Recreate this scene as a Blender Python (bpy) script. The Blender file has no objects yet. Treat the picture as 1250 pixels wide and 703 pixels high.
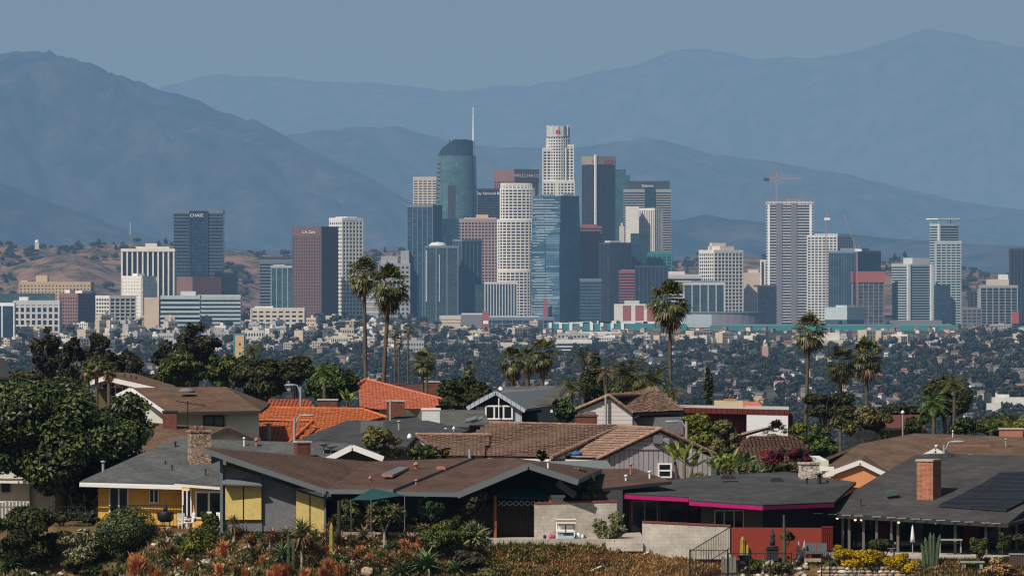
import bpy, bmesh, math, random
import numpy as np
from mathutils import Vector, Matrix, noise
R = math.radians
sc = bpy.context.scene
col = sc.collection
rnd = random.Random(7)
rng = np.random.default_rng(7)
F, CX, HY = 7854.0, 625.0, 355.0          # focal length in photo pixels, principal column, horizon row

def P(px, py, Y):
    """world point seen at photo pixel (px, py) at depth Y (metres)"""
    return Vector(((px - CX) / F * Y, Y, (HY - py) / F * Y))
def Xp(px, Y): return (px - CX) / F * Y
def Zp(py, Y): return (HY - py) / F * Y

# ------------------------------------------------------------------ objects
def tag(o, label=None, cat=None, group=None, kind=None):
    if label: o['label'] = label
    if cat: o['category'] = cat
    if group: o['group'] = group
    if kind: o['kind'] = kind
    return o
def thing(name, label, cat, loc=(0, 0, 0), rz=0.0, group=None):
    o = bpy.data.objects.new(name, None); col.objects.link(o)
    o.empty_display_size = .2
    o.location = loc; o.rotation_euler = (0, 0, rz)
    return tag(o, label, cat, group)
KIDS = {}
def copy_tree(o, parent=None):
    c = o.copy(); col.objects.link(c); c.parent = parent
    for ch in KIDS.get(o.name, []):
        copy_tree(ch, c)
    return c

class MB:
    """collects faces, builds ONE mesh"""
    def __init__(s): s.v = []; s.f = []; s.m = []; s.arr = []; s.sm = []
    def add(s, vs, fs, m=0, smooth=False):
        n = len(s.v); s.v.extend([tuple(a) for a in vs])
        for f in fs: s.f.append(tuple(i + n for i in f)); s.m.append(m); s.sm.append(smooth)
        return s
    def poly(s, pts, m=0): return s.add(pts, [tuple(range(len(pts)))], m)
    def box(s, c, d, m=0, rz=0.0, rx=0.0, ry=0.0):
        hx, hy, hz = d[0] / 2, d[1] / 2, d[2] / 2
        M = Matrix.Rotation(rz, 3, 'Z') @ Matrix.Rotation(ry, 3, 'Y') @ Matrix.Rotation(rx, 3, 'X')
        c = Vector(c)
        vs = [c + M @ Vector((x * hx, y * hy, z * hz)) for z in (-1, 1) for y in (-1, 1) for x in (-1, 1)]
        return s.add(vs, [(0, 2, 3, 1), (4, 5, 7, 6), (0, 1, 5, 4), (2, 6, 7, 3), (0, 4, 6, 2), (1, 3, 7, 5)], m)
    def bx(s, a, b, m=0):
        return s.box([(a[i] + b[i]) / 2 for i in range(3)], [abs(a[i] - b[i]) for i in range(3)], m)
    def bar(s, a, b, w, h=None, m=0):
        """box beam from a to b; w across, h in height"""
        a, b = Vector(a), Vector(b); h = h or w; d = b - a; L = d.length
        if L < 1e-6: return s
        d.normalize(); up = Vector((0, 0, 1)) if abs(d.z) < .95 else Vector((0, 1, 0))
        sx = d.cross(up).normalized() * w / 2; sz = sx.cross(d).normalized() * h / 2
        vs = [p + i * sx + j * sz for p in (a, b) for (i, j) in ((-1, -1), (1, -1), (1, 1), (-1, 1))]
        return s.add(vs, [(0, 3, 2, 1), (4, 5, 6, 7), (0, 1, 5, 4), (1, 2, 6, 5), (2, 3, 7, 6), (3, 0, 4, 7)], m)
    def tube(s, pts, r, n=8, m=0, cap=True, smooth=True):
        pts = [Vector(p) for p in pts]; k = len(pts)
        rs = r if isinstance(r, (list, tuple)) else [r] * k
        vs = []; prev = None
        for i, p in enumerate(pts):
            d = (pts[min(i + 1, k - 1)] - pts[max(i - 1, 0)]).normalized()
            ref = prev if prev is not None else (Vector((1, 0, 0)) if abs(d.x) < .9 else Vector((0, 1, 0)))
            u = (ref - d * ref.dot(d)).normalized(); w = d.cross(u); prev = u
            for j in range(n):
                a = 2 * math.pi * j / n
                vs.append(p + (u * math.cos(a) + w * math.sin(a)) * rs[i])
        fs = [(i * n + j, i * n + (j + 1) % n, (i + 1) * n + (j + 1) % n, (i + 1) * n + j) for i in range(k - 1) for j in range(n)]
        s.add(vs, fs, m, smooth)
        if cap:
            s.add(vs[:n], [tuple(range(n))[::-1]], m); s.add(vs[-n:], [tuple(range(n))], m)
        return s
    def lathe(s, c, prof, n=12, m=0, smooth=True):
        """prof: (radius, z) from bottom up, about a vertical axis through c"""
        c = Vector(c); vs = []
        for (r, z) in prof:
            for j in range(n):
                a = 2 * math.pi * j / n
                vs.append(c + Vector((r * math.cos(a), r * math.sin(a), z)))
        k = len(prof)
        fs = [(i * n + j, i * n + (j + 1) % n, (i + 1) * n + (j + 1) % n, (i + 1) * n + j) for i in range(k - 1) for j in range(n)]
        fs += [tuple(range(n))[::-1], tuple((k - 1) * n + j for j in range(n))]
        return s.add(vs, fs, m, smooth)
    def prism(s, poly, z0, z1, m=0, mt=None):
        """vertical prism over a 2D polygon (counter-clockwise)"""
        n = len(poly)
        vs = [(x, y, z0) for x, y in poly] + [(x, y, z1) for x, y in poly]
        s.add(vs, [(i, (i + 1) % n, n + (i + 1) % n, n + i) for i in range(n)], m)
        s.add(vs, [tuple(range(n))[::-1]], m); s.add(vs, [tuple(range(n, 2 * n))], m if mt is None else mt)
        return s
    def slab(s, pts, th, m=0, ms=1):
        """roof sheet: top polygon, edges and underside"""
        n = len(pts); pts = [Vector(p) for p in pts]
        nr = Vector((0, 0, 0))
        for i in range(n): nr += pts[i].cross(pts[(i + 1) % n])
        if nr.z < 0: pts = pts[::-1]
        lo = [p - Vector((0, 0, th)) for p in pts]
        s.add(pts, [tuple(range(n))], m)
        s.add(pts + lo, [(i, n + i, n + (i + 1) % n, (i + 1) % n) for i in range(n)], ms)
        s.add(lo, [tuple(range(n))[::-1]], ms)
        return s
    def quads(s, arr, m=0):
        """arr (n,4,3) loose quads"""
        s.arr.append((np.asarray(arr, float), m)); return s
    def build(s, name, mats, parent=None, loc=None):
        mats = mats if isinstance(mats, (list, tuple)) else [mats]
        me = bpy.data.meshes.new(name)
        if s.arr:
            V = [np.array(s.v, float).reshape(-1, 3)]; n = len(s.v)
            loops = [np.array([i for f in s.f for i in f], int)]; cnt = [np.array([len(f) for f in s.f], int)]
            mi = [np.array(s.m, int)]; sm = [np.array(s.sm, bool)]
            for a, m in s.arr:
                k = len(a); q = a.shape[1]; V.append(a.reshape(-1, 3)); loops.append(np.arange(n, n + q * k)); cnt.append(np.full(k, q)); mi.append(np.full(k, m)); sm.append(np.zeros(k, bool)); n += q * k
            V = np.concatenate(V); L = np.concatenate(loops); C = np.concatenate(cnt)
            me.vertices.add(len(V)); me.vertices.foreach_set('co', V.astype(np.float32).ravel())
            me.loops.add(len(L)); me.loops.foreach_set('vertex_index', L.astype(np.int32))
            me.polygons.add(len(C)); st = np.concatenate([[0], np.cumsum(C)[:-1]]).astype(np.int32)
            me.polygons.foreach_set('loop_start', st); me.polygons.foreach_set('loop_total', C.astype(np.int32))
            me.polygons.foreach_set('material_index', np.concatenate(mi).astype(np.int32))
            me.polygons.foreach_set('use_smooth', np.concatenate(sm))
        else:
            me.from_pydata(s.v, [], s.f)
            me.polygons.foreach_set('material_index', np.array(s.m, np.int32))
            me.polygons.foreach_set('use_smooth', np.array(s.sm, bool))
        me.update(calc_edges=True)
        for m in mats: me.materials.append(m)
        o = bpy.data.objects.new(name, me); col.objects.link(o)
        if parent is not None:
            o.parent = parent; KIDS.setdefault(parent.name, []).append(o)
            if loc is None:                         # world-space coordinates: bring them into the parent's space
                pm = Matrix.Translation(parent.location) @ parent.rotation_euler.to_matrix().to_4x4()
                pp = parent.parent
                if pp is not None: pm = (Matrix.Translation(pp.location) @ pp.rotation_euler.to_matrix().to_4x4()) @ pm
                me.transform(pm.inverted())
        if loc is not None: o.location = loc
        return o
def local(o): return o

# ------------------------------------------------------------------ materials
def nd(nt, t, **kw):
    n = nt.nodes.new(t)
    for k, v in kw.items():
        if k in n.inputs.keys(): n.inputs[k].default_value = v
        else: setattr(n, k, v)
    return n
def base_mat(name):
    m = bpy.data.materials.new(name); m.use_nodes = True
    nt = m.node_tree; b = nt.nodes['Principled BSDF']
    return m, nt, b
def c4(c): return (c[0], c[1], c[2], 1.0)
def mul(c, k): return tuple(min(1, x * k) for x in c)
def plain(name, c, var=.25, sc_=1.5, rough=.85, bump=0.0, c2=None, spec=.25, metal=0.0, fine=None):
    """matt surface: two scales of noise in the base colour; c2 = blotch colour"""
    m, nt, b = base_mat(name); L = nt.links.new
    g = nd(nt, 'ShaderNodeNewGeometry')
    n1 = nd(nt, 'ShaderNodeTexNoise', Scale=sc_, Detail=6.0, Roughness=.65)
    n2 = nd(nt, 'ShaderNodeTexNoise', Scale=(fine or sc_ * 9), Detail=3.0, Roughness=.6)
    L(g.outputs['Position'], n1.inputs['Vector']); L(g.outputs['Position'], n2.inputs['Vector'])
    ad = nd(nt, 'ShaderNodeMath', operation='ADD'); L(n1.outputs[0], ad.inputs[0]); L(n2.outputs[0], ad.inputs[1])
    cr = nd(nt, 'ShaderNodeValToRGB'); L(ad.outputs[0], cr.inputs[0])
    ad2 = nd(nt, 'ShaderNodeMath', operation='MULTIPLY'); ad2.inputs[1].default_value = .5
    L(ad.outputs[0], ad2.inputs[0]); L(ad2.outputs[0], cr.inputs[0])
    cr.color_ramp.elements[0].position = .36; cr.color_ramp.elements[1].position = .64
    cr.color_ramp.elements[0].color = c4(mul(c, 1 - var)); cr.color_ramp.elements[1].color = c4(c2 or mul(c, 1 + var))
    L(cr.outputs[0], b.inputs['Base Color'])
    b.inputs['Roughness'].default_value = rough; b.inputs['Specular IOR Level'].default_value = spec; b.inputs['Metallic'].default_value = metal
    if bump:
        bp = nd(nt, 'ShaderNodeBump', Strength=bump, Distance=.05); L(n2.outputs[0], bp.inputs['Height']); L(bp.outputs[0], b.inputs['Normal'])
    return m
def bricky(name, c1, c2, cm, w, h, mortar=.012, rough=.9, ang=0.0, zs=1.0, bump=.3, offset=.5, spec=.2, metal=0.0, noise_amt=.35, nsc=.6):
    """courses laid in world metres: U runs along the wall, V up"""
    m, nt, b = base_mat(name); L = nt.links.new
    g = nd(nt, 'ShaderNodeNewGeometry'); sx = nd(nt, 'ShaderNodeSeparateXYZ'); L(g.outputs['Position'], sx.inputs[0])
    a1 = nd(nt, 'ShaderNodeMath', operation='MULTIPLY'); a1.inputs[1].default_value = math.cos(ang); L(sx.outputs[0], a1.inputs[0])
    a2 = nd(nt, 'ShaderNodeMath', operation='MULTIPLY_ADD'); a2.inputs[1].default_value = math.sin(ang) if ang else .83; L(sx.outputs[1], a2.inputs[0]); L(a1.outputs[0], a2.inputs[2])
    a3 = nd(nt, 'ShaderNodeMath', operation='MULTIPLY'); a3.inputs[1].default_value = zs; L(sx.outputs[2], a3.inputs[0])
    cb = nd(nt, 'ShaderNodeCombineXYZ'); L(a2.outputs[0], cb.inputs[0]); L(a3.outputs[0], cb.inputs[1])
    br = nd(nt, 'ShaderNodeTexBrick', Scale=1.0, offset=offset)
    br.inputs['Color1'].default_value = c4(c1); br.inputs['Color2'].default_value = c4(c2); br.inputs['Mortar'].default_value = c4(cm)
    br.inputs['Mortar Size'].default_value = mortar; br.inputs['Brick Width'].default_value = w; br.inputs['Row Height'].default_value = h
    br.inputs['Mortar Smooth'].default_value = .2
    L(cb.outputs[0], br.inputs['Vector'])
    n1 = nd(nt, 'ShaderNodeTexNoise', Scale=nsc, Detail=7.0, Roughness=.7); L(g.outputs['Position'], n1.inputs['Vector'])
    mr = nd(nt, 'ShaderNodeMapRange'); mr.inputs[1].default_value = .3; mr.inputs[2].default_value = .7; mr.inputs[3].default_value = 1 - noise_amt; mr.inputs[4].default_value = 1 + noise_amt * .6
    L(n1.outputs[0], mr.inputs[0])
    mx = nd(nt, 'ShaderNodeVectorMath', operation='SCALE'); L(br.outputs[0], mx.inputs[0]); L(mr.outputs[0], mx.inputs['Scale'])
    L(mx.outputs[0], b.inputs['Base Color'])
    b.inputs['Roughness'].default_value = rough; b.inputs['Specular IOR Level'].default_value = spec; b.inputs['Metallic'].default_value = metal
    if bump:
        bp = nd(nt, 'ShaderNodeBump', Strength=bump, Distance=.03); L(br.outputs['Fac'], bp.inputs['Height']); bp.invert = True; L(bp.outputs[0], b.inputs['Normal'])
    return m
def leafy(name, cols, rough=.6, spec=.25, transl=.25):
    """foliage: each leaf picks its tone; a little light comes through"""
    m, nt, b = base_mat(name); L = nt.links.new
    g = nd(nt, 'ShaderNodeNewGeometry'); cr = nd(nt, 'ShaderNodeValToRGB'); L(g.outputs['Random Per Island'], cr.inputs[0])
    e = cr.color_ramp.elements
    while len(e) < len(cols): e.new(.5)
    for i, c in enumerate(cols): e[i].position = i / max(1, len(cols) - 1); e[i].color = c4(c)
    n1 = nd(nt, 'ShaderNodeTexNoise', Scale=.8, Detail=4.0); L(g.outputs['Position'], n1.inputs['Vector'])
    mr = nd(nt, 'ShaderNodeMapRange'); mr.inputs[1].default_value = .3; mr.inputs[2].default_value = .7; mr.inputs[3].default_value = .65; mr.inputs[4].default_value = 1.25
    L(n1.outputs[0], mr.inputs[0])
    mx = nd(nt, 'ShaderNodeVectorMath', operation='SCALE'); L(cr.outputs[0], mx.inputs[0]); L(mr.outputs[0], mx.inputs['Scale'])
    L(mx.outputs[0], b.inputs['Base Color']); b.inputs['Roughness'].default_value = rough; b.inputs['Specular IOR Level'].default_value = spec
    if transl:
        t = nd(nt, 'ShaderNodeBsdfTranslucent'); L(mx.outputs[0], t.inputs[0])
        ms = nd(nt, 'ShaderNodeMixShader'); ms.inputs[0].default_value = transl
        L(b.outputs[0], ms.inputs[1]); L(t.outputs[0], ms.inputs[2]); L(ms.outputs[0], nt.nodes['Material Output'].inputs[0])
    return m
def glass(name, c, rough=.08, spec=.5, metal=0.0):
    m, nt, b = base_mat(name)
    b.inputs['Base Color'].default_value = c4(c); b.inputs['Roughness'].default_value = rough; b.inputs['Specular IOR Level'].default_value = spec; b.inputs['Metallic'].default_value = metal
    return m
def glow(name, c, k):
    m, nt, b = base_mat(name); b.inputs['Base Color'].default_value = c4(c)
    b.inputs['Emission Color'].default_value = c4(c); b.inputs['Emission Strength'].default_value = k
    return m

# ------------------------------------------------------------------ light, sky, haze, camera
SUN_AZ, SUN_EL = R(42), R(47)                      # sun stands behind the camera, to its left
sd = Vector((-math.sin(SUN_AZ) * math.cos(SUN_EL), -math.cos(SUN_AZ) * math.cos(SUN_EL), math.sin(SUN_EL)))
ld = bpy.data.lights.new('sun', 'SUN'); ld.energy = SUN_K = 5.0; ld.angle = R(.5); ld.color = (1, .955, .88)
lo = bpy.data.objects.new('sun', ld); col.objects.link(lo); lo.rotation_euler = sd.to_track_quat('Z', 'Y').to_euler(); lo.location = (-200, -200, 300)
w = bpy.data.worlds.new('World'); sc.world = w; w.use_nodes = True
nt = w.node_tree; bg = nt.nodes['Background']; bg.inputs[1].default_value = .05
sky = nd(nt, 'ShaderNodeTexSky', sky_type='NISHITA'); sky.sun_disc = False
sky.sun_elevation = SUN_EL; sky.sun_rotation = math.atan2(sd.x, sd.y); sky.altitude = 100; sky.air_density = 1.2; sky.dust_density = 2.0; sky.ozone_density = 1.5
nt.links.new(sky.outputs[0], bg.inputs[0])
HAZE_C = (.196, .298, .402); HAZE_S = (1.95e-5, 2.45e-5, 3.0e-5); HAZE_D = 4e-5
hm = bpy.data.materials.new('haze'); hm.use_nodes = True; nt = hm.node_tree
for n in list(nt.nodes):
    if n.type != 'OUTPUT_MATERIAL': nt.nodes.remove(n)
va = nd(nt, 'ShaderNodeVolumeAbsorption', Density=HAZE_D); va.inputs[0].default_value = c4([1 - k / HAZE_D for k in HAZE_S])
ve = nd(nt, 'ShaderNodeEmission'); ve.inputs[0].default_value = c4([c * k / HAZE_D for c, k in zip(HAZE_C, HAZE_S)]); ve.inputs[1].default_value = HAZE_D
ads = nd(nt, 'ShaderNodeAddShader'); nt.links.new(va.outputs[0], ads.inputs[0]); nt.links.new(ve.outputs[0], ads.inputs[1])
nt.links.new(ads.outputs[0], nt.nodes['Material Output'].inputs['Volume'])
tag(MB().bx((-40000, -2500, -400), (40000, 140000, 4200)).build('haze', hm), 'thin blue haze lying over the whole basin', None, None, 'stuff')
cd = bpy.data.cameras.new('camera'); co = bpy.data.objects.new('camera', cd); col.objects.link(co); sc.camera = co
co.rotation_euler = (R(90), 0, 0); cd.sensor_width = 36; cd.lens = 36 * F / 1250; cd.shift_y = (HY - 351.5) / 1250; cd.clip_start = 1; cd.clip_end = 200000
sc.view_settings.view_transform = 'Standard'; sc.view_settings.look = 'None'; sc.view_settings.exposure = 0
sc.cycles.filter_width = 1.2; sc.cycles.max_bounces = 6; sc.cycles.diffuse_bounces = 2; sc.cycles.glossy_bounces = 2; sc.cycles.transparent_max_bounces = 12; sc.cycles.volume_bounces = 0
# ================================================================== LAND
def interp(x, pts): return float(np.interp(x, [p[0] for p in pts], [p[1] for p in pts]))
TERR = [(-300, -14.2), (0, -14.2), (190, -14.15), (260, -14.35), (540, -14.45), (600, -14.75), (750, -14.95), (790, -15.3), (880, -15.8), (1000, -15.75), (1250, -15.75), (1600, -15.75)]
EDGE = [(-300, 388), (0, 388), (130, 387), (250, 381), (330, 377), (390, 377), (440, 376.8), (560, 376.8), (600, 377.2), (640, 377.0), (770, 377.0), (800, 376.6), (880, 377), (920, 378.2), (980, 378.8), (1600, 378.8)]
PLAIN = [(396, 0), (430, -.4), (470, -1.2), (520, -2.5), (560, -4), (620, -6.5), (700, -14), (850, -38), (1100, -62), (1500, -76), (2500, -84), (3500, -80), (4500, -74), (5000, -64.6), (6000, -57.6), (7000, -50), (8000, -43), (9000, -38.9), (10000, -37.2), (11000, -35.4), (12000, -33), (16000, -20), (140000, -20)]
def gz(x, y):
    """height of the ground"""
    px = CX + F * x / max(y, 300); e = interp(px, EDGE); t = interp(px, TERR)
    if y < e:
        d = e - y
        return t - .62 * d - .05 * d * max(0, math.sin(px * .021)) + .25 * noise.noise((x * .35, y * .35, 3)) * min(1, d)
    k = min(1, max(0, (y - 396) / 60)); b = interp(y, PLAIN)
    if y > 5500: b += 19 * min(1, max(0, (y - 5800) / 1500)) * min(1, max(0, (560 - px) / 130))
    return t * (1 - k) + (-15) * k + b
def ground_mesh():
    us = np.concatenate([np.linspace(-.5, -.1, 14)[:-1], np.linspace(-.1, .1, 201), np.linspace(.1, .5, 14)[1:]])
    ys = np.concatenate([np.arange(300, 350, 5.), np.arange(350, 396, .5), np.arange(396, 640, 8.), np.geomspace(640, 120000, 74)])
    vs = [(u * y, y, gz(u * y, y)) for y in ys for u in us]; n = len(us)
    fs = [(i * n + j, i * n + j + 1, (i + 1) * n + j + 1, (i + 1) * n + j) for i in range(len(ys) - 1) for j in range(n - 1)]
    return MB().add(vs, fs, 0, True)
def ground_mat():
    m, nt, b = base_mat('ground earth'); L = nt.links.new
    g = nd(nt, 'ShaderNodeNewGeometry')
    n1 = nd(nt, 'ShaderNodeTexNoise', Scale=.55, Detail=8.0, Roughness=.7); L(g.outputs['Position'], n1.inputs['Vector'])
    cr = nd(nt, 'ShaderNodeValToRGB'); L(n1.outputs[0], cr.inputs[0]); e = cr.color_ramp.elements
    e[0].position = .3; e[0].color = (.045, .035, .018, 1); e[1].position = .7; e[1].color = (.22, .13, .07, 1); x = e.new(.5); x.color = (.115, .075, .035, 1)
    n2 = nd(nt, 'ShaderNodeTexNoise', Scale=.004, Detail=9.0, Roughness=.75); L(g.outputs['Position'], n2.inputs['Vector'])
    cf = nd(nt, 'ShaderNodeValToRGB'); L(n2.outputs[0], cf.inputs[0]); e = cf.color_ramp.elements
    e[0].position = .42; e[0].color = (.03, .04, .022, 1); e[1].position = .62; e[1].color = (.10, .09, .07, 1)
    sx = nd(nt, 'ShaderNodeSeparateXYZ'); L(g.outputs['Position'], sx.inputs[0])
    mr = nd(nt, 'ShaderNodeMapRange'); mr.inputs[1].default_value = 600; mr.inputs[2].default_value = 900; L(sx.outputs[1], mr.inputs[0])
    mx = nd(nt, 'ShaderNodeMix', data_type='RGBA'); L(mr.outputs[0], mx.inputs[0]); L(cr.outputs[0], mx.inputs[6]); L(cf.outputs[0], mx.inputs[7])
    L(mx.outputs[2], b.inputs['Base Color']); b.inputs['Roughness'].default_value = 1; b.inputs['Specular IOR Level'].default_value = 0
    return m
tag(ground_mesh().build('ground', ground_mat()), kind='structure')

# ---- mountains: each range is its own terrain strip
def fbm(x, y, o=5, seed=0.0):
    a, f, s = 1.0, 1.0, 0.0
    for _ in range(o):
        s += a * noise.noise((x * f, y * f, seed)); a *= .5; f *= 2.03
    return s
def ridge(name, prof, Y0, Y1, base_row, mat, rough=.10, cell=1400., seed=1.0, nx=260, ny=46, cr=1.0):
    xs = np.linspace(-260, 1510, nx); vs = []
    for j in range(ny):
        v = j / (ny - 1)
        if j == ny - 1: v = 1.12
        Y = Y0 + (Y1 - Y0) * v
        for px in xs:
            crest = Zp(interp(px, prof), Y1); z0 = Zp(base_row, Y0); X = Xp(px, Y)
            t = min(1, v); s = t ** 1.05
            sp = 1 - abs(fbm(X / cell, Y / cell * .55, 5, seed)) * 1.5          # ridged spurs run down the face
            s2 = s + rough * (sp - .45) * math.sin(math.pi * min(1, t)) ** .8 * 2
            z = z0 + (crest - z0) * s2 + cr * fbm(px * .05, seed, 4, seed) * .012 * (crest - z0) * t + cr * fbm(px * .22, seed, 2, seed + 5) * .006 * (crest - z0) * t
            if v > 1: z -= .25 * (crest - z0)
            vs.append((X, Y, z))
    fs = [(i * nx + j, i * nx + j + 1, (i + 1) * nx + j + 1, (i + 1) * nx + j) for i in range(ny - 1) for j in range(nx - 1)]
    return tag(MB().add(vs, fs, 0, True).build(name, mat), kind='structure')
def hill_mat(name, lo_, hi, scale, p0=.42, p1=.6):
    m, nt, b = base_mat(name); L = nt.links.new
    g = nd(nt, 'ShaderNodeNewGeometry')
    n1 = nd(nt, 'ShaderNodeTexNoise', Scale=scale, Detail=10.0, Roughness=.72); L(g.outputs['Position'], n1.inputs['Vector'])
    cr = nd(nt, 'ShaderNodeValToRGB'); L(n1.outputs[0], cr.inputs[0]); e = cr.color_ramp.elements
    e[0].position = p0; e[0].color = c4(lo_); e[1].position = p1; e[1].color = c4(hi)
    L(cr.outputs[0], b.inputs['Base Color']); b.inputs['Roughness'].default_value = 1; b.inputs['Specular IOR Level'].default_value = 0
    return m
MT = hill_mat('chaparral slope', (.004, .009, .013), (.064, .057, .054), .0030, .42, .66)
ridge('mountains', [(-260, 120), (0, 160), (225, 95), (262, 92), (310, 94), (360, 97), (420, 99), (480, 101), (560, 109), (640, 106), (690, 98), (730, 86), (775, 76), (815, 64), (850, 56), (880, 62), (920, 70), (960, 72), (1000, 72), (1040, 63), (1075, 51), (1105, 38), (1128, 31), (1150, 33), (1180, 41), (1215, 45), (1250, 52), (1510, 100)], 76000, 82000, 300, MT, .2, 2900, 1.3)
ridge('mountains', [(-260, 300), (200, 230), (330, 166), (370, 162), (420, 158), (455, 154), (485, 151), (520, 158), (560, 168), (600, 178), (680, 178), (740, 174), (790, 169), (830, 176), (870, 188), (930, 193), (960, 199), (1010, 208), (1060, 219), (1110, 229), (1160, 240), (1210, 250), (1300, 262), (1510, 290)], 47500, 51500, 330, MT, .22, 1700, 4.1)
ridge('mountains', [(-260, 70), (-60, 58), (0, 58), (40, 56), (70, 55), (95, 57), (120, 67), (150, 80), (175, 92), (200, 101), (225, 110), (250, 122), (280, 134), (310, 148), (345, 165), (380, 183), (420, 203), (460, 224), (500, 245), (560, 268), (640, 286), (900, 300), (1510, 300)], 37500, 41500, 330, MT, .24, 1300, 7.7)
ridge('mountains', [(-260, 190), (0, 222), (40, 238), (80, 252), (120, 266), (160, 280), (205, 292), (300, 305), (600, 310), (820, 268), (860, 262), (900, 268), (1000, 282), (1100, 292), (1250, 300), (1510, 300)], 30000, 32000, 352, MT, .18, 850, 9.2)
HM = hill_mat('dry grass hill', (.05, .05, .035), (.22, .135, .095), .02, .42, .58)
ridge('hills', [(-260, 300), (0, 296), (60, 300), (110, 299), (170, 294), (230, 300), (290, 303), (340, 310), (420, 306), (480, 303), (560, 312), (700, 318), (815, 322), (850, 312), (885, 310), (950, 318), (1010, 322), (1060, 321), (1105, 316), (1150, 322), (1180, 328), (1215, 332), (1250, 338), (1510, 330)], 12900, 13600, 372, HM, .10, 420, 2.2, ny=34, cr=2.0)
ridge('hills', [(-260, 330), (0, 327), (30, 318), (60, 311), (90, 309), (120, 318), (140, 330), (160, 336), (200, 340), (270, 322), (288, 318), (300, 328), (330, 345), (480, 352), (820, 346), (850, 336), (1080, 334), (1130, 336), (1180, 350), (1510, 360)], 11700, 12200, 385, HM, .06, 300, 5.9, ny=26, cr=2.0)
# ================================================================== DOWNTOWN
def facade(name, c1, c2, cm, w=3.2, h=4.0, mort=.35, rough=.18, spec=.5, na=.42, nsc=.05, metal=0.0):
    return bricky(name, c1, c2, cm, w, h, mort, rough, .7, 1.0, 0, 0.0, spec, metal, na, nsc)
def cm_(name, c, var=.12): return plain(name, c, var, .03, .85, fine=.3)
G = {
 'dark': facade('dark office glass', (.012, .018, .028), (.03, .042, .06), (.02, .025, .032)),
 'blue': facade('blue curtain wall', (.018, .046, .074), (.038, .08, .118), (.014, .03, .05)),
 'teal': facade('teal curtain wall', (.045, .10, .12), (.075, .15, .17), (.05, .10, .12), 2.2, 4.2, .3),
 'streak': facade('streaked blue glass', (.02, .07, .13), (.16, .29, .38), (.03, .06, .09), 14, 3.6, .5),
 'navy': facade('navy curtain wall', (.016, .036, .062), (.03, .06, .092), (.04, .07, .10), 4, 4, .28),
 'green': facade('grey green glass', (.02, .044, .05), (.042, .074, .084), (.06, .085, .095), 3.4, 3.8, .4),
 'win': facade('window glass', (.006, .009, .014), (.032, .038, .046), (.012, .014, .016), 2.4, 3.4, .2),
 'shaft': facade('pale blue glass', (.075, .145, .175), (.10, .185, .215), (.065, .13, .16), 3, 4.3, .4),
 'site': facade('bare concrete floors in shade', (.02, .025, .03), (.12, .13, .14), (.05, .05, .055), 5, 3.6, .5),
}
C = {
 'white': cm_('white precast', (.71, .69, .64)), 'cream': cm_('cream precast', (.60, .54, .46)), 'pink': cm_('pink granite', (.40, .28, .26)),
 'brown': cm_('brown granite', (.15, .092, .085)), 'red': cm_('brick red cladding', (.28, .10, .09)), 'rust': cm_('russet cladding', (.22, .125, .12)),
 'grey': cm_('grey concrete', (.33, .34, .35)), 'lgrey': cm_('pale grey concrete', (.55, .56, .56)), 'tan': cm_('tan stucco', (.52, .40, .27)),
 'dk': cm_('dark cladding', (.05, .055, .065)), 'steel': cm_('blue grey metal', (.15, .20, .24)), 'pale': cm_('pale teal frame', (.42, .50, .52)),
 'mauve': cm_('mauve metal cladding', (.20, .19, .21)), 'net': cm_('red safety netting', (.36, .10, .085)), 'crane': cm_('orange crane steel', (.42, .21, .13)),
 'sand': cm_('sand stucco', (.60, .48, .36)), 'tealmetal': cm_('teal painted metal', (.03, .23, .23)), 'sign': cm_('white sign face', (.85, .85, .85)),
 'redsign': cm_('red sign face', (.6, .05, .04)), 'olive': cm_('olive stone', (.30, .26, .19)),
}
def offset_poly(p, d):
    n = len(p); out = []
    for i in range(n):
        a, b, c = Vector(p[i - 1]), Vector(p[i]), Vector(p[(i + 1) % n])
        e1 = (b - a).normalized(); e2 = (c - b).normalized()
        n1 = Vector((e1.y, -e1.x)); n2 = Vector((e2.y, -e2.x)); h = (n1 + n2); h = h / max(.3, h.length_squared / 2)
        out.append(tuple(b + h * d))
    return out
def rect(w, d, x=0.0, y=0.0): return [(x - w / 2, y - d / 2), (x + w / 2, y - d / 2), (x + w / 2, y + d / 2), (x - w / 2, y + d / 2)]
def circ(r, n=20, x=0.0, y=0.0): return [(x + r * math.cos(2 * math.pi * i / n), y + r * math.sin(2 * math.pi * i / n)) for i in range(n)]
def bands(mb, poly, z0, z1, fh, frac, out, m=0, start=None):
    z = z0 if start is None else start; q = offset_poly(poly, out)
    while z + fh * frac <= z1 + .01:
        mb.prism(q, z, z + fh * frac, m); z += fh
def piers(mb, poly, z0, z1, bay, frac, out, m=0):
    n = len(poly)
    for i in range(n):
        a, b = Vector(poly[i]), Vector(poly[(i + 1) % n]); L = (b - a).length; e = (b - a) / max(L, 1e-6); nr = Vector((e.y, -e.x))
        k = max(1, round(L / bay)); an = math.atan2(e.y, e.x)
        for j in range(k + (1 if n <= 6 else 0)):
            c = a + e * (L * j / k) + nr * (out * .4)
            mb.box((c.x, c.y, (z0 + z1) / 2), (bay * frac, out * 1.3, z1 - z0 - .06), m, an)
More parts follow.
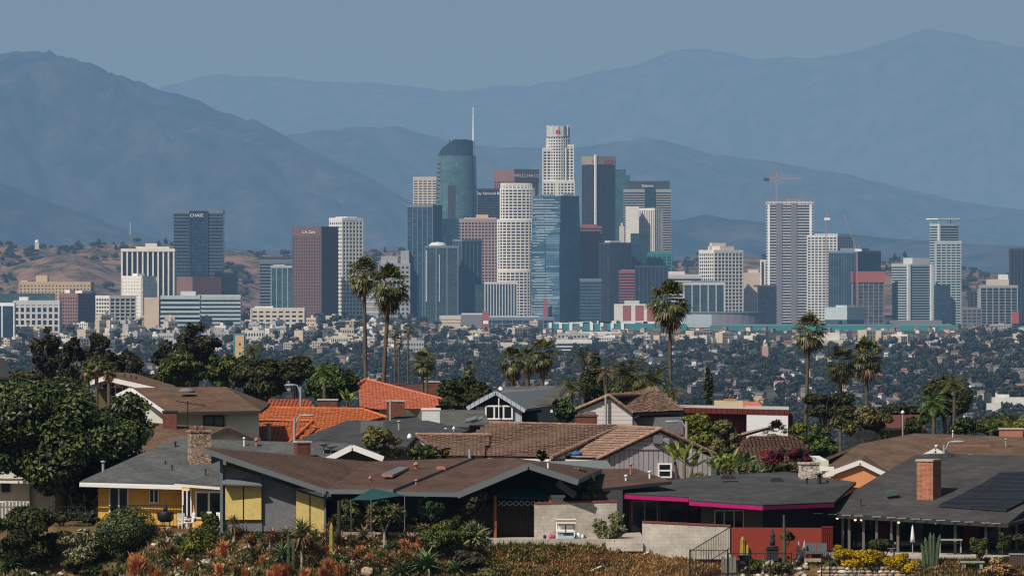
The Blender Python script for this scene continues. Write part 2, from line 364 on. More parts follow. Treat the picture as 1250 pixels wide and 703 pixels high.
def letters(txt, size, mat, parent, loc, rz=0.0, depth=.1, name='sign_lettering', align='CENTER'):
    cu = bpy.data.curves.new(name, 'FONT'); cu.body = txt; cu.size = size; cu.extrude = depth; cu.align_x = align
    t = bpy.data.objects.new(name, cu); col.objects.link(t)
    me = bpy.data.meshes.new_from_object(t.evaluated_get(bpy.context.evaluated_depsgraph_get()))
    bpy.data.objects.remove(t); bpy.data.curves.remove(cu)
    o = bpy.data.objects.new(name, me); col.objects.link(o); me.materials.clear(); me.materials.append(mat)
    me.transform(Matrix.Rotation(R(90), 4, 'X'))
    o.location = loc; o.rotation_euler = (0, 0, rz); o.parent = parent
    return o
def site(xl, xr, Y, a, xm=None, depth=None):
    """box footprint from its visible pixel edges: near corner at xm, left face turned back by a; returns centre, width, depth, angle"""
    mpp = Y / F
    if xm is None:
        W = (xr - xl) * mpp; D = depth or W * .7
        return (Xp((xl + xr) / 2, Y), Y + D / 2), W, D, 0.0
    wl = (xm - xl) * mpp / math.cos(a); wr = (xr - xm) * mpp / math.sin(a)
    ex = Vector((math.cos(a), -math.sin(a))); ey = Vector((math.sin(a), math.cos(a)))     # along left face toward the corner; along right face away
    cor = Vector((Xp(xm, Y), Y)); c = cor - ex * wl / 2 + ey * wr / 2
    return (c.x, c.y), wl, wr, -a
def tower(name, label, cat, xl, xr, top, Y, xm=None, a=R(35), body='dark', frame=None, style='', fh=4.0, bay=4.0, bf=.4, pf=.35, out=.5, depth=None, base=None, plant=None, roof='grey', group=None):
    c, W, D, an = site(xl, xr, Y, a, xm, depth)
    zb = gz(c[0], c[1]) - 2; H = Zp(top, Y) - zb
    t = thing(name, label, cat, (c[0], c[1], zb), an, group)
    p = rect(W, D)
    mb = MB().prism(p, 0, H, 0, 1); mb.build('glazed_wall' if frame else 'wall', [G.get(body) or C[body], C[roof]], t, (0, 0, 0))
    if frame:
        f = MB()
        if 'b' in style: bands(f, p, 3, H, fh, bf, out)
        if 'v' in style: piers(f, p, 2, H - .3, bay, pf, out * 1.15)
        f.prism(offset_poly(p, out * 1.3), H - fh * .55, H + 1.2)
        f.build('facade_frame', C[frame], t, (0, 0, 0))
    if plant:
        q = MB()
        for (u0, u1, h, m) in plant: q.bx((W * (u0 - .5), -D * .25, H), (W * (u1 - .5), D * .25, H + h))
        q.build('roof_plant', C[plant[0][3]], t, (0, 0, 0))
    t['_w'], t['_d'], t['_h'] = W, D, H
    return t
def strip(t, name, mat, u0, u1, z0, z1, out=.8):
    """a panel standing proud of the front wall, u in 0..1 along it"""
    W, D = t['_w'], t['_d']
    return MB().bx((W * (u0 - .5), -D / 2 - out, z0), (W * (u1 - .5), -D / 2 + .1, z1)).build(name, mat, t, (0, 0, 0))

# ---- the tall sail topped tower with a spire
def spire_tower():
    Y = 10300; m = Y / F; x0 = Xp(557, Y); zb = gz(x0, Y) - 2
    t = thing('skyscraper', 'tallest pale blue glass tower with a dark rounded sail top and a white spire', 'skyscraper', (x0, Y + 30, zb))
    mb = MB(); k = 18; H = Zp(190, Y) - zb; W = 47 * m / 2
    def sec(wl, wr, d): # rounded lens shaped plan
        pts = []
        for i in range(k):
            u = -1 + 2 * i / (k - 1); pts.append((-wl if False else (u * wl if u < 0 else u * wr), -d * (1 - u * u) ** .5 if abs(u) < 1 else 0))
        for i in range(k - 2, 0, -1):
            u = -1 + 2 * i / (k - 1); pts.append(((u * wl if u < 0 else u * wr), d * (1 - u * u) ** .5))
        return pts
    lv = [(0, 26.5, 25.5), (H * .45, 26.2, 25.5), (H * .75, 25.3, 25), (H, 23.5, 24)]
    secs = [[(x, y, z) for x, y in sec(a * m, b * m, 24)] for z, a, b in lv]; n = len(secs[0])
    for s0, s1 in zip(secs[:-1], secs[1:]):
        mb.add(s0 + s1, [(i, (i + 1) % n, n + (i + 1) % n, n + i) for i in range(n)], 0)
    mb.add(secs[-1], [tuple(range(n))], 0); mb.build('glass_shaft', G['shaft'], t, (0, 0, 0))
    cr = MB(); H2 = Zp(171, Y) - zb; s0 = [(x, y, H - 1) for x, y in sec(23 * m, 22 * m, 21)]; s1 = []
    for x, y in sec(22 * m, 22 * m, 20):
        u = (x / m + 22) / 44; s1.append((x if u > .3 else x, y, H + (H2 - H) * (.15 + .85 * min(1, (u / .42) ** .7)) if u < .42 else H2))
    cr.add(s0 + s1, [(i, (i + 1) % n, n + (i + 1) % n, n + i) for i in range(n)], 0); cr.add(s1, [tuple(range(n))], 0)
    cr.build('sail_crown', G['navy'], t, (0, 0, 0))
    b = MB()
    for i in range(38):
        z = 8 + i * (H - 14) / 38; b.bx((-26 * m + .4 * i * .12, -14, z), (-19.6 * m, -4, z + 4.6))
    b.build('balcony_bands', C['steel'], t, (0, 0, 0))
    sx = 20.6 * m
    MB().tube([(sx, -6, H - 2), (sx, -6, H2 + 8), (sx, -6, Zp(131, Y) - zb)], [1.5, 1.3, .7], 8).build('spire', C['sign'], t, (0, 0, 0))
    MB().bx((-4 * m, -6, H2 - 2), (14 * m, 2, H2 + 1.5)).bx((-9 * m, -2, H2 - 5), (-7.4 * m, 0, H2 + 1)).build('roof_plant', C['dk'], t, (0, 0, 0))
spire_tower()
# ---- round topped white tower
def round_tower():
    Y = 10600; m = Y / F; x0 = Xp(681.5, Y); zb = gz(x0, Y) - 2
    t = thing('skyscraper', 'tallest white tower, round banded shaft with a scalloped crown bearing a red sign', 'skyscraper', (x0, Y + 28, zb))
    zz = lambda py: Zp(py, Y) - zb
    cyl = circ(14.3 * m, 28); blocks = [(rect(28 * m, 26 * m, -4.5 * m, 2), 181, -1), (rect(22 * m, 24 * m, 7.6 * m, 4), 177, 1), (rect(38 * m, 34 * m, .6 * m, 4), 221, 0)]
    g = MB().prism(cyl, 0, zz(167)); f = MB()
    bands(f, cyl, 4, zz(167), 4.8, .4, .5); piers(f, cyl, 2, zz(168), 5.2, .34, .6)
    for p, py, _ in blocks:
        g.prism(p, 0, zz(py)); bands(f, p, 4, zz(py), 4.8, .4, .5); piers(f, p, 2, zz(py), 6.0, .34, .6); f.prism(offset_poly(p, .7), zz(py) - 3, zz(py) + .8)
    g.build('glazed_wall', G['win'], t, (0, 0, 0)); f.build('facade_frame', C['white'], t, (0, 0, 0))
    c = MB().prism(circ(13.2 * m, 28), zz(167), zz(154), 0)
    piers(c, circ(13.2 * m, 12), zz(167) + 1, zz(153), 9, .4, 1.0, 0); c.prism(circ(13.8 * m, 28), zz(167) - .1, zz(164.6), 0)
    c.build('crown', C['lgrey'], t, (0, 0, 0))
    s = MB().bx((-3.2 * m, -13.8 * m - 1, zz(162.5)), (1.2 * m, -13.2 * m + 3, zz(158.5))).build('sign', C['redsign'], t, (0, 0, 0))
    MB().bx((-2.6 * m, -13.8 * m - 1.5, zz(161.6)), (.4 * m, -13.8 * m - .9, zz(160))).build('sign_emblem', C['sign'], s, None)
round_tower()
# ---- stepped white tower in front
def stepped_tower():
    Y = 10000; m = Y / F; x0 = Xp(630, Y); zb = gz(x0, Y) - 2
    t = thing('skyscraper', 'white gridded tower with curved stepped sides standing left of the streaky blue glass tower', 'skyscraper', (x0, Y + 26, zb))
    zz = lambda py: Zp(py, Y) - zb
    def lens(w, d, sh=0.0): return [(sh + w * math.sin(a), -d * .62 - d * .38 * math.cos(a) ** .8) for a in np.linspace(-math.pi / 2, math.pi / 2, 13)] + [(sh + w, d), (sh - w, d)]
    g = MB(); f = MB()
    for (w, d, sh, py) in ((19 * m, 22, .5 * m, 224), (21 * m, 24, 1.6 * m, 230), (22.5 * m, 26, -.4 * m, 268), (21.2 * m, 28, -1.4 * m, 330)):
        p = lens(w, d, sh); g.prism(p, 0, zz(py)); bands(f, p, 4, zz(py), 4.6, .4, .45); piers(f, p, 2, zz(py), 5.0, .34, .55); f.prism(offset_poly(p, .6), zz(py) - 2.5, zz(py) + .6)
    g.build('glazed_wall', G['win'], t, (0, 0, 0)); f.build('facade_frame', C['white'], t, (0, 0, 0))
stepped_tower()
# ---- streaky blue glass tower with leaning sides
def streak_tower():
    Y = 9900; m = Y / F; x0 = Xp(668, Y); zb = gz(x0, Y) - 2; H = Zp(239, Y) - zb
    t = thing('skyscraper', 'streaky bright blue glass tower with slightly leaning sides and a darker right face', 'skyscraper', (x0, Y + 22, zb))
    a = [(-19 * m, 0), (15.5 * m, -16), (42 * m, 8), (40 * m, 40), (-16 * m, 40)]
    b = [(-17 * m, 0), (16.8 * m, -14), (39 * m, 6), (38 * m, 40), (-14 * m, 40)]
    top = [(x, y, H) for x, y in b]; bot = [(x, y, 0) for x, y in a]; mid = [(x - 1.2, y, H * .55) for x, y in a]; n = 5
    mb = MB().add(bot + mid, [(0, 1, n + 1, n), (4, 0, n, n + 4)], 0).add(mid + top, [(0, 1, n + 1, n), (4, 0, n, n + 4)], 0)
    mb.add(bot + mid, [(i, i + 1, n + i + 1, n + i) for i in (1, 2, 3)], 1).add(mid + top, [(i, i + 1, n + i + 1, n + i) for i in (1, 2, 3)], 1).add(top, [tuple(range(n))], 1)
    mb.build('curtain_wall', [G['streak'], G['blue']], t, (0, 0, 0))
    f = MB(); z = 10
    while z < H - 3:
        k = z / H; dx = -1.2 * (1 - abs(k - .55) / .55) if k < .55 else 0
        u0, u1 = rnd.uniform(0, .2), rnd.uniform(.6, 1.0); A, B = Vector(a[0]).lerp(Vector(b[0]), k), Vector(a[1]).lerp(Vector(b[1]), k)
        p, q = A.lerp(B, u0), A.lerp(B, u1); f.bar((p.x + dx, p.y - .3, z), (q.x + dx, q.y - .3, z), .8, 1.0); z += 4.2
    f.build('floor_bands', C['pale'], t, (0, 0, 0))
    MB().bx((20 * m, 0, H), (33 * m, 18, H + 4)).bx((-12 * m, 5, H), (10 * m, 25, H + 2)).build('roof_plant', C['steel'], t, (0, 0, 0))
    # the sculpture like red and white banner down its foot
    MB().bx((-5.0 * m, -20, 8), (.5 * m, -18.6, 42)).build('mural_panel', C['net'], t, (0, 0, 0))
streak_tower()
tower('skyscraper', 'pink and white banded block partly hidden behind the tall spire tower', 'office tower', 505, 533, 217, 10700, body='win', frame='cream', style='bv', fh=4.2, bay=7, bf=.55, pf=.3)
tower('skyscraper', 'slim dark blue glass tower with pale vertical streaks, leftmost of the central cluster', 'skyscraper', 497, 539, 251, 9800, 528, R(30), 'blue', 'steel', 'v', bay=9, pf=.12, out=.5)
tower('skyscraper', 'dark slab with a narrow upper mast block rising against the spire tower', 'office tower', 537, 560, 267, 10050, body='navy', plant=[(.42, .82, 52, 'dk')])
t = tower('skyscraper', 'grey green glass tower with a pale domed roof, front of the central cluster', 'skyscraper', 519, 559, 301, 9650, body='green', frame='steel', style='v', bay=16, pf=.1, out=.5)
MB().lathe((-t['_w'] * .12, 0, t['_h']), [(14, 0), (13, 3), (9, 6), (.5, 7)], 16).build('roof_dome', C['lgrey'], t, (0, 0, 0))
strip(t, 'bay_panel', C['pale'], .02, .06, t['_h'] * .3, t['_h'] * .95); strip(t, 'bay_panel', C['pale'], .42, .45, t['_h'] * .3, t['_h'] * .9)
tower('skyscraper', 'short dark blue glass tower with pale speckled windows beside the domed glass tower', 'skyscraper', 553, 588, 293, 9700, 564, R(55), 'navy', 'steel', 'v', bay=8, pf=.12, out=.4)
t = tower('skyscraper', 'pink gridded office block with a light plant room on its roof', 'office tower', 559, 608, 268, 10150, body='win', frame='pink', style='bv', fh=4.8, bay=5.2, bf=.4, pf=.36)
MB().bx((-t['_w'] * .35, -10, t['_h']), (t['_w'] * .45, 12, t['_h'] + 3)).bx((-3, -8, t['_h'] + 3), (16, 8, t['_h'] + 8)).build('roof_plant', C['tan'], t, (0, 0, 0))
t = tower('skyscraper', 'black office slab with a white sign along its roofline', 'office tower', 583, 616, 231, 10500, body='dark', frame='dk', style='b', fh=4.2, bf=.4)
letters('City National Bank', 6.2, C['sign'], t, (-2, -t['_d'] / 2 - 1.2, t['_h'] - 9))
t = tower('skyscraper', 'russet granite tower with white lettering at its top behind the white stepped tower', 'office tower', 604, 657, 208, 10700, 628, R(50), 'win', 'rust', 'bv', fh=4.2, bay=5, bf=.5, pf=.4)
W, D = t['_w'], t['_d']
MB().prism(offset_poly(rect(W, D), 1.0), t['_h'] - 18, t['_h'] + 2).build('parapet', C['rust'], t, (0, 0, 0))
letters('WELLS FARGO', 8.6, C['sign'], t, (W / 2 + 1.4, 0, t['_h'] - 12), R(90))
t = tower('skyscraper', 'black tower with a bright white seam down its corner and a small red sign', 'skyscraper', 711, 751, 192, 10500, 727, R(58), 'dark', 'dk', 'v', bay=3.6, pf=.3, out=.4)
W, D, H = t['_w'], t['_d'], t['_h']
MB().prism(offset_poly(rect(W, D), .8), H - 12, H + 1.5).build('parapet', C['olive'], t, (0, 0, 0))
MB().bx((W / 2 - 1.2, -D / 2 - 1.6, H * .30), (W / 2 + 1.6, -D / 2 + 1.2, H + 4)).build('corner_seam', C['sign'], t, (0, 0, 0))
letters('AON', 9.5, C['redsign'], t, (W / 2 + 1.2, 8, H - 9.5), R(90)); letters('A', 10, C['redsign'], t, (W * .35, -D / 2 - 1.2, H - 9.5))
tower('skyscraper', 'slender steel blue tower with a notched top behind the black tower', 'skyscraper', 748, 764, 207, 11000, body='teal', depth=40, roof='steel')
tower('skyscraper', 'lower blue shoulder block joined to the slender notched tower', 'skyscraper', 763.5, 769, 214, 10950, body='teal', depth=40, roof='steel')
t = tower('skyscraper', 'broad grey banded tower with a dark glass slot down its middle', 'office tower', 762, 819, 232, 10700, body='win', frame='grey', style='b', fh=4.1, bf=.45, plant=[(.1, .98, 15, 'dk')])
strip(t, 'glass_slot', G['navy'], .44, .66, 5, t['_h'] + 11, 2.0); letters('Deloitte', 6, C['sign'], t, (0, -t['_d'] / 2 - 3, t['_h'] + 5))
t = tower('skyscraper', 'bright white blank wall tower in front of the grey banded tower', 'office tower', 764, 780, 252, 10200, body='white', depth=30)
t = tower('skyscraper', 'white pier fronted slab adjoining the blank white wall', 'office tower', 780, 808, 255, 10215, 799, R(50), 'win', 'white', 'v', bay=4.2, pf=.55, out=.8)
tower('tower_block', 'small cream turret tower between the dark slabs', 'tower', 756, 762, 276, 10100, body='cream', depth=8, plant=[(.3, .7, 5, 'lgrey')])
t = tower('office_tower', 'brick red banded tower below the white seam of the black tower', 'office tower', 708, 734, 277, 10000, body='win', frame='red', style='b', fh=4.0, bf=.55, plant=[(.05, .8, 4, 'red')])
tower('office_tower', 'dark blue glass block at the foot of the brick red banded tower', 'office tower', 708, 734, 341, 9750, body='navy', frame='steel', style='b', fh=5, bf=.15, out=.3)
tower('office_tower', 'long black glass slab right of the brick red banded tower', 'office tower', 732, 771, 297, 9900, 745, R(60), 'dark', 'dk', 'v', bay=4, pf=.25, out=.3, plant=[(.0, .5, 4, 'lgrey')])
tower('office_tower', 'small red banded office block above the red mural building', 'office tower', 756, 778, 331, 9700, body='win', frame='red', style='b', fh=4.3, bf=.55, plant=[(.1, .9, 2, 'pink')])
tower('office_tower', 'green netted building rising under the white slab', 'office tower', 784, 820, 309, 10000, body='green', frame='tealmetal', style='bv', fh=5, bay=8, bf=.3, pf=.3, plant=[(.3, .9, 3, 'tealmetal')])
tower('office_tower', 'squat dark brown slab behind the lone tall palm crown', 'office tower', 776, 815, 325, 9600, body='dark', frame='dk', style='v', bay=6, pf=.3)
tower('office_tower', 'tall pointed dark blue tower standing before the white slab', 'office tower', 770, 790, 285, 9950, body='navy', depth=24)
t = tower('mural_building', 'low white building with three red mural panels', 'building', 750, 801, 371, 9300, body='white', plant=[(.25, .6, 5, 'lgrey')])
for u in (.20, .5, .78): strip(t, 'mural_panel', C['net'], u, u + .19, 4, t['_h'] - 2)
t = tower('office_building', 'low office block with close pale vertical fins in front of the white stepped tower', 'office building', 592, 631, 345, 9500, body='navy', frame='lgrey', style='v', bay=4.2, pf=.35, out=.7)
tower('office_building', 'narrow green glass block tucked left of the finned office block', 'office building', 580, 592, 347, 9560, body='green')
tower('hotel', 'white gridded hotel block with a cluttered roof, right of the centre', 'hotel', 855, 907, 306, 9800, 872, R(62), 'win', 'white', 'bv', fh=5.4, bay=6.5, bf=.36, pf=.26, out=.8, plant=[(.1, .9, 7, 'cream'), (.2, .35, 12, 'cream')])
tower('office_building', 'low glass block with pale roof slab below the white hotel', 'office building', 835, 884, 346, 9400, body='green', frame='lgrey', style='v', bay=11, pf=.12, out=.6, plant=[(.2, .9, 4, 'steel')])
tower('office_building', 'stepped white roofed block left of the white hotel', 'office building', 816, 856, 336, 9700, body='win', frame='lgrey', style='b', fh=5, bf=.4, plant=[(.0, .5, 6, 'cream')])
tower('office_building', 'dark square block with a projecting flat roof beside the tallest right tower', 'office building', 925, 948, 350, 9400, body='dark', plant=[(-.2, 1.0, 2.5, 'dk')])
tower('office_building', 'beige stucco block behind the dark square block', 'office building', 908, 934, 333, 9900, body='sand', plant=[(.2, .7, 5, 'cream')])
tower('apartment_tower', 'thin white residential slab left of the tallest right tower', 'apartment tower', 929, 938, 318, 9800, body='win', frame='white', style='v', bay=6, pf=.4)
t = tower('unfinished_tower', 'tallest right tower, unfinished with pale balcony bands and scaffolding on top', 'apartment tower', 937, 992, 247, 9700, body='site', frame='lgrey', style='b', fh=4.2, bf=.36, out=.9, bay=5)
W, H = t['_w'], t['_h']
for u in (.19, .52): strip(t, 'dark_bay', C['mauve'], u, u + .13, 2, H - 1, 1.6)
for u in (.0, .93): strip(t, 'white_edge', C['sign'], u, u + .05, 40, H - 3, 1.4)
sf = MB()
for i in range(13):
    x = W * (i / 12 - .5)
    for y in (-t['_d'] / 2 - 1, t['_d'] / 2): sf.bar((x, y, H - 8), (x, y, H + 11), .5)
for z in (H + 3, H + 7, H + 11):
    for y in (-t['_d'] / 2 - 1, t['_d'] / 2): sf.bar((-W / 2, y, z), (W / 2, y, z), .5)
sf.bx((-W * .1, -8, H), (W * .35, 8, H + 6)).build('scaffolding', C['mauve'], t, (0, 0, 0))
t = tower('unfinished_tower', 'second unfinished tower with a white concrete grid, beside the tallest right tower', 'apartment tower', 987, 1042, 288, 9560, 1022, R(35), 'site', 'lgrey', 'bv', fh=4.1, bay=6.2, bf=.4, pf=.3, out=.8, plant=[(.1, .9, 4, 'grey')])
tower('office_tower', 'dark blue glass tower behind the red netted building site', 'office tower', 1013, 1077, 307, 9450, 1046, R(42), 'navy', 'steel', 'v', bay=5, pf=.1, out=.3, plant=[(.2, .8, 5, 'steel')])
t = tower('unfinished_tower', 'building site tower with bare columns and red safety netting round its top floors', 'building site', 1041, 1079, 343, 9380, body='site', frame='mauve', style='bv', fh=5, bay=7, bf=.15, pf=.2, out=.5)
MB().prism(offset_poly(rect(t['_w'], t['_d']), 1.4), t['_h'] - 2, t['_h'] + 14).build('safety_netting', C['net'], t, (0, 0, 0))
tower('glass_pavilion', 'low teal glass box hall in front of the dark blue tower', 'hall', 1008, 1056, 376, 9050, 1034, R(40), 'teal', 'pale', 'b', fh=30, bf=.05, out=.3, plant=[(.3, .8, 4, 'pale')])
t = tower('apartment_tower', 'pale teal residential tower with a white emblem box on its roof', 'apartment tower', 1091, 1140, 323, 9500, 1107, R(62), 'green', 'pale', 'b', fh=3.8, bf=.42, out=.9)
W, D, H = t['_w'], t['_d'], t['_h']
MB().bx((-W * .1, -D * .3, H), (W * .5 + 1, D * .35, H + 10)).build('roof_box', C['lgrey'], t, (0, 0, 0))
for v in (-.5, .38): MB().bx((W / 2 - 2, D * v, 6), (W / 2 + 2.2, D * v + 5, H + 1)).build('white_pier', C['sign'], t, (0, 0, 0))
t = tower('apartment_tower', 'tall pale teal residential tower with a thin overhanging roof canopy', 'apartment tower', 1137, 1171, 274, 9650, 1146, R(62), 'green', 'pale', 'b', fh=3.9, bf=.4, out=.9)
W, D, H = t['_w'], t['_d'], t['_h']
MB().bx((-W / 2 - 9, -D / 2 - 2, H + 7.6), (W / 2 + 1, D / 2 + 2, H + 9.2)).build('roof_canopy', C['sign'], t, (0, 0, 0))
for x in (-W / 2, W / 2 - 1):
    for y in (-D / 2, D / 2): MB().bx((x, y, H), (x + .9, y + .9, H + 7.6)).build('canopy_post', C['pale'], t, (0, 0, 0))
MB().bx((W / 2 - 1, -D / 2 - 1.4, H * .2), (W / 2 + 1.5, -D / 2 + 2, H)).build('white_pier', C['sign'], t, (0, 0, 0))
tower('apartment_tower', 'lower balcony wing before the tower with the roof canopy', 'apartment tower', 1143, 1173, 295, 9560, body='green', frame='pale', style='bv', fh=3.9, bay=7, bf=.42, pf=.16, out=.8)
tower('apartment_tower', 'dark flank block between the two pale teal residential towers', 'apartment tower', 1141, 1160, 348, 9400, body='navy', depth=22)
tower('apartment_building', 'dark grey residential block with thin pale columns near the right end', 'apartment building', 1197, 1242, 349, 9300, body='dark', frame='grey', style='bv', fh=4, bay=9, bf=.15, pf=.14, out=.6)
tower('office_tower', 'black tower at the right end of the skyline', 'office tower', 1234, 1268, 304, 9800, body='dark', frame='dk', style='v', bay=5, pf=.3)
tower('apartment_building', 'stepped beige apartment block behind the dark grey residential block', 'apartment building', 1184, 1213, 355, 9700, body='win', frame='cream', style='bv', fh=4, bay=6, bf=.5, pf=.45)
tower('apartment_building', 'small mauve concrete frame block left of the dark grey residential block', 'apartment building', 1175, 1198, 376, 9200, body='site', frame='mauve', style='bv', fh=5, bay=6, bf=.3, pf=.25)
tower('apartment_building', 'white stepped roof block on the hill at far right', 'apartment building', 1205, 1234, 341, 10300, body='cream', plant=[(.5, .9, 8, 'white')])
# arena and the long convention halls
Y = 9000; t = thing('arena', 'long low curved mauve arena in front of the beige blocks', 'arena', (Xp(886, Y), Y + 50, gz(0, Y) - 2)); a_ = [(34 * 1.6 * 0 + 50 * 1.15 * math.cos(q) * 1.0, 45 * math.sin(q)) for q in np.linspace(0, 2 * math.pi, 33)[:-1]]
MB().prism(a_, 0, Zp(382, Y) - gz(0, Y) + 2).build('wall', C['mauve'], t, (0, 0, 0)); MB().prism(offset_poly(a_, 1.2), Zp(382, Y) - gz(0, Y) + 1.9, Zp(381, Y) - gz(0, Y) + 2.4).build('roof', C['steel'], t, (0, 0, 0))
t = tower('convention_hall', 'low teal glazed hall left end block of the long green hall', 'hall', 829, 868, 385, 8900, body='teal', frame='pale', style='b', fh=30, bf=.04)
t = tower('convention_hall', 'very long low teal hall stretching below the right hand towers', 'hall', 868, 1166, 397, 8850, body='tealmetal', depth=60, roof='grey')
MB().bx((-t['_w'] * .49, -10, t['_h']), (t['_w'] * .49, 20, t['_h'] + 1.2)).build('roof_edge', C['steel'], t, (0, 0, 0))
t = tower('convention_hall', 'long low teal hall with white columns at the foot of the central cluster', 'hall', 668, 838, 395, 8850, body='tealmetal', depth=60, roof='lgrey')
W = t['_w']
for i in range(8):
    u = (i + .15) / 13.5; MB().bx((W * (u - .5), -32, 0), (W * (u - .5) + 4, -29.9, t['_h'] + 1.5)).build('column', C['sign'], t, (0, 0, 0))
q = MB()
for i in range(16): x = W * (rnd.random() - .5); q.bx((x, -10, t['_h']), (x + rnd.uniform(8, 26), 10, t['_h'] + rnd.uniform(1, 4)))
q.build('roof_plant', C['lgrey'], t, (0, 0, 0))
tower('podium', 'long grey podium building at the foot of the streaky blue tower', 'building', 588, 676, 388, 9000, body='navy', frame='steel', style='bv', fh=6, bay=14, bf=.15, pf=.08, plant=[(.02, .8, 2.5, 'lgrey')])
tower('podium', 'tan and white low building below the domed glass tower', 'building', 537, 562, 386, 8900, body='sand', frame='cream', style='b', fh=8, bf=.3)
tower('podium', 'plain dark low block right of the tan and white building', 'building', 560, 592, 384, 9050, body='mauve', plant=[(.1, .9, 2, 'lgrey')])
t = tower('billboard_tower', 'small block wrapped in a red billboard by the central podium', 'billboard', 589, 597, 380, 8800, body='net', depth=8); strip(t, 'white_band', C['sign'], .1, .9, t['_h'] * .4, t['_h'] * .55)
t = tower('billboard_tower', 'narrow block with a red and white rooftop billboard near the right edge', 'billboard', 1236, 1243, 386, 8400, body='navy', depth=8); strip(t, 'billboard', C['net'], -.1, 1.1, t['_h'] * .62, t['_h'] + 6)
tower('podium', 'low mauve parking podium under the pale teal residential towers', 'building', 1088, 1150, 391, 9000, body='mauve', depth=40)

# ---- Koreatown towers on the left
t = tower('office_tower', 'dark tower with tall white vertical fins and a white cornice, on the left', 'office tower', 149, 212, 305, 7800, body='dark', frame='white', style='v', bay=6.2, pf=.3, out=1.0)
W, D, H = t['_w'], t['_d'], t['_h']
MB().prism(offset_poly(rect(W, D), 1.6), H - 2.2, H + 1.4).build('cornice', C['white'], t, (0, 0, 0)); MB().bx((-W * .25, -6, H), (W * .4, 8, H + 4)).bx((-4, -4, H + 4), (10, 6, H + 8)).build('roof_plant', C['cream'], t, (0, 0, 0))
t = tower('office_tower', 'broad dark blue glass tower with a recessed centre bay and white lettering, on the left', 'office tower', 212, 272, 258, 8100, body='navy', frame='steel', style='b', fh=4.2, bf=.18, out=.35)
W, D, H = t['_w'], t['_d'], t['_h']
strip(t, 'centre_bay', G['blue'], .33, .68, 4, H + .5, 1.4); strip(t, 'dark_slot', C['dk'], .315, .335, 4, H + .4, 1.8); strip(t, 'dark_slot', C['dk'], .675, .695, 4, H + .4, 1.8)
letters('CHASE', 5.6, C['sign'], t, (-W * .03, -D / 2 - 1.9, H - 7))
tower('podium', 'reddish brown podium under the broad dark blue tower', 'building', 213, 269, 338, 7900, 235, R(55), 'rust', roof='rust')
tower('podium', 'black glass wing right of the reddish brown podium', 'building', 262, 290, 333, 8000, body='dark', depth=40)
tower('office_building', 'blank white marble block with fine grid lines before the white finned tower', 'office building', 148, 189, 338, 7500, 173, R(35), 'win', 'white', 'bv', fh=4, bay=4, bf=.8, pf=.7, out=.3, plant=[(.35, .6, 4, 'white')])
tower('office_building', 'plain beige stucco block below the blank white marble block', 'office building', 176, 194, 363, 7200, body='sand', depth=18)
t = tower('office_building', 'white and dark banded curved office block, front left of the reddish podium', 'office building', 197, 243, 362, 7200, body='dark', frame='pale', style='b', fh=5, bf=.5, out=.8, plant=[(.5, .9, 6, 'lgrey')])
tower('office_building', 'long grey banded office block right of the curved white banded one', 'office building', 242, 293, 361, 7350, body='win', frame='pale', style='b', fh=4.6, bf=.5, out=.6)
tower('hotel', 'long ochre hotel block with a raised central tower, far left', 'hotel', 24, 110, 345, 8200, body='win', frame='tan', style='bv', fh=4, bay=4.5, bf=.6, pf=.6, plant=[(.22, .38, 9, 'tan'), (.0, .1, 3, 'tan')])
tower('office_building', 'brownish pink gridded office block in front of the ochre hotel', 'office building', 72, 115, 359, 7400, 95, R(40), 'win', 'rust', 'bv', fh=3.8, bay=4, bf=.55, pf=.5, plant=[(.0, .3, 5, 'white'), (.6, 1, 4, 'lgrey')])
tower('shopping_center', 'wide low teal roofed hall at the left edge', 'hall', -20, 64, 358, 7600, body='teal', depth=50)
tower('office_building', 'dark blue block with white edges at the left edge of the city', 'office building', -12, 17, 371, 6700, body='navy', frame='sign', style='v', bay=12, pf=.1, out=.5)
tower('office_building', 'white open framed block right of the brownish pink one', 'office building', 116, 164, 362, 7300, 134, R(58), 'dark', 'white', 'bv', fh=4.2, bay=7, bf=.4, pf=.2, out=.8)
tower('office_building', 'white colonnaded low block at far left before the teal roofed hall', 'office building', 17, 72, 368, 7100, body='win', frame='lgrey', style='bv', fh=7, bay=6, bf=.3, pf=.4, plant=[(.1, .3, 5, 'white')])
t = tower('office_tower', 'brown granite tower with white rooftop lettering left of the twin palms', 'office tower', 357, 411, 278, 8200, 392, R(32), 'dark', 'brown', 'bv', fh=4.0, bay=4, bf=.6, pf=.55, out=.35)
W, D, H = t['_w'], t['_d'], t['_h']
MB().prism(offset_poly(rect(W, D), .8), H - 11, H + 1.5).build('parapet', C['brown'], t, (0, 0, 0)); letters('L.A. Care', 5, C['sign'], t, (W * .08, -D / 2 - 1.2, H - 7))
tower('office_tower', 'white gridded tower just behind the brown granite tower', 'office tower', 402, 442, 267, 8300, 418, R(58), 'dark', 'white', 'bv', fh=5.0, bay=5.4, bf=.42, pf=.34, out=.7, plant=[(.05, .95, 2.5, 'white')])
tower('office_building', 'grey banded office block left of the brown granite tower', 'office building', 317, 358, 318, 8600, body='win', frame='steel', style='b', fh=4.2, bf=.45, plant=[(-.05, 1.0, 5, 'dk')])
tower('office_building', 'teal glass block with a cream cap before the grey banded office', 'office building', 331, 358, 325, 8300, body='teal', frame='pale', style='v', bay=7, pf=.12, out=.4, plant=[(.1, .6, 2, 'cream')])
tower('hall', 'grey old hall with a rounded dome left of the central cluster', 'building', 463, 500, 322, 9800, body='win', frame='grey', style='bv', fh=7, bay=7, bf=.5, pf=.45, plant=[(.05, .6, 12, 'grey'), (.7, .98, 20, 'cream')])
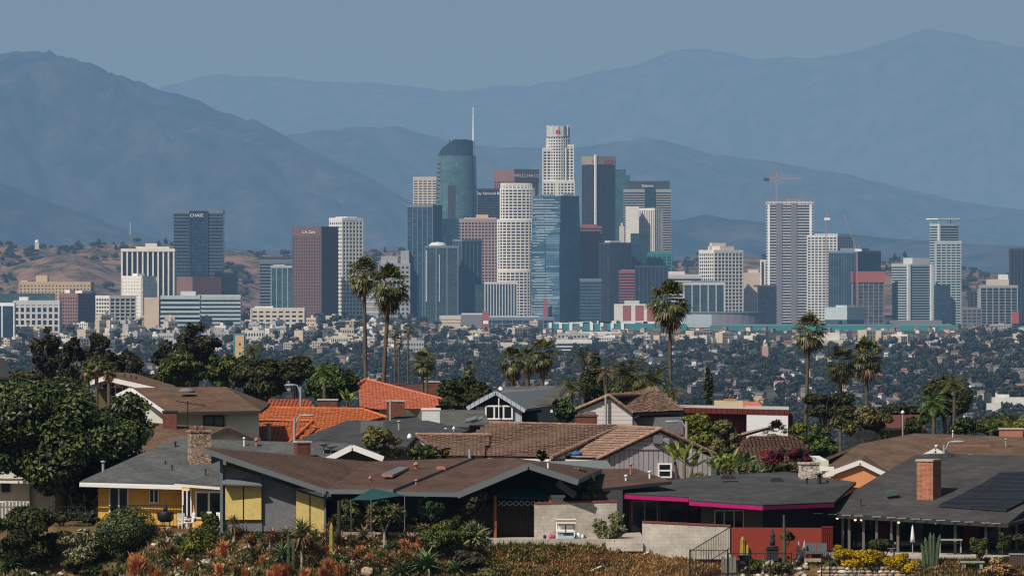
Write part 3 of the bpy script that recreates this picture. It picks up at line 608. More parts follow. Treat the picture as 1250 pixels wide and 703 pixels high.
tower('office_building', 'plain grey stepped block to the right behind the twin palms', 'office building', 424, 462, 357, 8700, body='grey', frame='lgrey', style='b', fh=7, bf=.3)
tower('school', 'wide low white block with two storeys below the brown granite tower', 'building', 307, 371, 377, 7300, body='win', frame='cream', style='bv', fh=5, bay=7, bf=.55, pf=.4, plant=[(.05, .4, 3, 'white')])
t = tower('sign_tower', 'green framed tower with a yellow patterned panel above the trees', 'tower', 285, 300, 407, 5600, body='tealmetal', depth=8)
strip(t, 'yellow_panel', cm_('yellow panel', (.62, .42, .16)), .14, .86, 3, t['_h'] - 1.5)
for z in (.35, .55, .75): strip(t, 'dark_emblem', C['dk'], .44, .56, t['_h'] * z, t['_h'] * z + 2, 1.2)
# ---- tower cranes
def crane(label, px, ytop, ybase, Y, jl, jr, yj, luff=None):
    x = Xp(px, Y); zb = Zp(ybase, Y); t = thing('tower_crane', label, 'crane', (x, Y, zb), 0, None); zt = Zp(ytop, Y) - zb; zj = Zp(yj, Y) - zb; m = Y / F
    mb = MB(); s = 1.0; z = 0
    for dx in (-s, s):
        for dy in (-s, s): mb.bar((dx, dy, 0), (dx, dy, zj + 3), .55)
    i = 0
    while z < zj:
        for dy in (-s, s): mb.bar((-s if i % 2 else s, dy, z), (s if i % 2 else -s, dy, z + 3.2), .35)
        z += 3.2; i += 1
    mb.build('mast', C['crane'], t, (0, 0, 0)); j = MB()
    if luff is None:
        for dz in (0, 2.4): j.bar((jl * m, 0, zj + dz * .4), (jr * m, 0, zj + dz * .4), .8)
        for k in range(22): u = jl * m + (jr - jl) * m * k / 22; j.bar((u, 0, zj), (u + (jr - jl) * m / 44, 0, zj + 1.6), .3)
        j.bar((jl * m, 0, zj), (0, 0, zt), .3).bar((jr * m * .7, 0, zj + 1), (0, 0, zt), .3)
        MB().bx((jl * m - 2, -1.2, zj - 4), (jl * m + 6, 1.2, zj + 1)).build('counterweight', C['dk'], t, (0, 0, 0))
        MB().bar((0, 0, zj), (0, 0, zt), 1.5).build('apex', C['crane'], t, (0, 0, 0))
    else:
        e = Vector((luff[0] * m, 0, zt))
        for d in (-.9, .9): j.bar((0, d, zj), e + Vector((0, d * .3, 0)), .7)
        for k in range(16): a = Vector((0, -.9, zj)).lerp(e, k / 16); b = Vector((0, .9, zj)).lerp(e, (k + 1) / 16); j.bar(a, b, .4)
        j.bar((0, 0, zj), (luff[1] * m, 0, zj + 9), .8)
        MB().bx((-3, -1.5, zj - 1), (luff[1] * m + 2, 1.5, zj + 2.5)).build('counterweight', C['sign'], t, (0, 0, 0))
    j.build('jib', C['crane'], t, (0, 0, 0))
crane('hammerhead tower crane standing over the tallest right tower', 948, 210, 246, 9720, -14, 30, 218)
crane('tall orange mast crane before the second unfinished tower', 1008.5, 256, 388, 9330, -6, 10, 268, (1.2, 3))
crane('orange luffing crane with a raised jib on the netted building site', 1046, 262, 388, 9300, -6, 10, 306, (-16, 4))
# ================================================================== THE PLAIN BETWEEN: low buildings, houses, trees
def leaf_quads(centres, normals, size, r, jitter=.6, aspect=1.5):
    """one small quad per centre, turned about its own random frame near the given normal"""
    n = len(centres); nn = normals + r.normal(0, jitter, (n, 3)); nn /= np.linalg.norm(nn, axis=1)[:, None] + 1e-9
    t = r.normal(0, 1, (n, 3)); t -= nn * (t * nn).sum(1)[:, None]; t /= np.linalg.norm(t, axis=1)[:, None] + 1e-9
    b = np.cross(nn, t); s = (size * r.uniform(.55, 1.35, n))[:, None]
    c = centres
    return np.stack([c - t * s * aspect * .5, c - b * s * .38 + t * s * .05, c + t * s * aspect * .5, c + b * s * .38 - t * s * .05], 1)
def clump_points(lobes, n, r, shell=.45):
    """points in a set of ellipsoid lobes (x,y,z,rx,ry,rz), thick towards the outside; returns points, outward normals"""
    L = np.array(lobes, float); wgt = (L[:, 3] * L[:, 4] + L[:, 4] * L[:, 5]) ; k = r.choice(len(L), n, p=wgt / wgt.sum())
    d = r.normal(0, 1, (n, 3)); d /= np.linalg.norm(d, axis=1)[:, None]
    rad = r.uniform(shell, 1, n) ** .6
    p = L[k, :3] + d * L[k, 3:6] * rad[:, None]
    return p, d
def lobes_of(c, R_, n, r, size=.45, flat=.8):
    """n lobes filling an ellipsoid of radii R_ about c"""
    out = []
    for i in range(n):
        d = r.normal(0, 1, 3); d /= np.linalg.norm(d); s = size * r.uniform(.5, 1.3); q = r.uniform(.2, 1) ** .5 * (1 - s * .8)
        out.append((c[0] + d[0] * R_[0] * q, c[1] + d[1] * R_[1] * q, c[2] + d[2] * R_[2] * q, R_[0] * s, R_[1] * s, R_[2] * s * flat))
    return out
FT = leafy('distant foliage', [(.014, .020, .015), (.03, .036, .024), (.042, .047, .03), (.075, .072, .05)], .9, .0, 0)
BARK = plain('tree bark', (.09, .065, .045), .35, 3, .95)
def far_tree(seed, R_, H, n=150):
    r = np.random.default_rng(seed); lo_ = lobes_of((0, 0, H - R_[2]), R_, 9, r, .5)
    p, d = clump_points(lo_, n, r, .7)
    return leaf_quads(p, d, max(R_) * .34, r, .35, 1.2)
FAR = [((5, 5, 4), 9), ((7, 6, 4.5), 11), ((4, 4, 5), 11), ((9, 7, 5), 12), ((3.2, 3.2, 6), 14), ((6, 5, 3.4), 7.5)]
protos = []
for i, (R_, H) in enumerate(FAR):
    protos.append((R_, H, far_tree(100 + i, R_, H)))
def rows(n, lo_, hi, r):
    """random spots on the plain, even in picture height: px, Y"""
    out = []
    for _ in range(n):
        px = r.uniform(-60, 1310); row = lo_ + (hi - lo_) * r.random(); Y = float(np.interp(-row, [-p for p in ROWS_Y], ROWS_D))
        out.append((px, Y))
    return out
ROWS_Y = [568, 528, 498, 480, 450, 428, 412, 402, 396, 391][:]; ROWS_D = [3500, 3900, 4500, 5000, 6000, 7000, 8000, 9000, 10000, 11000]
r = np.random.default_rng(5)
# the single trees: the nearest and largest on the plain
objs = []
n_single = 0
for k, (px, Y) in enumerate(sorted(rows(7000, 394, 562, r), key=lambda a: a[1])):
    if 655 < px < 1175 and 7350 < Y < 8950: continue
    i = int(r.integers(0, len(protos))); R_, H, q = protos[i]; s = r.uniform(.6, 1.2) * (1 if Y < 8500 else .9); a = r.uniform(0, 6.28)
    x = Xp(px, Y); z = gz(x, Y) - .5
    if n_single < 260 and Y > 4700:
        if n_single < len(protos) * 1 and not any(o[0] == i for o in objs):
            t = thing('distant_tree', 'small dark bushy tree standing among the houses on the hazy plain', 'tree', (x, Y, z), a, 'dark trees on the hazy plain')
            MB().quads(q).build('crown', FT, t, (0, 0, 0)); MB().tube([(0, 0, 0), (0, 0, H * .6)], [.4, .2], 6).build('trunk', BARK, t, (0, 0, 0)); objs.append((i, t))
        else:
            src = [o for o in objs if o[0] == i]
            if not src: continue
            t = copy_tree(src[0][1]); t.location = (x, Y, z); t.rotation_euler = (0, 0, a)
        t.scale = (s, s, s); n_single += 1
    else:
        if k % 1 == 0:
            ca, sa = math.cos(a), math.sin(a); M = np.array([[ca, -sa, 0], [sa, ca, 0], [0, 0, 1]]) * s
            objs.append(('q', q @ M.T + np.array([x, Y, z])))
wood = MB().quads(np.concatenate([o[1] for o in objs if o[0] == 'q'])); tag(wood.build('woodland', FT), kind='stuff')
# trees on the brown hills
hq = []
for k in range(4200):
    px = r.uniform(-40, 1290); Y = r.uniform(11800, 13650); c = noise.noise((px * .016, Y * .0022, 8.0)) + (.35 if Y > 13350 else 0)
    if c < .02 or 500 < px < 815: continue
    hq.append((px, Y))
dg = bpy.context.evaluated_depsgraph_get(); qs = []
for px, Y in hq:
    x = Xp(px, Y); ok, loc, *_ = sc.ray_cast(dg, Vector((x, Y, 900)), Vector((0, 0, -1)))
    if not ok or loc.z < -40: continue
    R_, H, q = protos[int(r.integers(0, 6))]; s = r.uniform(.8, 1.7); qs.append(q * s + np.array([x, Y, loc.z - 3]))
if qs: tag(MB().quads(np.concatenate(qs)).build('woodland', FT), kind='stuff')

# ---- houses and low blocks
HW = {'white': plain('white stucco far', (.60, .585, .55), .14, .05), 'cream': plain('cream stucco far', (.50, .42, .32), .14, .05), 'sand': plain('sand stucco far', (.42, .33, .25), .14, .05), 'pink': plain('pink stucco', (.44, .28, .23), .15, .05), 'grey': plain('grey stucco far', (.38, .38, .38), .14, .05), 'dull': plain('dull stucco', (.24, .205, .175), .15, .05)}
HR = {'tile': plain('red tile roof', (.30, .12, .075), .2, .05), 'brownr': plain('brown shingle roof', (.11, .075, .055), .2, .05), 'greyr': plain('grey shingle roof', (.14, .14, .14), .2, .05), 'whiter': plain('white flat roof', (.46, .45, .42), .1, .05)}
def gable_house(w, d, h, rh, wm, rm):
    mb = MB(); mb.bx((-w / 2, -d / 2, -2), (w / 2, d / 2, h), 0)
    e = .5
    mb.add([(-w / 2, -d / 2, h), (w / 2, -d / 2, h), (w / 2, d / 2, h), (-w / 2, d / 2, h), (-w / 2, 0, h + rh * .95), (w / 2, 0, h + rh * .95)], [(0, 4, 3), (1, 2, 5)], 0)
    for s in (-1, 1):
        mb.slab([(-w / 2 - e, s * (d / 2 + e), h - rh * e / (d / 2)), (w / 2 + e, s * (d / 2 + e), h - rh * e / (d / 2)), (w / 2 + e, 0, h + rh), (-w / 2 - e, 0, h + rh)], .25, 1, 1)
    k = max(2, int(w / 4))
    for i in range(k): x = w * ((i + .5) / k - .5); mb.bx((x - .7, -d / 2 - .05, 1), (x + .7, -d / 2 + .02, 2.3), 2)
    return mb
def flat_block(w, d, h, n):
    mb = MB().bx((-w / 2, -d / 2, -2), (w / 2, d / 2, h), 0).bx((-w / 2 + .4, -d / 2 + .4, h), (w / 2 - .4, d / 2 - .4, h + .1), 1)
    mb.bx((-w * .1, -d * .2, h + .1), (w * .15, d * .2, h + 2), 0)
    for f in range(n):
        z = 1 + f * (h - 1) / n; k = max(3, int(w / 3.2))
        for i in range(k): x = w * ((i + .5) / k - .5); mb.bx((x - .9, -d / 2 - .06, z), (x + .9, -d / 2 + .02, z + 1.5), 2)
    return mb
WIN = glass('distant window', (.02, .025, .03), .2)
kinds = [
 ('house', 'tiny white gabled house with a grey roof among trees on the hazy plain', 'white houses with grey roofs on the plain', gable_house(14, 10, 4, 2.2, 0, 0), 'white', 'greyr'),
 ('house', 'tiny cream house with a red tile roof among trees on the hazy plain', 'cream houses with tile roofs on the plain', gable_house(15, 10, 4.4, 2.4, 0, 0), 'cream', 'tile'),
 ('house', 'tiny pink house with a brown roof among trees on the hazy plain', 'pink houses with brown roofs on the plain', gable_house(13, 10, 4.5, 2.4, 0, 0), 'pink', 'brownr'),
 ('house', 'tiny sand coloured house with a brown roof among trees on the hazy plain', 'sand houses with brown roofs on the plain', gable_house(16, 11, 4.2, 2.2, 0, 0), 'sand', 'brownr'),
 ('house', 'tiny dull grey house with a brown roof among trees on the hazy plain', 'dull houses on the plain', gable_house(15, 11, 4, 2.4, 0, 0), 'dull', 'brownr'),
 ('low_building', 'small white flat roofed block on the hazy plain', 'white flat roofed blocks on the plain', flat_block(24, 14, 7, 2), 'white', 'whiter'),
 ('low_building', 'small cream flat roofed block with rows of windows on the plain', 'cream flat roofed blocks on the plain', flat_block(20, 14, 10, 3), 'cream', 'whiter'),
 ('low_building', 'small grey flat roofed block on the hazy plain', 'grey flat roofed blocks on the plain', flat_block(28, 18, 8, 2), 'grey', 'greyr'),
]
src = {}
def put_house(i, px, Y, a, s):
    nm, lb, gr, mb, wm, rm = kinds[i]; x = Xp(px, Y)
    if i not in src:
        o = mb.build(nm, [HW[wm], HR[rm], WIN]); tag(o, lb, 'house' if i < 5 else 'building', gr); src[i] = o
    else: o = src[i].copy(); col.objects.link(o)
    o.location = (x, Y, gz(x, Y) + (2.4 if i < 5 else 0)); o.rotation_euler = (0, 0, a); o.scale = s
r = np.random.default_rng(11)
for k in range(295):
    px = r.uniform(-20, 1270); row = 404 + 92 * r.random() ** 1.3
    row += 3 * math.sin(px * .013 + 2) ; row = min(max(row, 402), 500)
    Y = float(np.interp(-row, [-p for p in ROWS_Y], ROWS_D)); i = int(r.choice(5, p=[.46, .10, .10, .20, .14]))
    q = r.uniform(.3, .62); put_house(i, px, Y, R(r.choice([-38, 52, -38, 10])) + r.normal(0, .1), (q * r.uniform(.8, 1.4), q, q * 1.0))
for k in range(180):
    u = r.random()
    if u < .55: px = r.uniform(-20, 500); row = r.uniform(385, 418); 
    elif u < .8: px = r.uniform(560, 860); row = r.uniform(402, 420)
    else: px = r.uniform(840, 1270); row = r.uniform(396, 425)
    if px > 655 and px < 1175: row = max(row, 419)
    Y = float(np.interp(-row, [-p for p in ROWS_Y], ROWS_D)) if u >= .55 else r.uniform(6300, 8000)
    q = r.uniform(.5, 1.1); put_house(5 + int(r.choice(3, p=[.42, .4, .18])), px, Y, R(r.choice([-30, 0, 40])), (q * r.uniform(.6, 1.5), q, q * r.uniform(.8, 1.5)))
for k in range(118):
    px = r.uniform(-15, 505); Y = r.uniform(6500, 7300); q = r.uniform(.28, .62); put_house(5 + int(r.choice(3, p=[.34, .42, .24])), px, Y, R(r.choice([-30, 0, 40])), (q * r.uniform(.6, 1.5), q, q * r.uniform(1.2, 3.6)))
# the rest of the far houses, too many to count
hv = MB()
for k in range(1700):
    px = r.uniform(-20, 1270); row = 400 + 120 * r.random() ** 1.2 + 4 * math.sin(px * .02); Y = float(np.interp(-row, [-p for p in ROWS_Y], ROWS_D)); x = Xp(px, Y); z = gz(x, Y) + 3.2; w_, d_, h_ = r.uniform(3, 9), r.uniform(3, 6), r.uniform(1.2, 3); a = R(r.choice([-38, 52, 10])); m = int(r.choice(4, p=[.22, .2, .3, .28]))
    ca, sa = math.cos(a), math.sin(a)
    def T(u, v, q): return (x + u * ca - v * sa, Y + u * sa + v * ca, z + q)
    hv.box((x, Y, z + h_ / 2 - 2), (w_, d_, h_ + 4), m, a)
    hv.add([T(-w_ / 2 - .4, -d_ / 2 - .4, h_), T(w_ / 2 + .4, -d_ / 2 - .4, h_), T(w_ / 2 + .4, 0, h_ + 1.3), T(-w_ / 2 - .4, 0, h_ + 1.3), T(w_ / 2 + .4, d_ / 2 + .4, h_), T(-w_ / 2 - .4, d_ / 2 + .4, h_)], [(0, 1, 2, 3), (3, 2, 4, 5), (0, 3, 5), (1, 4, 2)], 4 + int(r.choice(3, p=[.5, .36, .14])))
tag(hv.build('far_houses', [HW['white'], HW['sand'], HW['dull'], HW['dull'], HR['greyr'], HR['brownr'], HR['tile']]), kind='stuff')
# ---- single landmarks on the plain
def near_block(name, label, cat, xl, xr, top, base, **k):
    Y = float(np.interp(-base, [-p for p in ROWS_Y], ROWS_D)); return tower(name, label, cat, xl, xr, top, Y, **k)
near_block('hospital', 'broad beige stepped block among the trees behind the palm pair', 'building', 1003, 1040, 415, 428, body='sand', plant=[(.1, .6, 8, 'white')])
near_block('warehouse', 'long white low warehouse with a red roof edge at the centre of the plain', 'warehouse', 584, 690, 418, 425, body='cream', roof='red')
near_block('warehouse', 'white curved fronted warehouse just below the teal hall', 'warehouse', 690, 756, 405, 412, body='white', roof='lgrey')
near_block('parking_garage', 'open white parking structure with four decks on the plain', 'parking garage', 680, 722, 416, 434, body='dark', frame='white', style='b', fh=3.6, bf=.35)
near_block('office_block', 'small dark block right of the open parking structure', 'building', 722, 742, 417, 432, body='dark')
near_block('school', 'white flat school block at far right of the plain', 'building', 1213, 1262, 485, 494, body='white', plant=[(.1, .4, 2, 'white')])
near_block('low_building', 'second white block at far right lower on the plain', 'building', 1205, 1222, 492, 499, body='white')
near_block('low_building', 'long low white block left of the lone slim palm at right', 'building', 957, 976, 485, 490, body='white')
Y = 5200; x = Xp(724, Y); t = thing('church_spire', 'pale pointed church spire rising behind the dark cypress', 'spire', (x, Y, gz(x, Y)))
MB().bx((-2.2, -2.2, 0), (2.2, 2.2, 12.5)).build('tower_wall', C['lgrey'], t, (0, 0, 0)); MB().lathe((0, 0, 12.5), [(2.7, 0), (2.2, 3), (1.2, 6), (.15, 9)], 8, 0, False).build('spire', C['cream'], t, (0, 0, 0))
Y = 6300; x = Xp(934, Y); t = thing('bell_tower', 'slim pinkish bell tower alone on the plain to the right', 'tower', (x, Y, gz(x, Y)))
MB().bx((-3, -3, 0), (3, 3, 16)).build('tower_wall', HW['pink'], t, (0, 0, 0)); MB().bx((-2, -2, 16), (2, 2, 19)).lathe((0, 0, 19), [(2.6, 0), (.2, 4)], 8).build('belfry', C['cream'], t, (0, 0, 0))
for (px, py, hh) in ((45, 291, 16),): 
    Y = 12900; t = thing('observatory', 'white dome on the hill crest at far left', 'observatory', (Xp(px, Y), Y, Zp(py + 6, Y))); MB().bx((-4, -4, -12), (4, 4, 2)).build('wall', C['cream'], t, (0, 0, 0)); MB().lathe((0, 0, 2), [(4, 0), (3.6, 2), (2.3, 4), (.3, 5)], 14).build('dome', C['sign'], t, (0, 0, 0))
Y = 12800; t = thing('radio_mast', 'thin red and white radio mast on the hill above the white finned tower', 'mast', (Xp(159, Y), Y, Zp(300, Y))); MB().tube([(0, 0, -10), (0, 0, 22)], [.8, .6], 6).build('lower_mast', C['crane'], t, (0, 0, 0)); MB().tube([(0, 0, 22), (0, 0, 46)], [.6, .35], 6).build('upper_mast', C['sign'], t, (0, 0, 0))
# ================================================================== HOUSES ON THE NEAR HILL
def shingle(name, c, v=.16, zs=3.0):
    return bricky(name, mul(c, 1 - v), mul(c, 1 + v), mul(c, .75), .32, .16, .012, .95, 0, zs, .2, .5, .12, 0, .34, .55)
S = {'grey': shingle('grey composition shingle', (.100, .103, .103)), 'dark': shingle('dark grey roll roofing', (.066, .065, .065)), 'black': shingle('charcoal shingle', (.062, .060, .059)),
     'brown': shingle('dark brown shingle', (.098, .060, .046)), 'tan': shingle('tan brown shingle', (.135, .088, .058)), 'cbrown': shingle('warm brown shingle', (.14, .086, .058)), 'olive': shingle('olive grey shingle', (.11, .107, .094))}
TILE = {'brown': plain('brown clay tile', (.26, .155, .105), .4, 1.6, .85, fine=9, c2=(.42, .27, .195)), 'orange': plain('orange clay tile', (.46, .115, .032), .25, 1.2, .8, fine=9, c2=(.66, .20, .065)), 'red': plain('coral clay tile', (.50, .125, .06), .2, 1.2, .8, fine=9, c2=(.64, .20, .105))}
M_ = {
 'white': plain('white painted wood', (.78, .77, .74), .08, 2, .6), 'ygold': plain('golden yellow stucco', (.70, .40, .085), .16, .5, .85), 'ypanel': plain('yellow wall panel', (.60, .46, .16), .12, .5, .7),
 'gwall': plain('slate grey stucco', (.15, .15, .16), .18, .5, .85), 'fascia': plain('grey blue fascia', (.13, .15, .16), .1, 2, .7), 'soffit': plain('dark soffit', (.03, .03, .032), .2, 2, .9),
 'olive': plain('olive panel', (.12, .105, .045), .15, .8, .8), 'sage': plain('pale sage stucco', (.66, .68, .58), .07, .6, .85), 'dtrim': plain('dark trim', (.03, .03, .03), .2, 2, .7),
 'lav': bricky('lavender grey board siding', (.42, .38, .40), (.47, .43, .45), (.16, .14, .15), .42, 40, .035, .8, 0, 1, .2, 0, .2, 0, .12), 'lavh': bricky('lavender lap siding', (.42, .38, .40), (.46, .42, .44), (.2, .18, .19), 40, .28, .02, .8, 0, 1, .2, 0, .2, 0, .12),
 'whites': bricky('off white lap siding', (.60, .56, .54), (.64, .60, .58), (.34, .31, .3), 40, .3, .02, .8, 0, 1, .2, 0, .2, 0, .1), 'blue': bricky('pale blue board siding', (.42, .48, .56), (.45, .51, .59), (.22, .25, .3), .35, 40, .03, .7, 0, 1, .2, 0, .2, 0, .1),
 'navy': plain('near black blue wall', (.015, .02, .028), .2, 1, .7), 'maroon': bricky('maroon board siding', (.13, .022, .02), (.15, .028, .024), (.05, .008, .008), .4, 40, .03, .7, 0, 1, .2, 0, .2, 0, .15),
 'pinkf': plain('magenta painted fascia', (.37, .010, .12), .16, 2, .5), 'char': plain('charcoal stucco', (.062, .062, .06), .12, .8, .85), 'warmg': plain('warm grey stucco', (.14, .135, .125), .1, .8, .85),
 'orange': plain('peach orange stucco', (.70, .30, .13), .08, .8, .85), 'block': bricky('grey concrete block', (.46, .41, .345), (.51, .46, .395), (.38, .34, .29), .4, .2, .012, .95, 0, 1, .2, .5, .1, 0, .42, .9),
 'block2': bricky('cream concrete block', (.52, .47, .40), (.56, .51, .44), (.45, .40, .34), .4, .2, .012, .95, 0, 1, .2, .5, .1, 0, .34, .9), 'coping': plain('terracotta coping', (.22, .06, .045), .2, 2, .8),
 'redw': plain('brick red stucco', (.27, .043, .027), .1, .6, .85), 'brick': bricky('red chimney brick', (.30, .085, .045), (.42, .15, .075), (.36, .27, .2), .21, .075, .01, .9, 0, 1, .35, .5, .15, 0, .3, 2),
 'dbrick': bricky('dark red brick', (.15, .045, .03), (.22, .07, .045), (.10, .07, .06), .21, .075, .01, .9, 0, 1, .3, .5, .15, 0, .3, 2), 'redtrim': plain('red painted fascia', (.25, .03, .025), .1, 2, .6),
 'wblock': bricky('white painted block', (.62, .63, .64), (.68, .69, .7), (.42, .43, .44), .4, .2, .014, .85, 0, 1, .2, .5, .1, 0, .1), 'pale': plain('pale grey roof membrane', (.42, .40, .37), .12, .8, .8), 'sheet': plain('weathered grey green sheet', (.15, .165, .155), .12, 1, .7),
 'iron': plain('black wrought iron', (.012, .012, .013), .2, 3, .5, spec=.4), 'galv': plain('galvanised metal', (.30, .31, .31), .15, 3, .45, spec=.5), 'lens': plain('pale lamp glass', (.75, .75, .72), .05, 3, .3),
 'copper': plain('terracotta vent', (.42, .17, .11), .2, 3, .8), 'wood': plain('weathered dark fence wood', (.045, .033, .026), .4, 2.5, .9, fine=12), 'gwood': plain('greyed fence wood', (.20, .18, .155), .3, 2.5, .9, fine=12), 'postw': plain('orange brown post', (.30, .10, .035), .2, 2, .8),
 'sail': plain('teal shade cloth', (.016, .060, .060), .12, 1, .9), 'conc': plain('pale patio concrete', (.42, .37, .31), .18, .9, .9, fine=7), 'solar': bricky('black solar panel', (.013, .014, .018), (.016, .017, .021), (.04, .042, .048), 1.0, .22, .01, .5, 0, 1, 0, 0, .15, 0, .1),
 'mesh': plain('dark mesh', (.03, .03, .028), .2, 3, .8), 'dkgreen': plain('faded green metal', (.06, .12, .10), .2, 2, .6), 'redi': plain('red interior panel', (.16, .02, .018), .15, 1, .8), 'cyan': plain('pale blue plastic', (.35, .6, .68), .1, 2, .5),
}
GL = glass('house window glass', (.012, .016, .02), .06, .5); GL2 = glass('curtained window glass', (.10, .11, .12), .2, .5); BULB = glow('lit bulb', (1, .72, .42), 1.6)
def stone_mat(name, cols, sc_):
    m, nt, b = base_mat(name); L = nt.links.new; g = nd(nt, 'ShaderNodeNewGeometry')
    mp = nd(nt, 'ShaderNodeMapping'); mp.inputs['Scale'].default_value = (1, 1, 1.7); L(g.outputs['Position'], mp.inputs[0])
    v = nd(nt, 'ShaderNodeTexVoronoi', Scale=sc_); L(mp.outputs[0], v.inputs['Vector']); v2 = nd(nt, 'ShaderNodeTexVoronoi', Scale=sc_, feature='DISTANCE_TO_EDGE'); L(mp.outputs[0], v2.inputs['Vector'])
    cr = nd(nt, 'ShaderNodeValToRGB'); sx = nd(nt, 'ShaderNodeSeparateColor'); L(v.outputs['Color'], sx.inputs[0]); L(sx.outputs[0], cr.inputs[0])
    e = cr.color_ramp.elements
    while len(e) < len(cols): e.new(.5)
    for i, c in enumerate(cols): e[i].position = i / (len(cols) - 1); e[i].color = c4(c)
    mr = nd(nt, 'ShaderNodeMapRange'); mr.inputs[1].default_value = 0; mr.inputs[2].default_value = .07; mr.inputs[3].default_value = .25; L(v2.outputs[0], mr.inputs[0])
    mx = nd(nt, 'ShaderNodeVectorMath', operation='SCALE'); L(cr.outputs[0], mx.inputs[0]); L(mr.outputs[0], mx.inputs['Scale']); L(mx.outputs[0], b.inputs['Base Color']); b.inputs['Roughness'].default_value = .95
    bp = nd(nt, 'ShaderNodeBump', Strength=.6, Distance=.06); L(mr.outputs[0], bp.inputs['Height']); L(bp.outputs[0], b.inputs['Normal'])
    return m
STONE = stone_mat('stacked field stone', [(.16, .10, .065), (.34, .23, .15), (.46, .34, .24), (.24, .2, .17)], 4.2)
STONEW = stone_mat('white and brown flagstone', [(.20, .11, .07), (.62, .56, .48), (.5, .42, .33), (.7, .66, .6)], 3.0)

def wall(px0, px1, pt, pb, Y, mat, parent, name='wall', th=.22, pt1=None, pb1=None):
    """wall panel facing the camera between two pixel columns"""
    a, b, c, d = P(px0, pb, Y), P(px1, pb1 or pb, Y), P(px1, pt1 or pt, Y), P(px0, pt, Y); e = Vector((0, th, 0))
    mb = MB().add([a, b, c, d, a + e, b + e, c + e, d + e], [(0, 1, 2, 3), (5, 4, 7, 6), (4, 0, 3, 7), (1, 5, 6, 2), (3, 2, 6, 7), (4, 5, 1, 0)])
    return mb.build(name, mat, parent)
def gable_wall(pts, Y, mat, parent, name='gable_wall', th=.2):
    v = [P(x, y, Y) for x, y in pts]; n = len(v); e = Vector((0, th, 0)); 
    return MB().add(v + [p + e for p in v], [tuple(range(n)), tuple(range(2 * n - 1, n - 1, -1))] + [(i, n + i, n + (i + 1) % n, (i + 1) % n) for i in range(n)]).build(name, mat, parent)
def window(px0, px1, pt, pb, Y, parent, fm=None, gm=None, mull=1, fw=.06, name='window', rails=0):
    fm = fm or M_['white']; a = P(px0, pb, Y); b = P(px1, pt, Y); f = MB(); y0, y1 = Y - .09, Y + .02
    f.bx((a.x, y0, a.z), (a.x + fw, y1, b.z)).bx((b.x - fw, y0, a.z), (b.x, y1, b.z)).bx((a.x + fw, y0, b.z - fw), (b.x - fw, y1, b.z)).bx((a.x + fw, y0, a.z), (b.x - fw, y1, a.z + fw))
    for i in range(mull): x = a.x + (b.x - a.x) * (i + 1) / (mull + 1); f.bx((x - fw / 2, y0 + .01, a.z + fw), (x + fw / 2, y1, b.z - fw))
    for i in range(rails): z = a.z + (b.z - a.z) * (i + 1) / (rails + 1); f.bx((a.x + fw, y0 + .02, z - fw / 2), (b.x - fw, y1, z + fw / 2))
    o = f.build(name, fm, parent); MB().bx((a.x + fw * .5, Y - .05, a.z + fw * .5), (b.x - fw * .5, Y - .035, b.z - fw * .5)).build('pane', gm or GL, o)
    return o
def in_poly(x, y, p):
    c = False; n = len(p)
    for i in range(n):
        x0, y0 = p[i]; x1, y1 = p[i - 1]
        if (y0 > y) != (y1 > y) and x < (x1 - x0) * (y - y0) / (y1 - y0) + x0: c = not c
    return c
def tiles(mb, pts, tw=.27, th=.38, m=0, amp=.018, lip=.05):
    """barrel tiles laid over a roof plane; the first edge is the eave"""
    pts = [Vector(p) for p in pts]; o = pts[0]; u = (pts[1] - o).normalized(); n = Vector((0, 0, 0))
    for i in range(len(pts)): n += pts[i].cross(pts[(i + 1) % len(pts)])
    n.normalize()
    if n.z < 0: n = -n
    v = n.cross(u)
    if (sum((p - o).dot(v) for p in pts)) < 0: v = -v
    q = [((p - o).dot(u), (p - o).dot(v)) for p in pts]; u0, u1 = min(a for a, _ in q), max(a for a, _ in q); v0, v1 = min(b for _, b in q), max(b for _, b in q)
    vs = []; fs = []; nv = int((v1 - v0) / th) + 1; nu = int((u1 - u0) / tw) + 1
    for j in range(nv):
        for i in range(nu):
            cu, cv = u0 + (i + .5) * tw, v0 + (j + .5) * th
            if not in_poly(cu, cv, q): continue
            b = len(vs); jt = rnd.uniform(-.012, .012)
            for k in range(5):
                h = amp * math.sin(math.pi * k / 4); uu = u0 + (i + k / 4) * tw
                vs.append(o + u * uu + v * (cv - th / 2) + n * (h + lip + jt)); vs.append(o + u * uu + v * (cv + th / 2 + .03) + n * (h + jt))
            for k in range(4): fs.append((b + 2 * k, b + 2 * k + 2, b + 2 * k + 3, b + 2 * k + 1))
            fs.append((b, b + 2, b + 4, b + 6, b + 8))
    mb.add(vs, fs, m)
    return mb
def caps(mb, a, b, r=.13, m=0):
    a, b = Vector(a), Vector(b); L = (b - a).length; k = max(1, int(L / .42))
    for i in range(k): mb.tube([a.lerp(b, i / k), a.lerp(b, (i + .97) / k)], [r * 1.15, r * .9], 6, m)
    return mb
def chimney(label, px0, px1, pt, pb, Y, mat, cap=None, rz=0, d=.8, flue=True, cat='chimney'):
    a, b = P(px0, pb, Y), P(px1, pt, Y); w = b.x - a.x; x = (a.x + b.x) / 2; H = b.z - a.z; t = MB(); 
    t.box((x, Y + d / 2, a.z + H / 2), (w, d, H), 0, rz); o = t.build('stack', mat)
    return o, x, Y + d / 2, b.z, w, d
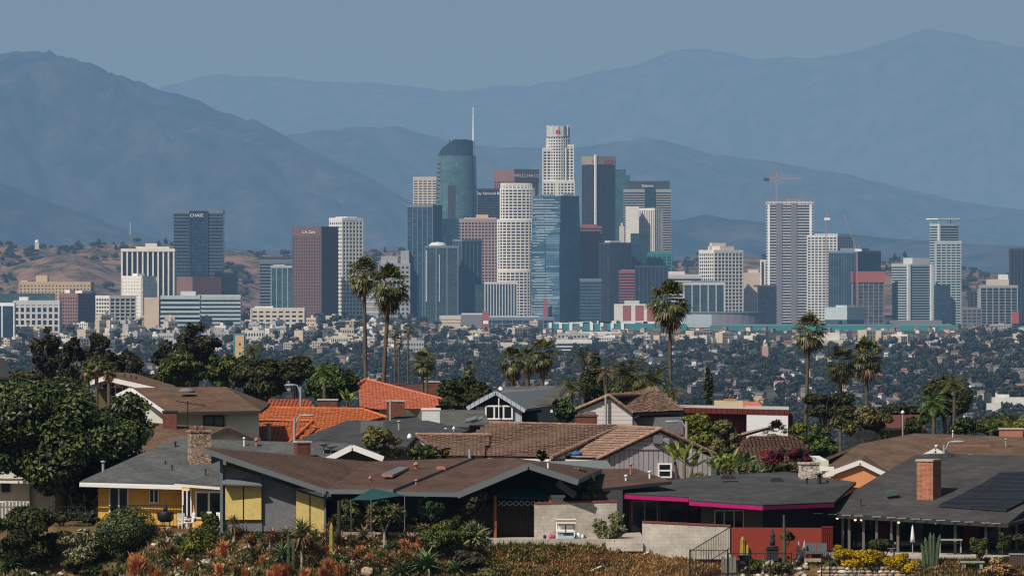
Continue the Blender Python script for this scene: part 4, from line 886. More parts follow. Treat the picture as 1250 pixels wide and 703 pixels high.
def add_chimney(parent, px0, px1, pt, pb, Y, mat, capm=None, rz=0.0, d=.8, pots=1):
    a, b = P(px0, pb, Y), P(px1, pt, Y); w = (b.x - a.x); x = (a.x + b.x) / 2; H = b.z - a.z; k = abs(math.cos(rz)) + abs(math.sin(rz)) * d / w; w2 = w / k
    s = MB().box((x, Y, a.z + H / 2), (w2, d, H), 0, rz).build('chimney', mat, parent)
    c = MB().box((x, Y, b.z + .05), (w2 + .12, d + .12, .12), 0, rz)
    c.build('chimney_cap', capm or mat, s, None)
    for i in range(pots): MB().lathe((x + (i - (pots - 1) / 2) * .4, Y, b.z + .11), [(.13, 0), (.12, .22), (.15, .26)], 8).build('chimney_pot', M_['copper'], s)
    return s
def vent(parent, px, py, Y, kind='pipe', mat=None, s=1.0):
    p = P(px, py, Y); mb = MB()
    if kind == 'pipe': mb.tube([p - Vector((0, 0, .4)), p + Vector((0, 0, .28 * s))], .06 * s, 8).lathe(p + Vector((0, 0, .28 * s)), [(.12 * s, 0), (.12 * s, .06), (.02, .12)], 8)
    elif kind == 'cap': mb.tube([p - Vector((0, 0, .4)), p + Vector((0, 0, .15))], .12 * s, 8).lathe(p + Vector((0, 0, .15)), [(.26 * s, 0), (.28 * s, .08), (.12 * s, .2), (.02, .22)], 10)
    elif kind == 'dome': mb.lathe(p - Vector((0, 0, .12)), [(.48 * s, 0), (.5 * s, .1), (.36 * s, .26), (.05, .34)], 12)
    else: mb.box(p, (.8 * s, .6, .16), 0).box(p + Vector((0, .05, .1)), (.6 * s, .4, .1), 0)
    return mb.build('roof_vent', mat or M_['galv'], parent)
def plane3(a, b, c):
    """the roof plane through three points, as a function of the photo pixel"""
    a, b, c = P(*a), P(*b), P(*c); n = (b - a).cross(c - a).normalized()
    if n.z < 0: n = -n
    def f(px, py, lift=0.0):
        d = Vector(((px - CX) / F, 1, (HY - py) / F)); return d * (a.dot(n) / d.dot(n)) + n * lift
    f.n = n
    return f
def house(name, label, px, py, Y, cat='house'): return thing(name, label, cat, tuple(P(px, py, Y)))
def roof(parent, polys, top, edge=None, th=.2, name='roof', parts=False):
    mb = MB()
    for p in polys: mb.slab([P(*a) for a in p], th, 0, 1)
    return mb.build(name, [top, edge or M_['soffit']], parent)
def trim(parent, pts, w=.06, h=.26, mat=None, name='fascia', dy=-.05, dz=-.12):
    mb = MB(); q = [P(*a) + Vector((0, dy, dz)) for a in pts]
    for a, b in zip(q[:-1], q[1:]): mb.bar(a, b, w, h)
    return mb.build(name, mat or M_['white'], parent)

# ---- A: yellow house with the grey hip roof
h = house('ranch_house', 'golden yellow house with a wide grey hip roof and stone chimney', 200, 645, 394)
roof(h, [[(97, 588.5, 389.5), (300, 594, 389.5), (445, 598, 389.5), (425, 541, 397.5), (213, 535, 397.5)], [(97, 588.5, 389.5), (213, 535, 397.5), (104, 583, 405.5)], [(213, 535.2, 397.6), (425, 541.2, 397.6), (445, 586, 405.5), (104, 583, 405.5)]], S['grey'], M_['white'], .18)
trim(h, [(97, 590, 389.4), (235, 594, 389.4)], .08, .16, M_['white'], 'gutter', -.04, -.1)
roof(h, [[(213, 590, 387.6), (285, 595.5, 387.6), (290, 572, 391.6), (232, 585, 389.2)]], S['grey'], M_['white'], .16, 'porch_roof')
wall(120, 222, 590, 648, 390.4, M_['ygold'], h); wall(222, 276, 593, 648, 389.0, M_['ygold'], h)
MB().bx(P(120, 648, 390.6), P(276, 592, 404)).build('wall', M_['gwall'], h)
window(133, 157, 594, 640, 390.4, h, None, GL, 1, .09, 'sliding_door'); window(182, 194, 596, 614, 390.4, h, None, GL, 1, .07)
window(222.5, 234, 597, 632, 389.0, h, None, GL, 1, .08, 'door'); window(238, 272, 599, 633, 389.0, h, None, GL, 1, .12, 'sliding_door')
gable_wall([(402, 562), (430, 547), (458, 559), (458, 575), (402, 575)], 392.3, M_['olive'], h)
roof(h, [[(393, 562, 391.6), (430, 543.5, 391.6), (430, 541, 399), (405, 550, 399)], [(430, 543.5, 391.6), (468, 558, 391.6), (460, 552, 399), (430, 541, 399)]], S['grey'], M_['white'], .12, 'gable_roof')
trim(h, [(393, 562, 391.5), (430, 543.7, 391.5), (468, 558, 391.5)], .06, .34, M_['white'], 'bargeboard', -.03, -.1)
s = add_chimney(h, 229, 258, 527, 574, 393.6, STONE, None, R(14), 1.0, 2)
add_chimney(h, 359, 379, 540, 566, 394.2, M_['dbrick'], M_['conc'], R(20), .7, 1)
for q in ((214, 545, 396, 'pipe', M_['iron'], .8), (202, 567, 393, 'pipe', M_['iron'], .5), (210, 573, 392, 'pipe', M_['iron'], .6), (251, 577, 391.2, 'pipe', M_['iron'], .5), (126, 572, 392.5, 'pipe', M_['galv'], 1.4), (298, 540, 396.5, 'pipe', M_['white'], .8), (313, 541, 396.5, 'cap', M_['copper'], .5)): vent(h, *q)
for px, py in ((395, 545), (404, 548)): p = P(px, py, 395.6); MB().tube([p - Vector((0, 0, .6)), p], .04, 6).lathe(p, [(.05, 0), (.42, .18), (.44, .2)], 12).build('satellite_dish', M_['galv'], h)
# ---- B: mid century house with brown prow roof
h = house('ranch_house', 'grey house with yellow wall panels and a dark brown prow roof', 430, 648, 384)
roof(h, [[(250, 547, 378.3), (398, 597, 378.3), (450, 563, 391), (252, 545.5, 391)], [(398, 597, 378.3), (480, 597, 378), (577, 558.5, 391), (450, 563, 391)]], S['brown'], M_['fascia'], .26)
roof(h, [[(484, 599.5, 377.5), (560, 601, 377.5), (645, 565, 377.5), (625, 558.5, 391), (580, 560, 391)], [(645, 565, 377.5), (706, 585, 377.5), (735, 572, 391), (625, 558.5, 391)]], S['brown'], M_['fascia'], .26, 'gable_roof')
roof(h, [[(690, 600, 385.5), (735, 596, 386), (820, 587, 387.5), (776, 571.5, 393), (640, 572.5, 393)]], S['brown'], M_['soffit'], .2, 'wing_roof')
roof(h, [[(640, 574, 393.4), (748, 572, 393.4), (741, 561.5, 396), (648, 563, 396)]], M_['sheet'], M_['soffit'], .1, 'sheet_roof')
trim(h, [(250, 548, 378.2), (398, 598, 378.2)], .05, .3, M_['fascia'], 'bargeboard', -.02, -.1); trim(h, [(558, 602, 377.4), (645, 566, 377.4), (706, 586, 377.4)], .05, .36, M_['fascia'], 'bargeboard', -.02, -.12)
trim(h, [(680, 586, 379), (702, 602, 379)], .05, .4, M_['fascia'], 'bargeboard')
gable_wall([(270, 566), (320, 582), (320, 648), (270, 648)], 379.2, M_['gwall'], h); gable_wall([(320, 582), (398, 608), (398, 650), (320, 648)], 379.3, M_['gwall'], h)
for (a, b, t0, b0) in ((275, 296.4, 591.5, 634), (298, 319, 591.5, 634), (361.5, 377.6, 599, 648), (379.2, 396, 604, 650)): wall(a, b, t0, b0, 379.05, M_['ypanel'], h, 'yellow_panel', .1, None if a < 350 else t0 + 5)
wall(276, 319, 563, 583, 379.3, M_['olive'], h, 'clerestory_panel', .1, 577); wall(268.5, 272, 560, 650, 378.9, M_['fascia'], h, 'corner_post', .2); wall(395.5, 398, 604, 652, 378.9, M_['fascia'], h, 'corner_post', .2)
roof(h, [[(271, 590, 378.4), (320, 591.5, 378.6), (306, 583.5, 379.3), (271, 583.5, 379.3)]], M_['fascia'], M_['fascia'], .08, 'canopy')
MB().bx(P(274, 650, 379.6), P(396, 606, 390)).build('wall', M_['gwall'], h); MB().bx(P(396, 652, 382.6), P(668, 606, 390)).build('wall', M_['navy'], h)  # right hand wall near black: its eave shade is put into the colour
wall(404, 560, 603, 652, 382.0, M_['char'], h, 'wall'); wall(556, 672, 590, 655, 381.0, M_['navy'], h, 'gable_wall', .2, 590)  # these wall colours carry the eave shade too
gable_wall([(572, 600), (645, 570), (690, 586), (690, 604), (572, 604)], 380.6, M_['navy'], h); wall(690, 760, 598, 640, 386.2, M_['char'], h)  # gable wall: dark void under the rakes put into its colour
for a, b in ((440, 462), (466, 490), (508, 530)): window(a, b, 606, 640, 382.0, h, M_['dtrim'], GL, 1, .06, 'glass_door')
roof(h, [[(598, 606, 378.9), (673, 609, 378.9), (658, 591, 380.7), (606, 591, 380.7)]], M_['sail'], M_['sail'], .06, 'patio_cover')
for px in (604.5, 671.5): a, b = P(px, 658, 378.7), P(px, 605, 378.7); MB().bar(a, b, .16).build('porch_post', M_['postw'], h)
lat = MB()
for i in range(9):
    a = P(608 + i * 7.2, 617, 378.9); b = P(608 + (i + 1) * 7.2, 611, 378.9); lat.bar(a, b, .04); lat.bar((a.x, a.y, b.z), (b.x, b.y, a.z), .04)
lat.build('lattice_rail', M_['galv'], h)
sk = P(487, 575, 384); roof(h, [[(466, 578.2, 382.2), (479, 579.5, 382.2), (499, 570, 386.2), (487, 569, 386.2)]], M_['fascia'], M_['copper'], .14, 'skylight')
for q in ((452, 588, 381.5, 'cap', M_['copper'], .4), (508, 571, 386.5, 'cap', M_['copper'], .65), (538, 572, 386.5, 'box', M_['copper'], .7), (508, 592, 380.2, 'pipe', M_['copper'], .9), (764, 587, 388.5, 'pipe', M_['lens']), (770, 573, 391, 'pipe', M_['copper']), (793, 582, 389, 'pipe', M_['lens']), (669, 569, 378.5, 'pipe', M_['lens'])): vent(h, *q)
# ---- shade sail and poles
t = thing('shade_sail', 'taut teal triangular shade sail over the garden terrace', 'shade sail', tuple(P(455, 640, 379)))
a, b, c, d = P(428, 610, 376.4), P(455, 595.5, 377.2), P(494, 604, 377.2), P(453, 610, 375.2); vs = []; k = 8
for i in range(k + 1):
    for j in range(k + 1):
        u, v = i / k, j / k; p = a * (1 - u) * (1 - v) + b * u * (1 - v) + c * u * v + d * (1 - u) * v; p = p - Vector((0, 0, .35 * math.sin(math.pi * u) * math.sin(math.pi * v) * .6)); vs.append(p)
MB().add(vs, [(i * (k + 1) + j, (i + 1) * (k + 1) + j, (i + 1) * (k + 1) + j + 1, i * (k + 1) + j + 1) for i in range(k) for j in range(k)], 0, True).build('sail_cloth', M_['sail'], t)
for px, py, Y in ((453, 610, 375.2), (428.5, 610, 376.4), (494, 604, 377.2)): MB().tube([P(px, 652, Y), P(px, py - 1, Y)], .028, 6).build('pole', M_['gwall'], t)
# ---- D: charcoal house with the magenta fascia
h = house('ranch_house', 'charcoal house with a bright magenta fascia under a low dark roof', 880, 668, 386)
rp = [(722, 600, 388), (841, 606, 383.5), (841.5, 610, 383.2), (931, 616, 380), (1018, 612.5, 386), (1045, 588, 392), (960, 575.5, 397), (852, 581, 397), (792, 590, 393)]
roof(h, [rp], S['dark'], M_['dtrim'], .16)
trim(h, [(722, 602.5, 387.95), (841, 608.5, 383.45)], .06, .23, M_['pinkf'], 'fascia', -.05, -.07); trim(h, [(841.5, 612.5, 383.1), (931, 618.5, 379.95)], .06, .23, M_['pinkf'], 'fascia', -.05, -.07); trim(h, [(931, 618.5, 379.95), (1018, 615, 385.9)], .06, .21, M_['pinkf'], 'fascia', -.05, -.07)
def dwall(px0, px1, pt, pb, Y0, Y1, mat, name='wall'):
    a, b, c, d = P(px0, pb, Y0), P(px1, pb, Y1), P(px1, pt, Y1), P(px0, pt, Y0); e = Vector((0, .2, 0)); return MB().add([a, b, c, d, a + e, b + e, c + e, d + e], [(0, 1, 2, 3), (5, 4, 7, 6), (4, 0, 3, 7), (1, 5, 6, 2), (3, 2, 6, 7), (4, 5, 1, 0)]).build(name, mat, h)
wall(752, 856, 603, 676, 388.2, M_['char'], h); wall(856, 931, 610, 690, 385.2, M_['warmg'], h); MB().bx(P(752, 680, 388.6), P(1000, 612, 396)).build('wall', M_['char'], h); dwall(931, 1015, 610, 690, 385.2, 388.5, M_['navy'])
window(770.5, 803, 611, 660, 388.2, h, M_['galv'], GL, 1, .07, 'sliding_door'); window(816, 836, 613, 660, 388.2, h, M_['dtrim'], GL, 0, .05, 'glass_door'); window(841, 852, 613, 660, 388.2, h, M_['dtrim'], GL, 0, .05, 'glass_door')
for px in (768.6, 805, 838): wall(px - .8, px + .8, 606, 662, 387.9, M_['pinkf'], h, 'door_trim', .12)
window(872, 908, 622, 650, 385.2, h, M_['lens'], GL, 2, .06); wall(752, 757, 604, 676, 387.7, M_['dtrim'], h, 'corner_post', .2)
for q in ((889, 583, 393, 'box', M_['dtrim'], 1.1), (948, 586, 393, 'box', M_['dtrim'], .9), (1000, 590.5, 391, 'pipe', M_['dtrim'], 2.0), (985, 590, 391, 'pipe', M_['dtrim'], .9), (1010, 592, 391, 'pipe', M_['dtrim'], .8)): vent(h, *q)
add_chimney(h, 975, 1000, 566, 590, 394.5, STONEW, None, R(10), .8, 0)
# ---- E: dark roofed house at right with solar panels
h = house('ranch_house', 'dark roofed house with solar panels, brick chimney and deep shaded porch', 1130, 680, 388)
RE = [(997, 625, 387), (1231, 638, 379), (1254, 557, 398), (1140, 553, 398), (1117, 554, 398)]
roof(h, [[(1231, 638, 379), (1420, 600, 398), (1330, 558, 398)], [(1140, 553.2, 398.1), (1330, 558.2, 398.1), (1400, 590, 408), (1060, 590, 408)], [(997, 625, 387), (1117, 555, 397.6), (1060, 590, 408)]], S['black'], M_['dtrim'], .2)
EP = plane3((997, 625, 387), (1231, 638, 379), (1117, 555, 397.6)); mb = MB().slab([EP(997, 625), EP(1231, 638), EP(1330, 558), EP(1140, 553), EP(1117, 555)], .2, 0, 1); mb.build('roof', [S['black'], M_['dtrim']], h)
trim(h, [(997, 627, 386.9), (1231, 640, 378.9)], .06, .16, M_['dtrim'], 'gutter', -.05, -.1)
DRIP = []
for i in range(14): u = (i + rnd.random() * .4) / 14; a = P(997 + 234 * u, 626.6 + 13 * u, 386.8 - 8 * u); MB().box(a + Vector((0, -.12, .02)), (.55, .03, .05), 0).build('drip_edge', M_['galv'], h)
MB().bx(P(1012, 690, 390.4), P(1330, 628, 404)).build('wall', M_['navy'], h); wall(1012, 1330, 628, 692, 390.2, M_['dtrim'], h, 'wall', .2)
for a, b in ((1040, 1066), (1098, 1128), (1146, 1172), (1206, 1236)): window(a, b, 634, 676, 390.1, h, M_['dtrim'], GL, 1, .06, 'glass_door')
for a, b in ((1068, 1084), (1176, 1196)): wall(a, b, 640, 672, 390.0, M_['redi'], h, 'red_panel', .1)
for px, Y in ((1028.5, 386.6), (1036.5, 386.3), (1054, 385.8), (1070, 385.2), (1088, 384.6), (1096, 384.4), (1166, 382), (1203.5, 380.6), (1220, 381.5), (1241, 384)): MB().bar(P(px, 678, Y), P(px, 632, Y), .15).build('porch_post', M_['warmg'], h)
def row(c, k):          # panels in a row: corners bottom left, bottom right, top right, top left
    for i in range(k):
        f = lambda u, v: (c[0][0] + (c[1][0] - c[0][0]) * u + ((c[3][0] - c[0][0]) * (1 - u) + (c[2][0] - c[1][0]) * u) * v, c[0][1] + (c[1][1] - c[0][1]) * u + ((c[3][1] - c[0][1]) * (1 - u) + (c[2][1] - c[1][1]) * u) * v)
        u0, u1 = i / k, (i + .98) / k; MB().slab([EP(*f(u0, 0), .16), EP(*f(u1, 0), .16), EP(*f(u1, .97), .16), EP(*f(u0, .97), .16)], .1, 0, 1).build('solar_panel', [M_['solar'], M_['dtrim']], h)
row([(1146, 619), (1229, 625), (1262, 609), (1173, 606)], 4); row([(1174, 605.5), (1262, 608), (1290, 592), (1199, 592.5)], 4); row([(1200, 592), (1290, 591.5), (1310, 576), (1222, 579)], 4)
s = add_chimney(h, 1120, 1148, 562.5, 612, 387.0, M_['brick'], M_['conc'], R(-35), .95, 0)
for q in ((1088, 601, 388, 'box', M_['dkgreen'], .9), (1157, 557, 396.5, 'dome', M_['dtrim'], 1.2), (1184, 558, 396.5, 'dome', M_['galv'], 1.3), (1240, 560, 396.5, 'dome', M_['galv'], 1.2), (1051, 614, 387, 'pipe', M_['dtrim'], .5)): vent(h, *q)
for px, py, Y in ((1022, 632, 386.8), (1044, 634, 386.2), (1051.5, 634, 385.9), (1097, 637, 384.3), (1142, 637.5, 382.6)):
    t = thing('string_light', 'small round bulbs glowing along the shaded porch eave', 'light bulb', tuple(P(px, py, Y)), 0, 'string lights on the porch'); p = P(px, py, Y); MB().lathe(p - Vector((0, 0, .08)), [(.02, 0), (.08, .05), (.08, .1), (.03, .16)], 8).build('bulb', BULB, t); MB().tube([p + Vector((0, 0, .08)), p + Vector((0, 0, .22))], .02, 5).build('socket', M_['iron'], t)

# ---- second row -----------------------------------------------------------
h = house('tile_roof_house', 'lavender grey gabled house under brown barrel tile roofs', 690, 590, 428)
mb = MB()
for pl in ([(535, 556, 424), (673, 558, 424), (757, 520, 436), (597, 515.5, 436)], [(690, 558, 428), (730, 559.5, 419), (806, 523, 420.6), (757, 520.5, 432)], [(507, 557, 423), (590, 557, 423), (600, 530.5, 431), (509, 529.5, 431)]):
    v = [P(*a) for a in pl]; mb.slab([p - Vector((0, 0, .05)) for p in v], .15, 1, 1); tiles(mb, v)
rt = [P(806, 523, 420.6), P(874, 554, 422), P(845, 540, 434), P(757, 520.5, 432)]; mb.slab(rt, .2, 1, 1)
for a, b in (((597, 515.5, 436), (757, 520, 436)), ((757, 520.5, 432), (806, 523, 420.6)), ((806, 523, 420.5), (874, 554, 421.9)), ((806, 523, 420.5), (728, 560, 418.9)), ((673, 558, 423.9), (757, 520, 435.9)), ((507, 530, 431), (600, 530.5, 431))): caps(mb, P(*a), P(*b))
mb.build('roof', [TILE['brown'], M_['soffit']], h)
q = [P(734, 561, 419.25), P(806, 528, 420.65), P(868, 558, 421.85), P(868, 600, 421.85), P(734, 600, 419.25)]; e_ = Vector((0, .3, 0)); MB().add(q + [p + e_ for p in q], [(0, 1, 2, 3, 4), (9, 8, 7, 6, 5), (0, 5, 6, 1), (1, 6, 7, 2)]).build('gable_wall', M_['lav'], h)
q = [P(759, 549, 419.68), P(806, 527.6, 420.62), P(852, 549, 421.5)]; MB().add(q, [(0, 1, 2)]).build('gable_siding', M_['lavh'], h)
trim(h, [(536, 557.5, 423.9), (672, 559.5, 423.9)], .06, .16, M_['white'], 'gutter'); trim(h, [(690, 559.5, 418.9), (728, 561, 418.9)], .06, .16, M_['white'], 'gutter')
MB().bx(P(536, 600, 425), P(740, 560, 436)).build('wall', M_['lav'], h); window(803, 820, 565, 583, 420.55, h, None, GL, 0, .1, rails=1); wall(797, 809, 531, 541, 420.3, M_['gwall'], h, 'gable_vent', .1)
MB().tube([P(573.5, 562, 422.8), P(573.5, 548, 422.8)], .1, 8).build('flue_pipe', M_['galv'], h)
gable_wall([(497, 549), (514, 534), (530, 549), (530, 556), (497, 556)], 422.2, plain('pale pink stucco', (.66, .58, .56), .08, .6), h)
roof(h, [[(493, 549, 421.6), (508, 531, 421.6), (512, 529.5, 431), (500, 545, 431)]], TILE['brown'], M_['soffit'], .15, 'small_gable_roof'); caps(mb := MB(), P(508, 531, 421.5), P(535, 553, 421.5)).build('ridge_tile', TILE['brown'], h)
add_chimney(h, 703, 729, 508, 530, 437, M_['dbrick'], M_['dbrick'], 0, .8, 0)
p = P(704, 556, 421); MB().lathe(p, [(.35, 0), (.38, .15), (.2, .3)], 10).build('roof_vent', plain('blue tarp', (.04, .11, .3), .1), h)
h = house('tile_roof_house', 'two storey off white house with a brown tile gable roof', 768, 530, 470)
mb = MB(); v = [P(773, 504, 463), P(836, 501, 466), P(801, 480.5, 477), P(743, 482.5, 470)]; mb.slab([p - Vector((0, 0, .05)) for p in v], .15, 1, 1); tiles(mb, v)
mb.slab([P(743, 482.5, 463), P(702, 499.5, 463), P(735, 497, 477), P(801, 480.5, 477)], .2, 1, 1)
for a, b in (((743, 482, 463), (801, 480.5, 477)), ((743, 482, 462.9), (702, 499.5, 462.9)), ((743, 482, 462.9), (773, 504, 462.9))): caps(mb, P(*a), P(*b), .12)
mb.build('roof', [TILE['brown'], M_['soffit']], h); gable_wall([(705, 500), (743, 485), (772, 506), (772, 530), (705, 530)], 463.12, M_['whites'], h)
dwall2 = MB().add([P(772, 530, 464.2), P(833, 530, 468), P(833, 503, 468), P(772, 504, 464.2)], [(0, 1, 2, 3)]); dwall2.build('wall', M_['gwall'], h); MB().bx(P(706, 530, 464.3), P(830, 506, 474)).build('wall', M_['gwall'], h)  # right wall given a grey that holds its shade, not off white
MB().tube([P(739.5, 524, 462.8), P(739.5, 484, 462.8)], .09, 8).build('flue_pipe', M_['galv'], h); wall(711, 726, 502, 508, 463.02, M_['gwall'], h, 'gable_vent', .1)
dp = MB().tube([P(780, 507, 463.5), P(771, 511, 463.5), P(771, 530, 463.5)], .06, 6); dp.build('downpipe', M_['white'], h); window(810, 826, 508, 520, 466.2, h, M_['dtrim'], GL, 0)
h = house('gabled_house', 'pale blue gabled house with a white framed picture window', 630, 515, 500)
roof(h, [[(570, 496, 494), (605, 476.5, 494), (612, 473, 508), (585, 486, 508)], [(605, 476.5, 494), (641, 499, 494), (697, 492, 500), (690, 470, 510), (612, 472, 508)]], S['olive'], M_['fascia'], .2)
trim(h, [(570, 497, 493.9), (605, 477.5, 493.9), (641, 500, 493.9)], .06, .3, M_['blue'], 'bargeboard', -.02, -.1)
gable_wall([(578, 497), (605, 481), (638, 502), (638, 520), (578, 520)], 494.5, M_['navy'], h); wall(581, 637, 496, 520, 494.3, M_['blue'], h, 'front_wall', .1)  # gable and flank walls much darker than the pale blue front
window(592, 626, 494.5, 512, 494.2, h, None, GL, 2, .12); wall(638, 700, 498, 520, 496, M_['navy'], h); trim(h, [(653, 495.5, 496.5), (692, 493.5, 499)], .08, .35, M_['redtrim'], 'red_fascia'); wall(672, 686, 500, 506, 495.9, M_['white'], h, 'white_panel', .1)
MB().bx(P(580, 520, 495.4), P(690, 500, 507)).build('wall', M_['navy'], h); MB().tube([P(609, 512, 493.9), P(609, 486, 493.9)], .05, 6).build('vent_pipe', M_['white'], h); vent(h, 611, 475.5, 500, 'dome', M_['lens'], .45)
h = house('flat_roof_house', 'maroon and white flat roofed house with a long maroon fascia', 890, 540, 500)
roof(h, [[(826, 497, 492), (963, 500, 492), (963, 496, 506), (826, 494, 506)]], M_['pale'], M_['maroon'], .42, 'flat_roof'); wall(835, 911.5, 501, 545, 493.2, M_['maroon'], h); wall(911.5, 962, 504, 540, 492.03, plain('white stucco side', (.74, .75, .77), .05, .5), h, 'white_wall')
MB().bx(P(836, 545, 493.5), P(960, 502, 505)).build('wall', M_['maroon'], h)
MB().bx(P(873, 497, 500), P(905, 488.5, 503)).build('roof_box', plain('tan stucco box', (.5, .4, .26), .1), h); MB().bx(P(884, 488.6, 500.5), P(899, 486.5, 502)).build('clay_cap', M_['copper'], h)
roof(h, [[(902, 498, 508), (933, 497.5, 508), (926, 490, 514), (905, 489.5, 514)]], TILE['red'], M_['soffit'], .1, 'red_roof')
h = house('gabled_house', 'tan brown shingle roofed house with a peach orange front gable', 1120, 600, 425)
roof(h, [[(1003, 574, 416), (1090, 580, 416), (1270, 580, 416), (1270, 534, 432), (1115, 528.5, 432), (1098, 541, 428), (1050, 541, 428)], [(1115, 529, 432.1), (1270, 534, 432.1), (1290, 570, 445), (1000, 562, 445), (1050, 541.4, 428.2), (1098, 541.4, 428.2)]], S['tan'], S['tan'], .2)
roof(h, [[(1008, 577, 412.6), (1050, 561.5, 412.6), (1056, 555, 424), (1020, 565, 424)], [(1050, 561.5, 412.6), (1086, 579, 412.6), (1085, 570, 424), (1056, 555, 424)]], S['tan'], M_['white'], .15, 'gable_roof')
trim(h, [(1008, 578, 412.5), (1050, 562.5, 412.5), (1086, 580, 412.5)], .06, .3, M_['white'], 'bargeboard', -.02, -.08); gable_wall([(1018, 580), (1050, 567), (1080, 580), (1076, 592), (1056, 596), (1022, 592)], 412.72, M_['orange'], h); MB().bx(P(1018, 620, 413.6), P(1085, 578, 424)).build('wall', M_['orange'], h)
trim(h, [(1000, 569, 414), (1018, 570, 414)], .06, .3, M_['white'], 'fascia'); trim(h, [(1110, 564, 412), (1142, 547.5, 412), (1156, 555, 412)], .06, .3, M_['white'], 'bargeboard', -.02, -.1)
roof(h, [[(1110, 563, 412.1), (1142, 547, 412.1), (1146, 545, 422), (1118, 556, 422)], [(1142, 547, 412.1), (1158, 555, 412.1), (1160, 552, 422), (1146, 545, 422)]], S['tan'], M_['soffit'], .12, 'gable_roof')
add_chimney(h, 1220, 1248, 524, 540, 436, M_['copper'], M_['conc'], 0, .8, 0); vent(h, 1143, 550, 421, 'pipe', M_['white']); vent(h, 1228, 541, 428, 'pipe', M_['galv'], .8); vent(h, 1163, 529.5, 431, 'pipe', M_['white'], .5)
trim(h, [(1156, 546.5, 425.5), (1208, 546.5, 425.5)], .05, .06, M_['copper'], 'ridge_strip', 0, .15)
h = house('tile_roof_house', 'low brown tile roofed house half hidden by magenta bougainvillea', 940, 570, 440)
mb = MB()
f_ = plane3((905, 547, 434), (990, 547, 434), (940, 531, 441)); g_ = plane3((905, 562, 428), (985, 562, 428), (940, 547, 434))
for v in ([f_(900, 547), f_(990, 547), f_(968, 531), f_(915, 531)], [g_(900, 575), g_(1000, 575), g_(985, 546), g_(900, 546)]): mb.slab([p - Vector((0, 0, .05)) for p in v], .15, 1, 1); tiles(mb, v)
mb.build('roof', [TILE['brown'], M_['soffit']], h); MB().bx(P(908, 590, 429), P(1000, 556, 442)).build('wall', M_['sage'], h); roof(h, [[(905, 531, 441), (940, 521, 446), (935, 521, 450), (905, 528, 446)]], TILE['brown'], M_['soffit'], .15, 'back_roof'); wall(982, 1004, 553, 575, 430, M_['lav'], h, 'gable_wall', .2, 562)
h = house('gabled_house', 'pale sage two storey house with a warm brown roof and TV antenna', 235, 535, 455)
roof(h, [[(203, 503, 449), (319, 501, 449), (276, 472, 460), (160, 473, 460)], [(160, 473, 449.5), (142, 481, 449.5), (150, 478, 462), (160, 471, 462)], [(160, 473, 460.1), (276, 472, 460.1), (330, 492, 470), (150, 490, 470)], [(319, 501, 449), (330, 492, 470), (276, 472, 460)]], S['cbrown'], M_['soffit'], .2)
roof(h, [[(160, 473.5, 449.4), (203, 503.5, 449), (203, 501.5, 449.6), (160, 471.8, 460)]], S['cbrown'], M_['white'], .15, 'rake_roof')
trim(h, [(142, 482, 449.3), (160, 474, 449.2), (203, 504, 448.8)], .06, .24, M_['white'], 'bargeboard', -.02, -.05)
gable_wall([(147, 486), (160, 480), (199, 505), (199, 540), (147, 540)], 449.45, M_['sage'], h); wall(199, 316, 503, 560, 450.2, M_['sage'], h); MB().bx(P(150, 560, 450.7), P(315, 506, 468)).build('wall', M_['sage'], h)
window(248, 274, 507, 521, 450.1, h, M_['dtrim'], GL2, 1, .1)
roof(h, [[(170, 560, 440), (262, 545, 440), (275, 521, 449.6), (206, 517, 449.6), (180, 514, 449.8)]], S['cbrown'], M_['soffit'], .2, 'lower_roof')
gable_wall([(258, 533), (276, 524), (312, 539), (312, 560), (258, 560)], 437.2, M_['sage'], h, 'lower_gable'); trim(h, [(254, 533, 436.5), (277, 522.5, 436.5), (318, 540, 436.5)], .06, .24, M_['dtrim'], 'dark_bargeboard', -.02, -.05)
roof(h, [[(254, 533, 436.6), (277, 522, 436.6), (280, 519, 446), (262, 526, 446)], [(277, 522, 436.6), (318, 539.5, 436.6), (318, 534, 446), (280, 519, 446)]], S['cbrown'], M_['dtrim'], .14, 'lower_gable_roof')
add_chimney(h, 199, 216, 503, 528, 447.5, M_['dbrick'], M_['dtrim'], 0, .8, 0); add_chimney(h, 163, 177, 496, 520, 447.6, M_['dbrick'], M_['dbrick'], 0, .8, 0); vent(h, 228, 477, 456, 'dome', M_['gwall'], 1.2)
an = MB(); b0 = P(229, 531, 446.5); t0 = P(229, 489, 446.5); an.tube([b0, t0], .035, 6)
an.bar(P(215, 489.5, 446.2), P(251, 495, 446.8), .04)
for i in range(7): c_ = P(216 + i * 5.6, 489.8 + i * .85, 446.3); an.bar(c_ - Vector((.1, .5 - i * .04, .05)), c_ + Vector((.1, .5 - i * .04, .05)), .03)
an.build('tv_antenna', M_['iron'], h)
h = house('gabled_house', 'brown roofed house behind the sage house with a long white fascia', 170, 490, 485)
roof(h, [[(128, 459, 478), (190, 473, 478), (214, 471, 484), (164, 455.5, 490), (140, 454.5, 490)], [(112, 464, 478), (128, 459, 478), (140, 454.5, 490), (122, 459, 490)]], S['cbrown'], M_['white'], .25); wall(118, 205, 474, 500, 480, M_['olive'], h, 'wall', .2); MB().bx(P(120, 500, 480.3), P(203, 474, 490)).build('wall', M_['olive'], h); window(132, 150, 472, 484, 479.9, h, M_['white'], GL, 1)
trim(h, [(110, 465.5, 477.9), (128, 460, 477.9), (190, 474, 477.9)], .06, .34, M_['white'], 'bargeboard', -.02, -.1)
for px in (152, 160, 166): vent(h, px, 461 + (px - 152) * .2, 484, 'pipe', M_['dtrim'], .7)
h = house('low_roof_house', 'wide low dark grey roofed house behind the brown prow roof', 450, 560, 440)
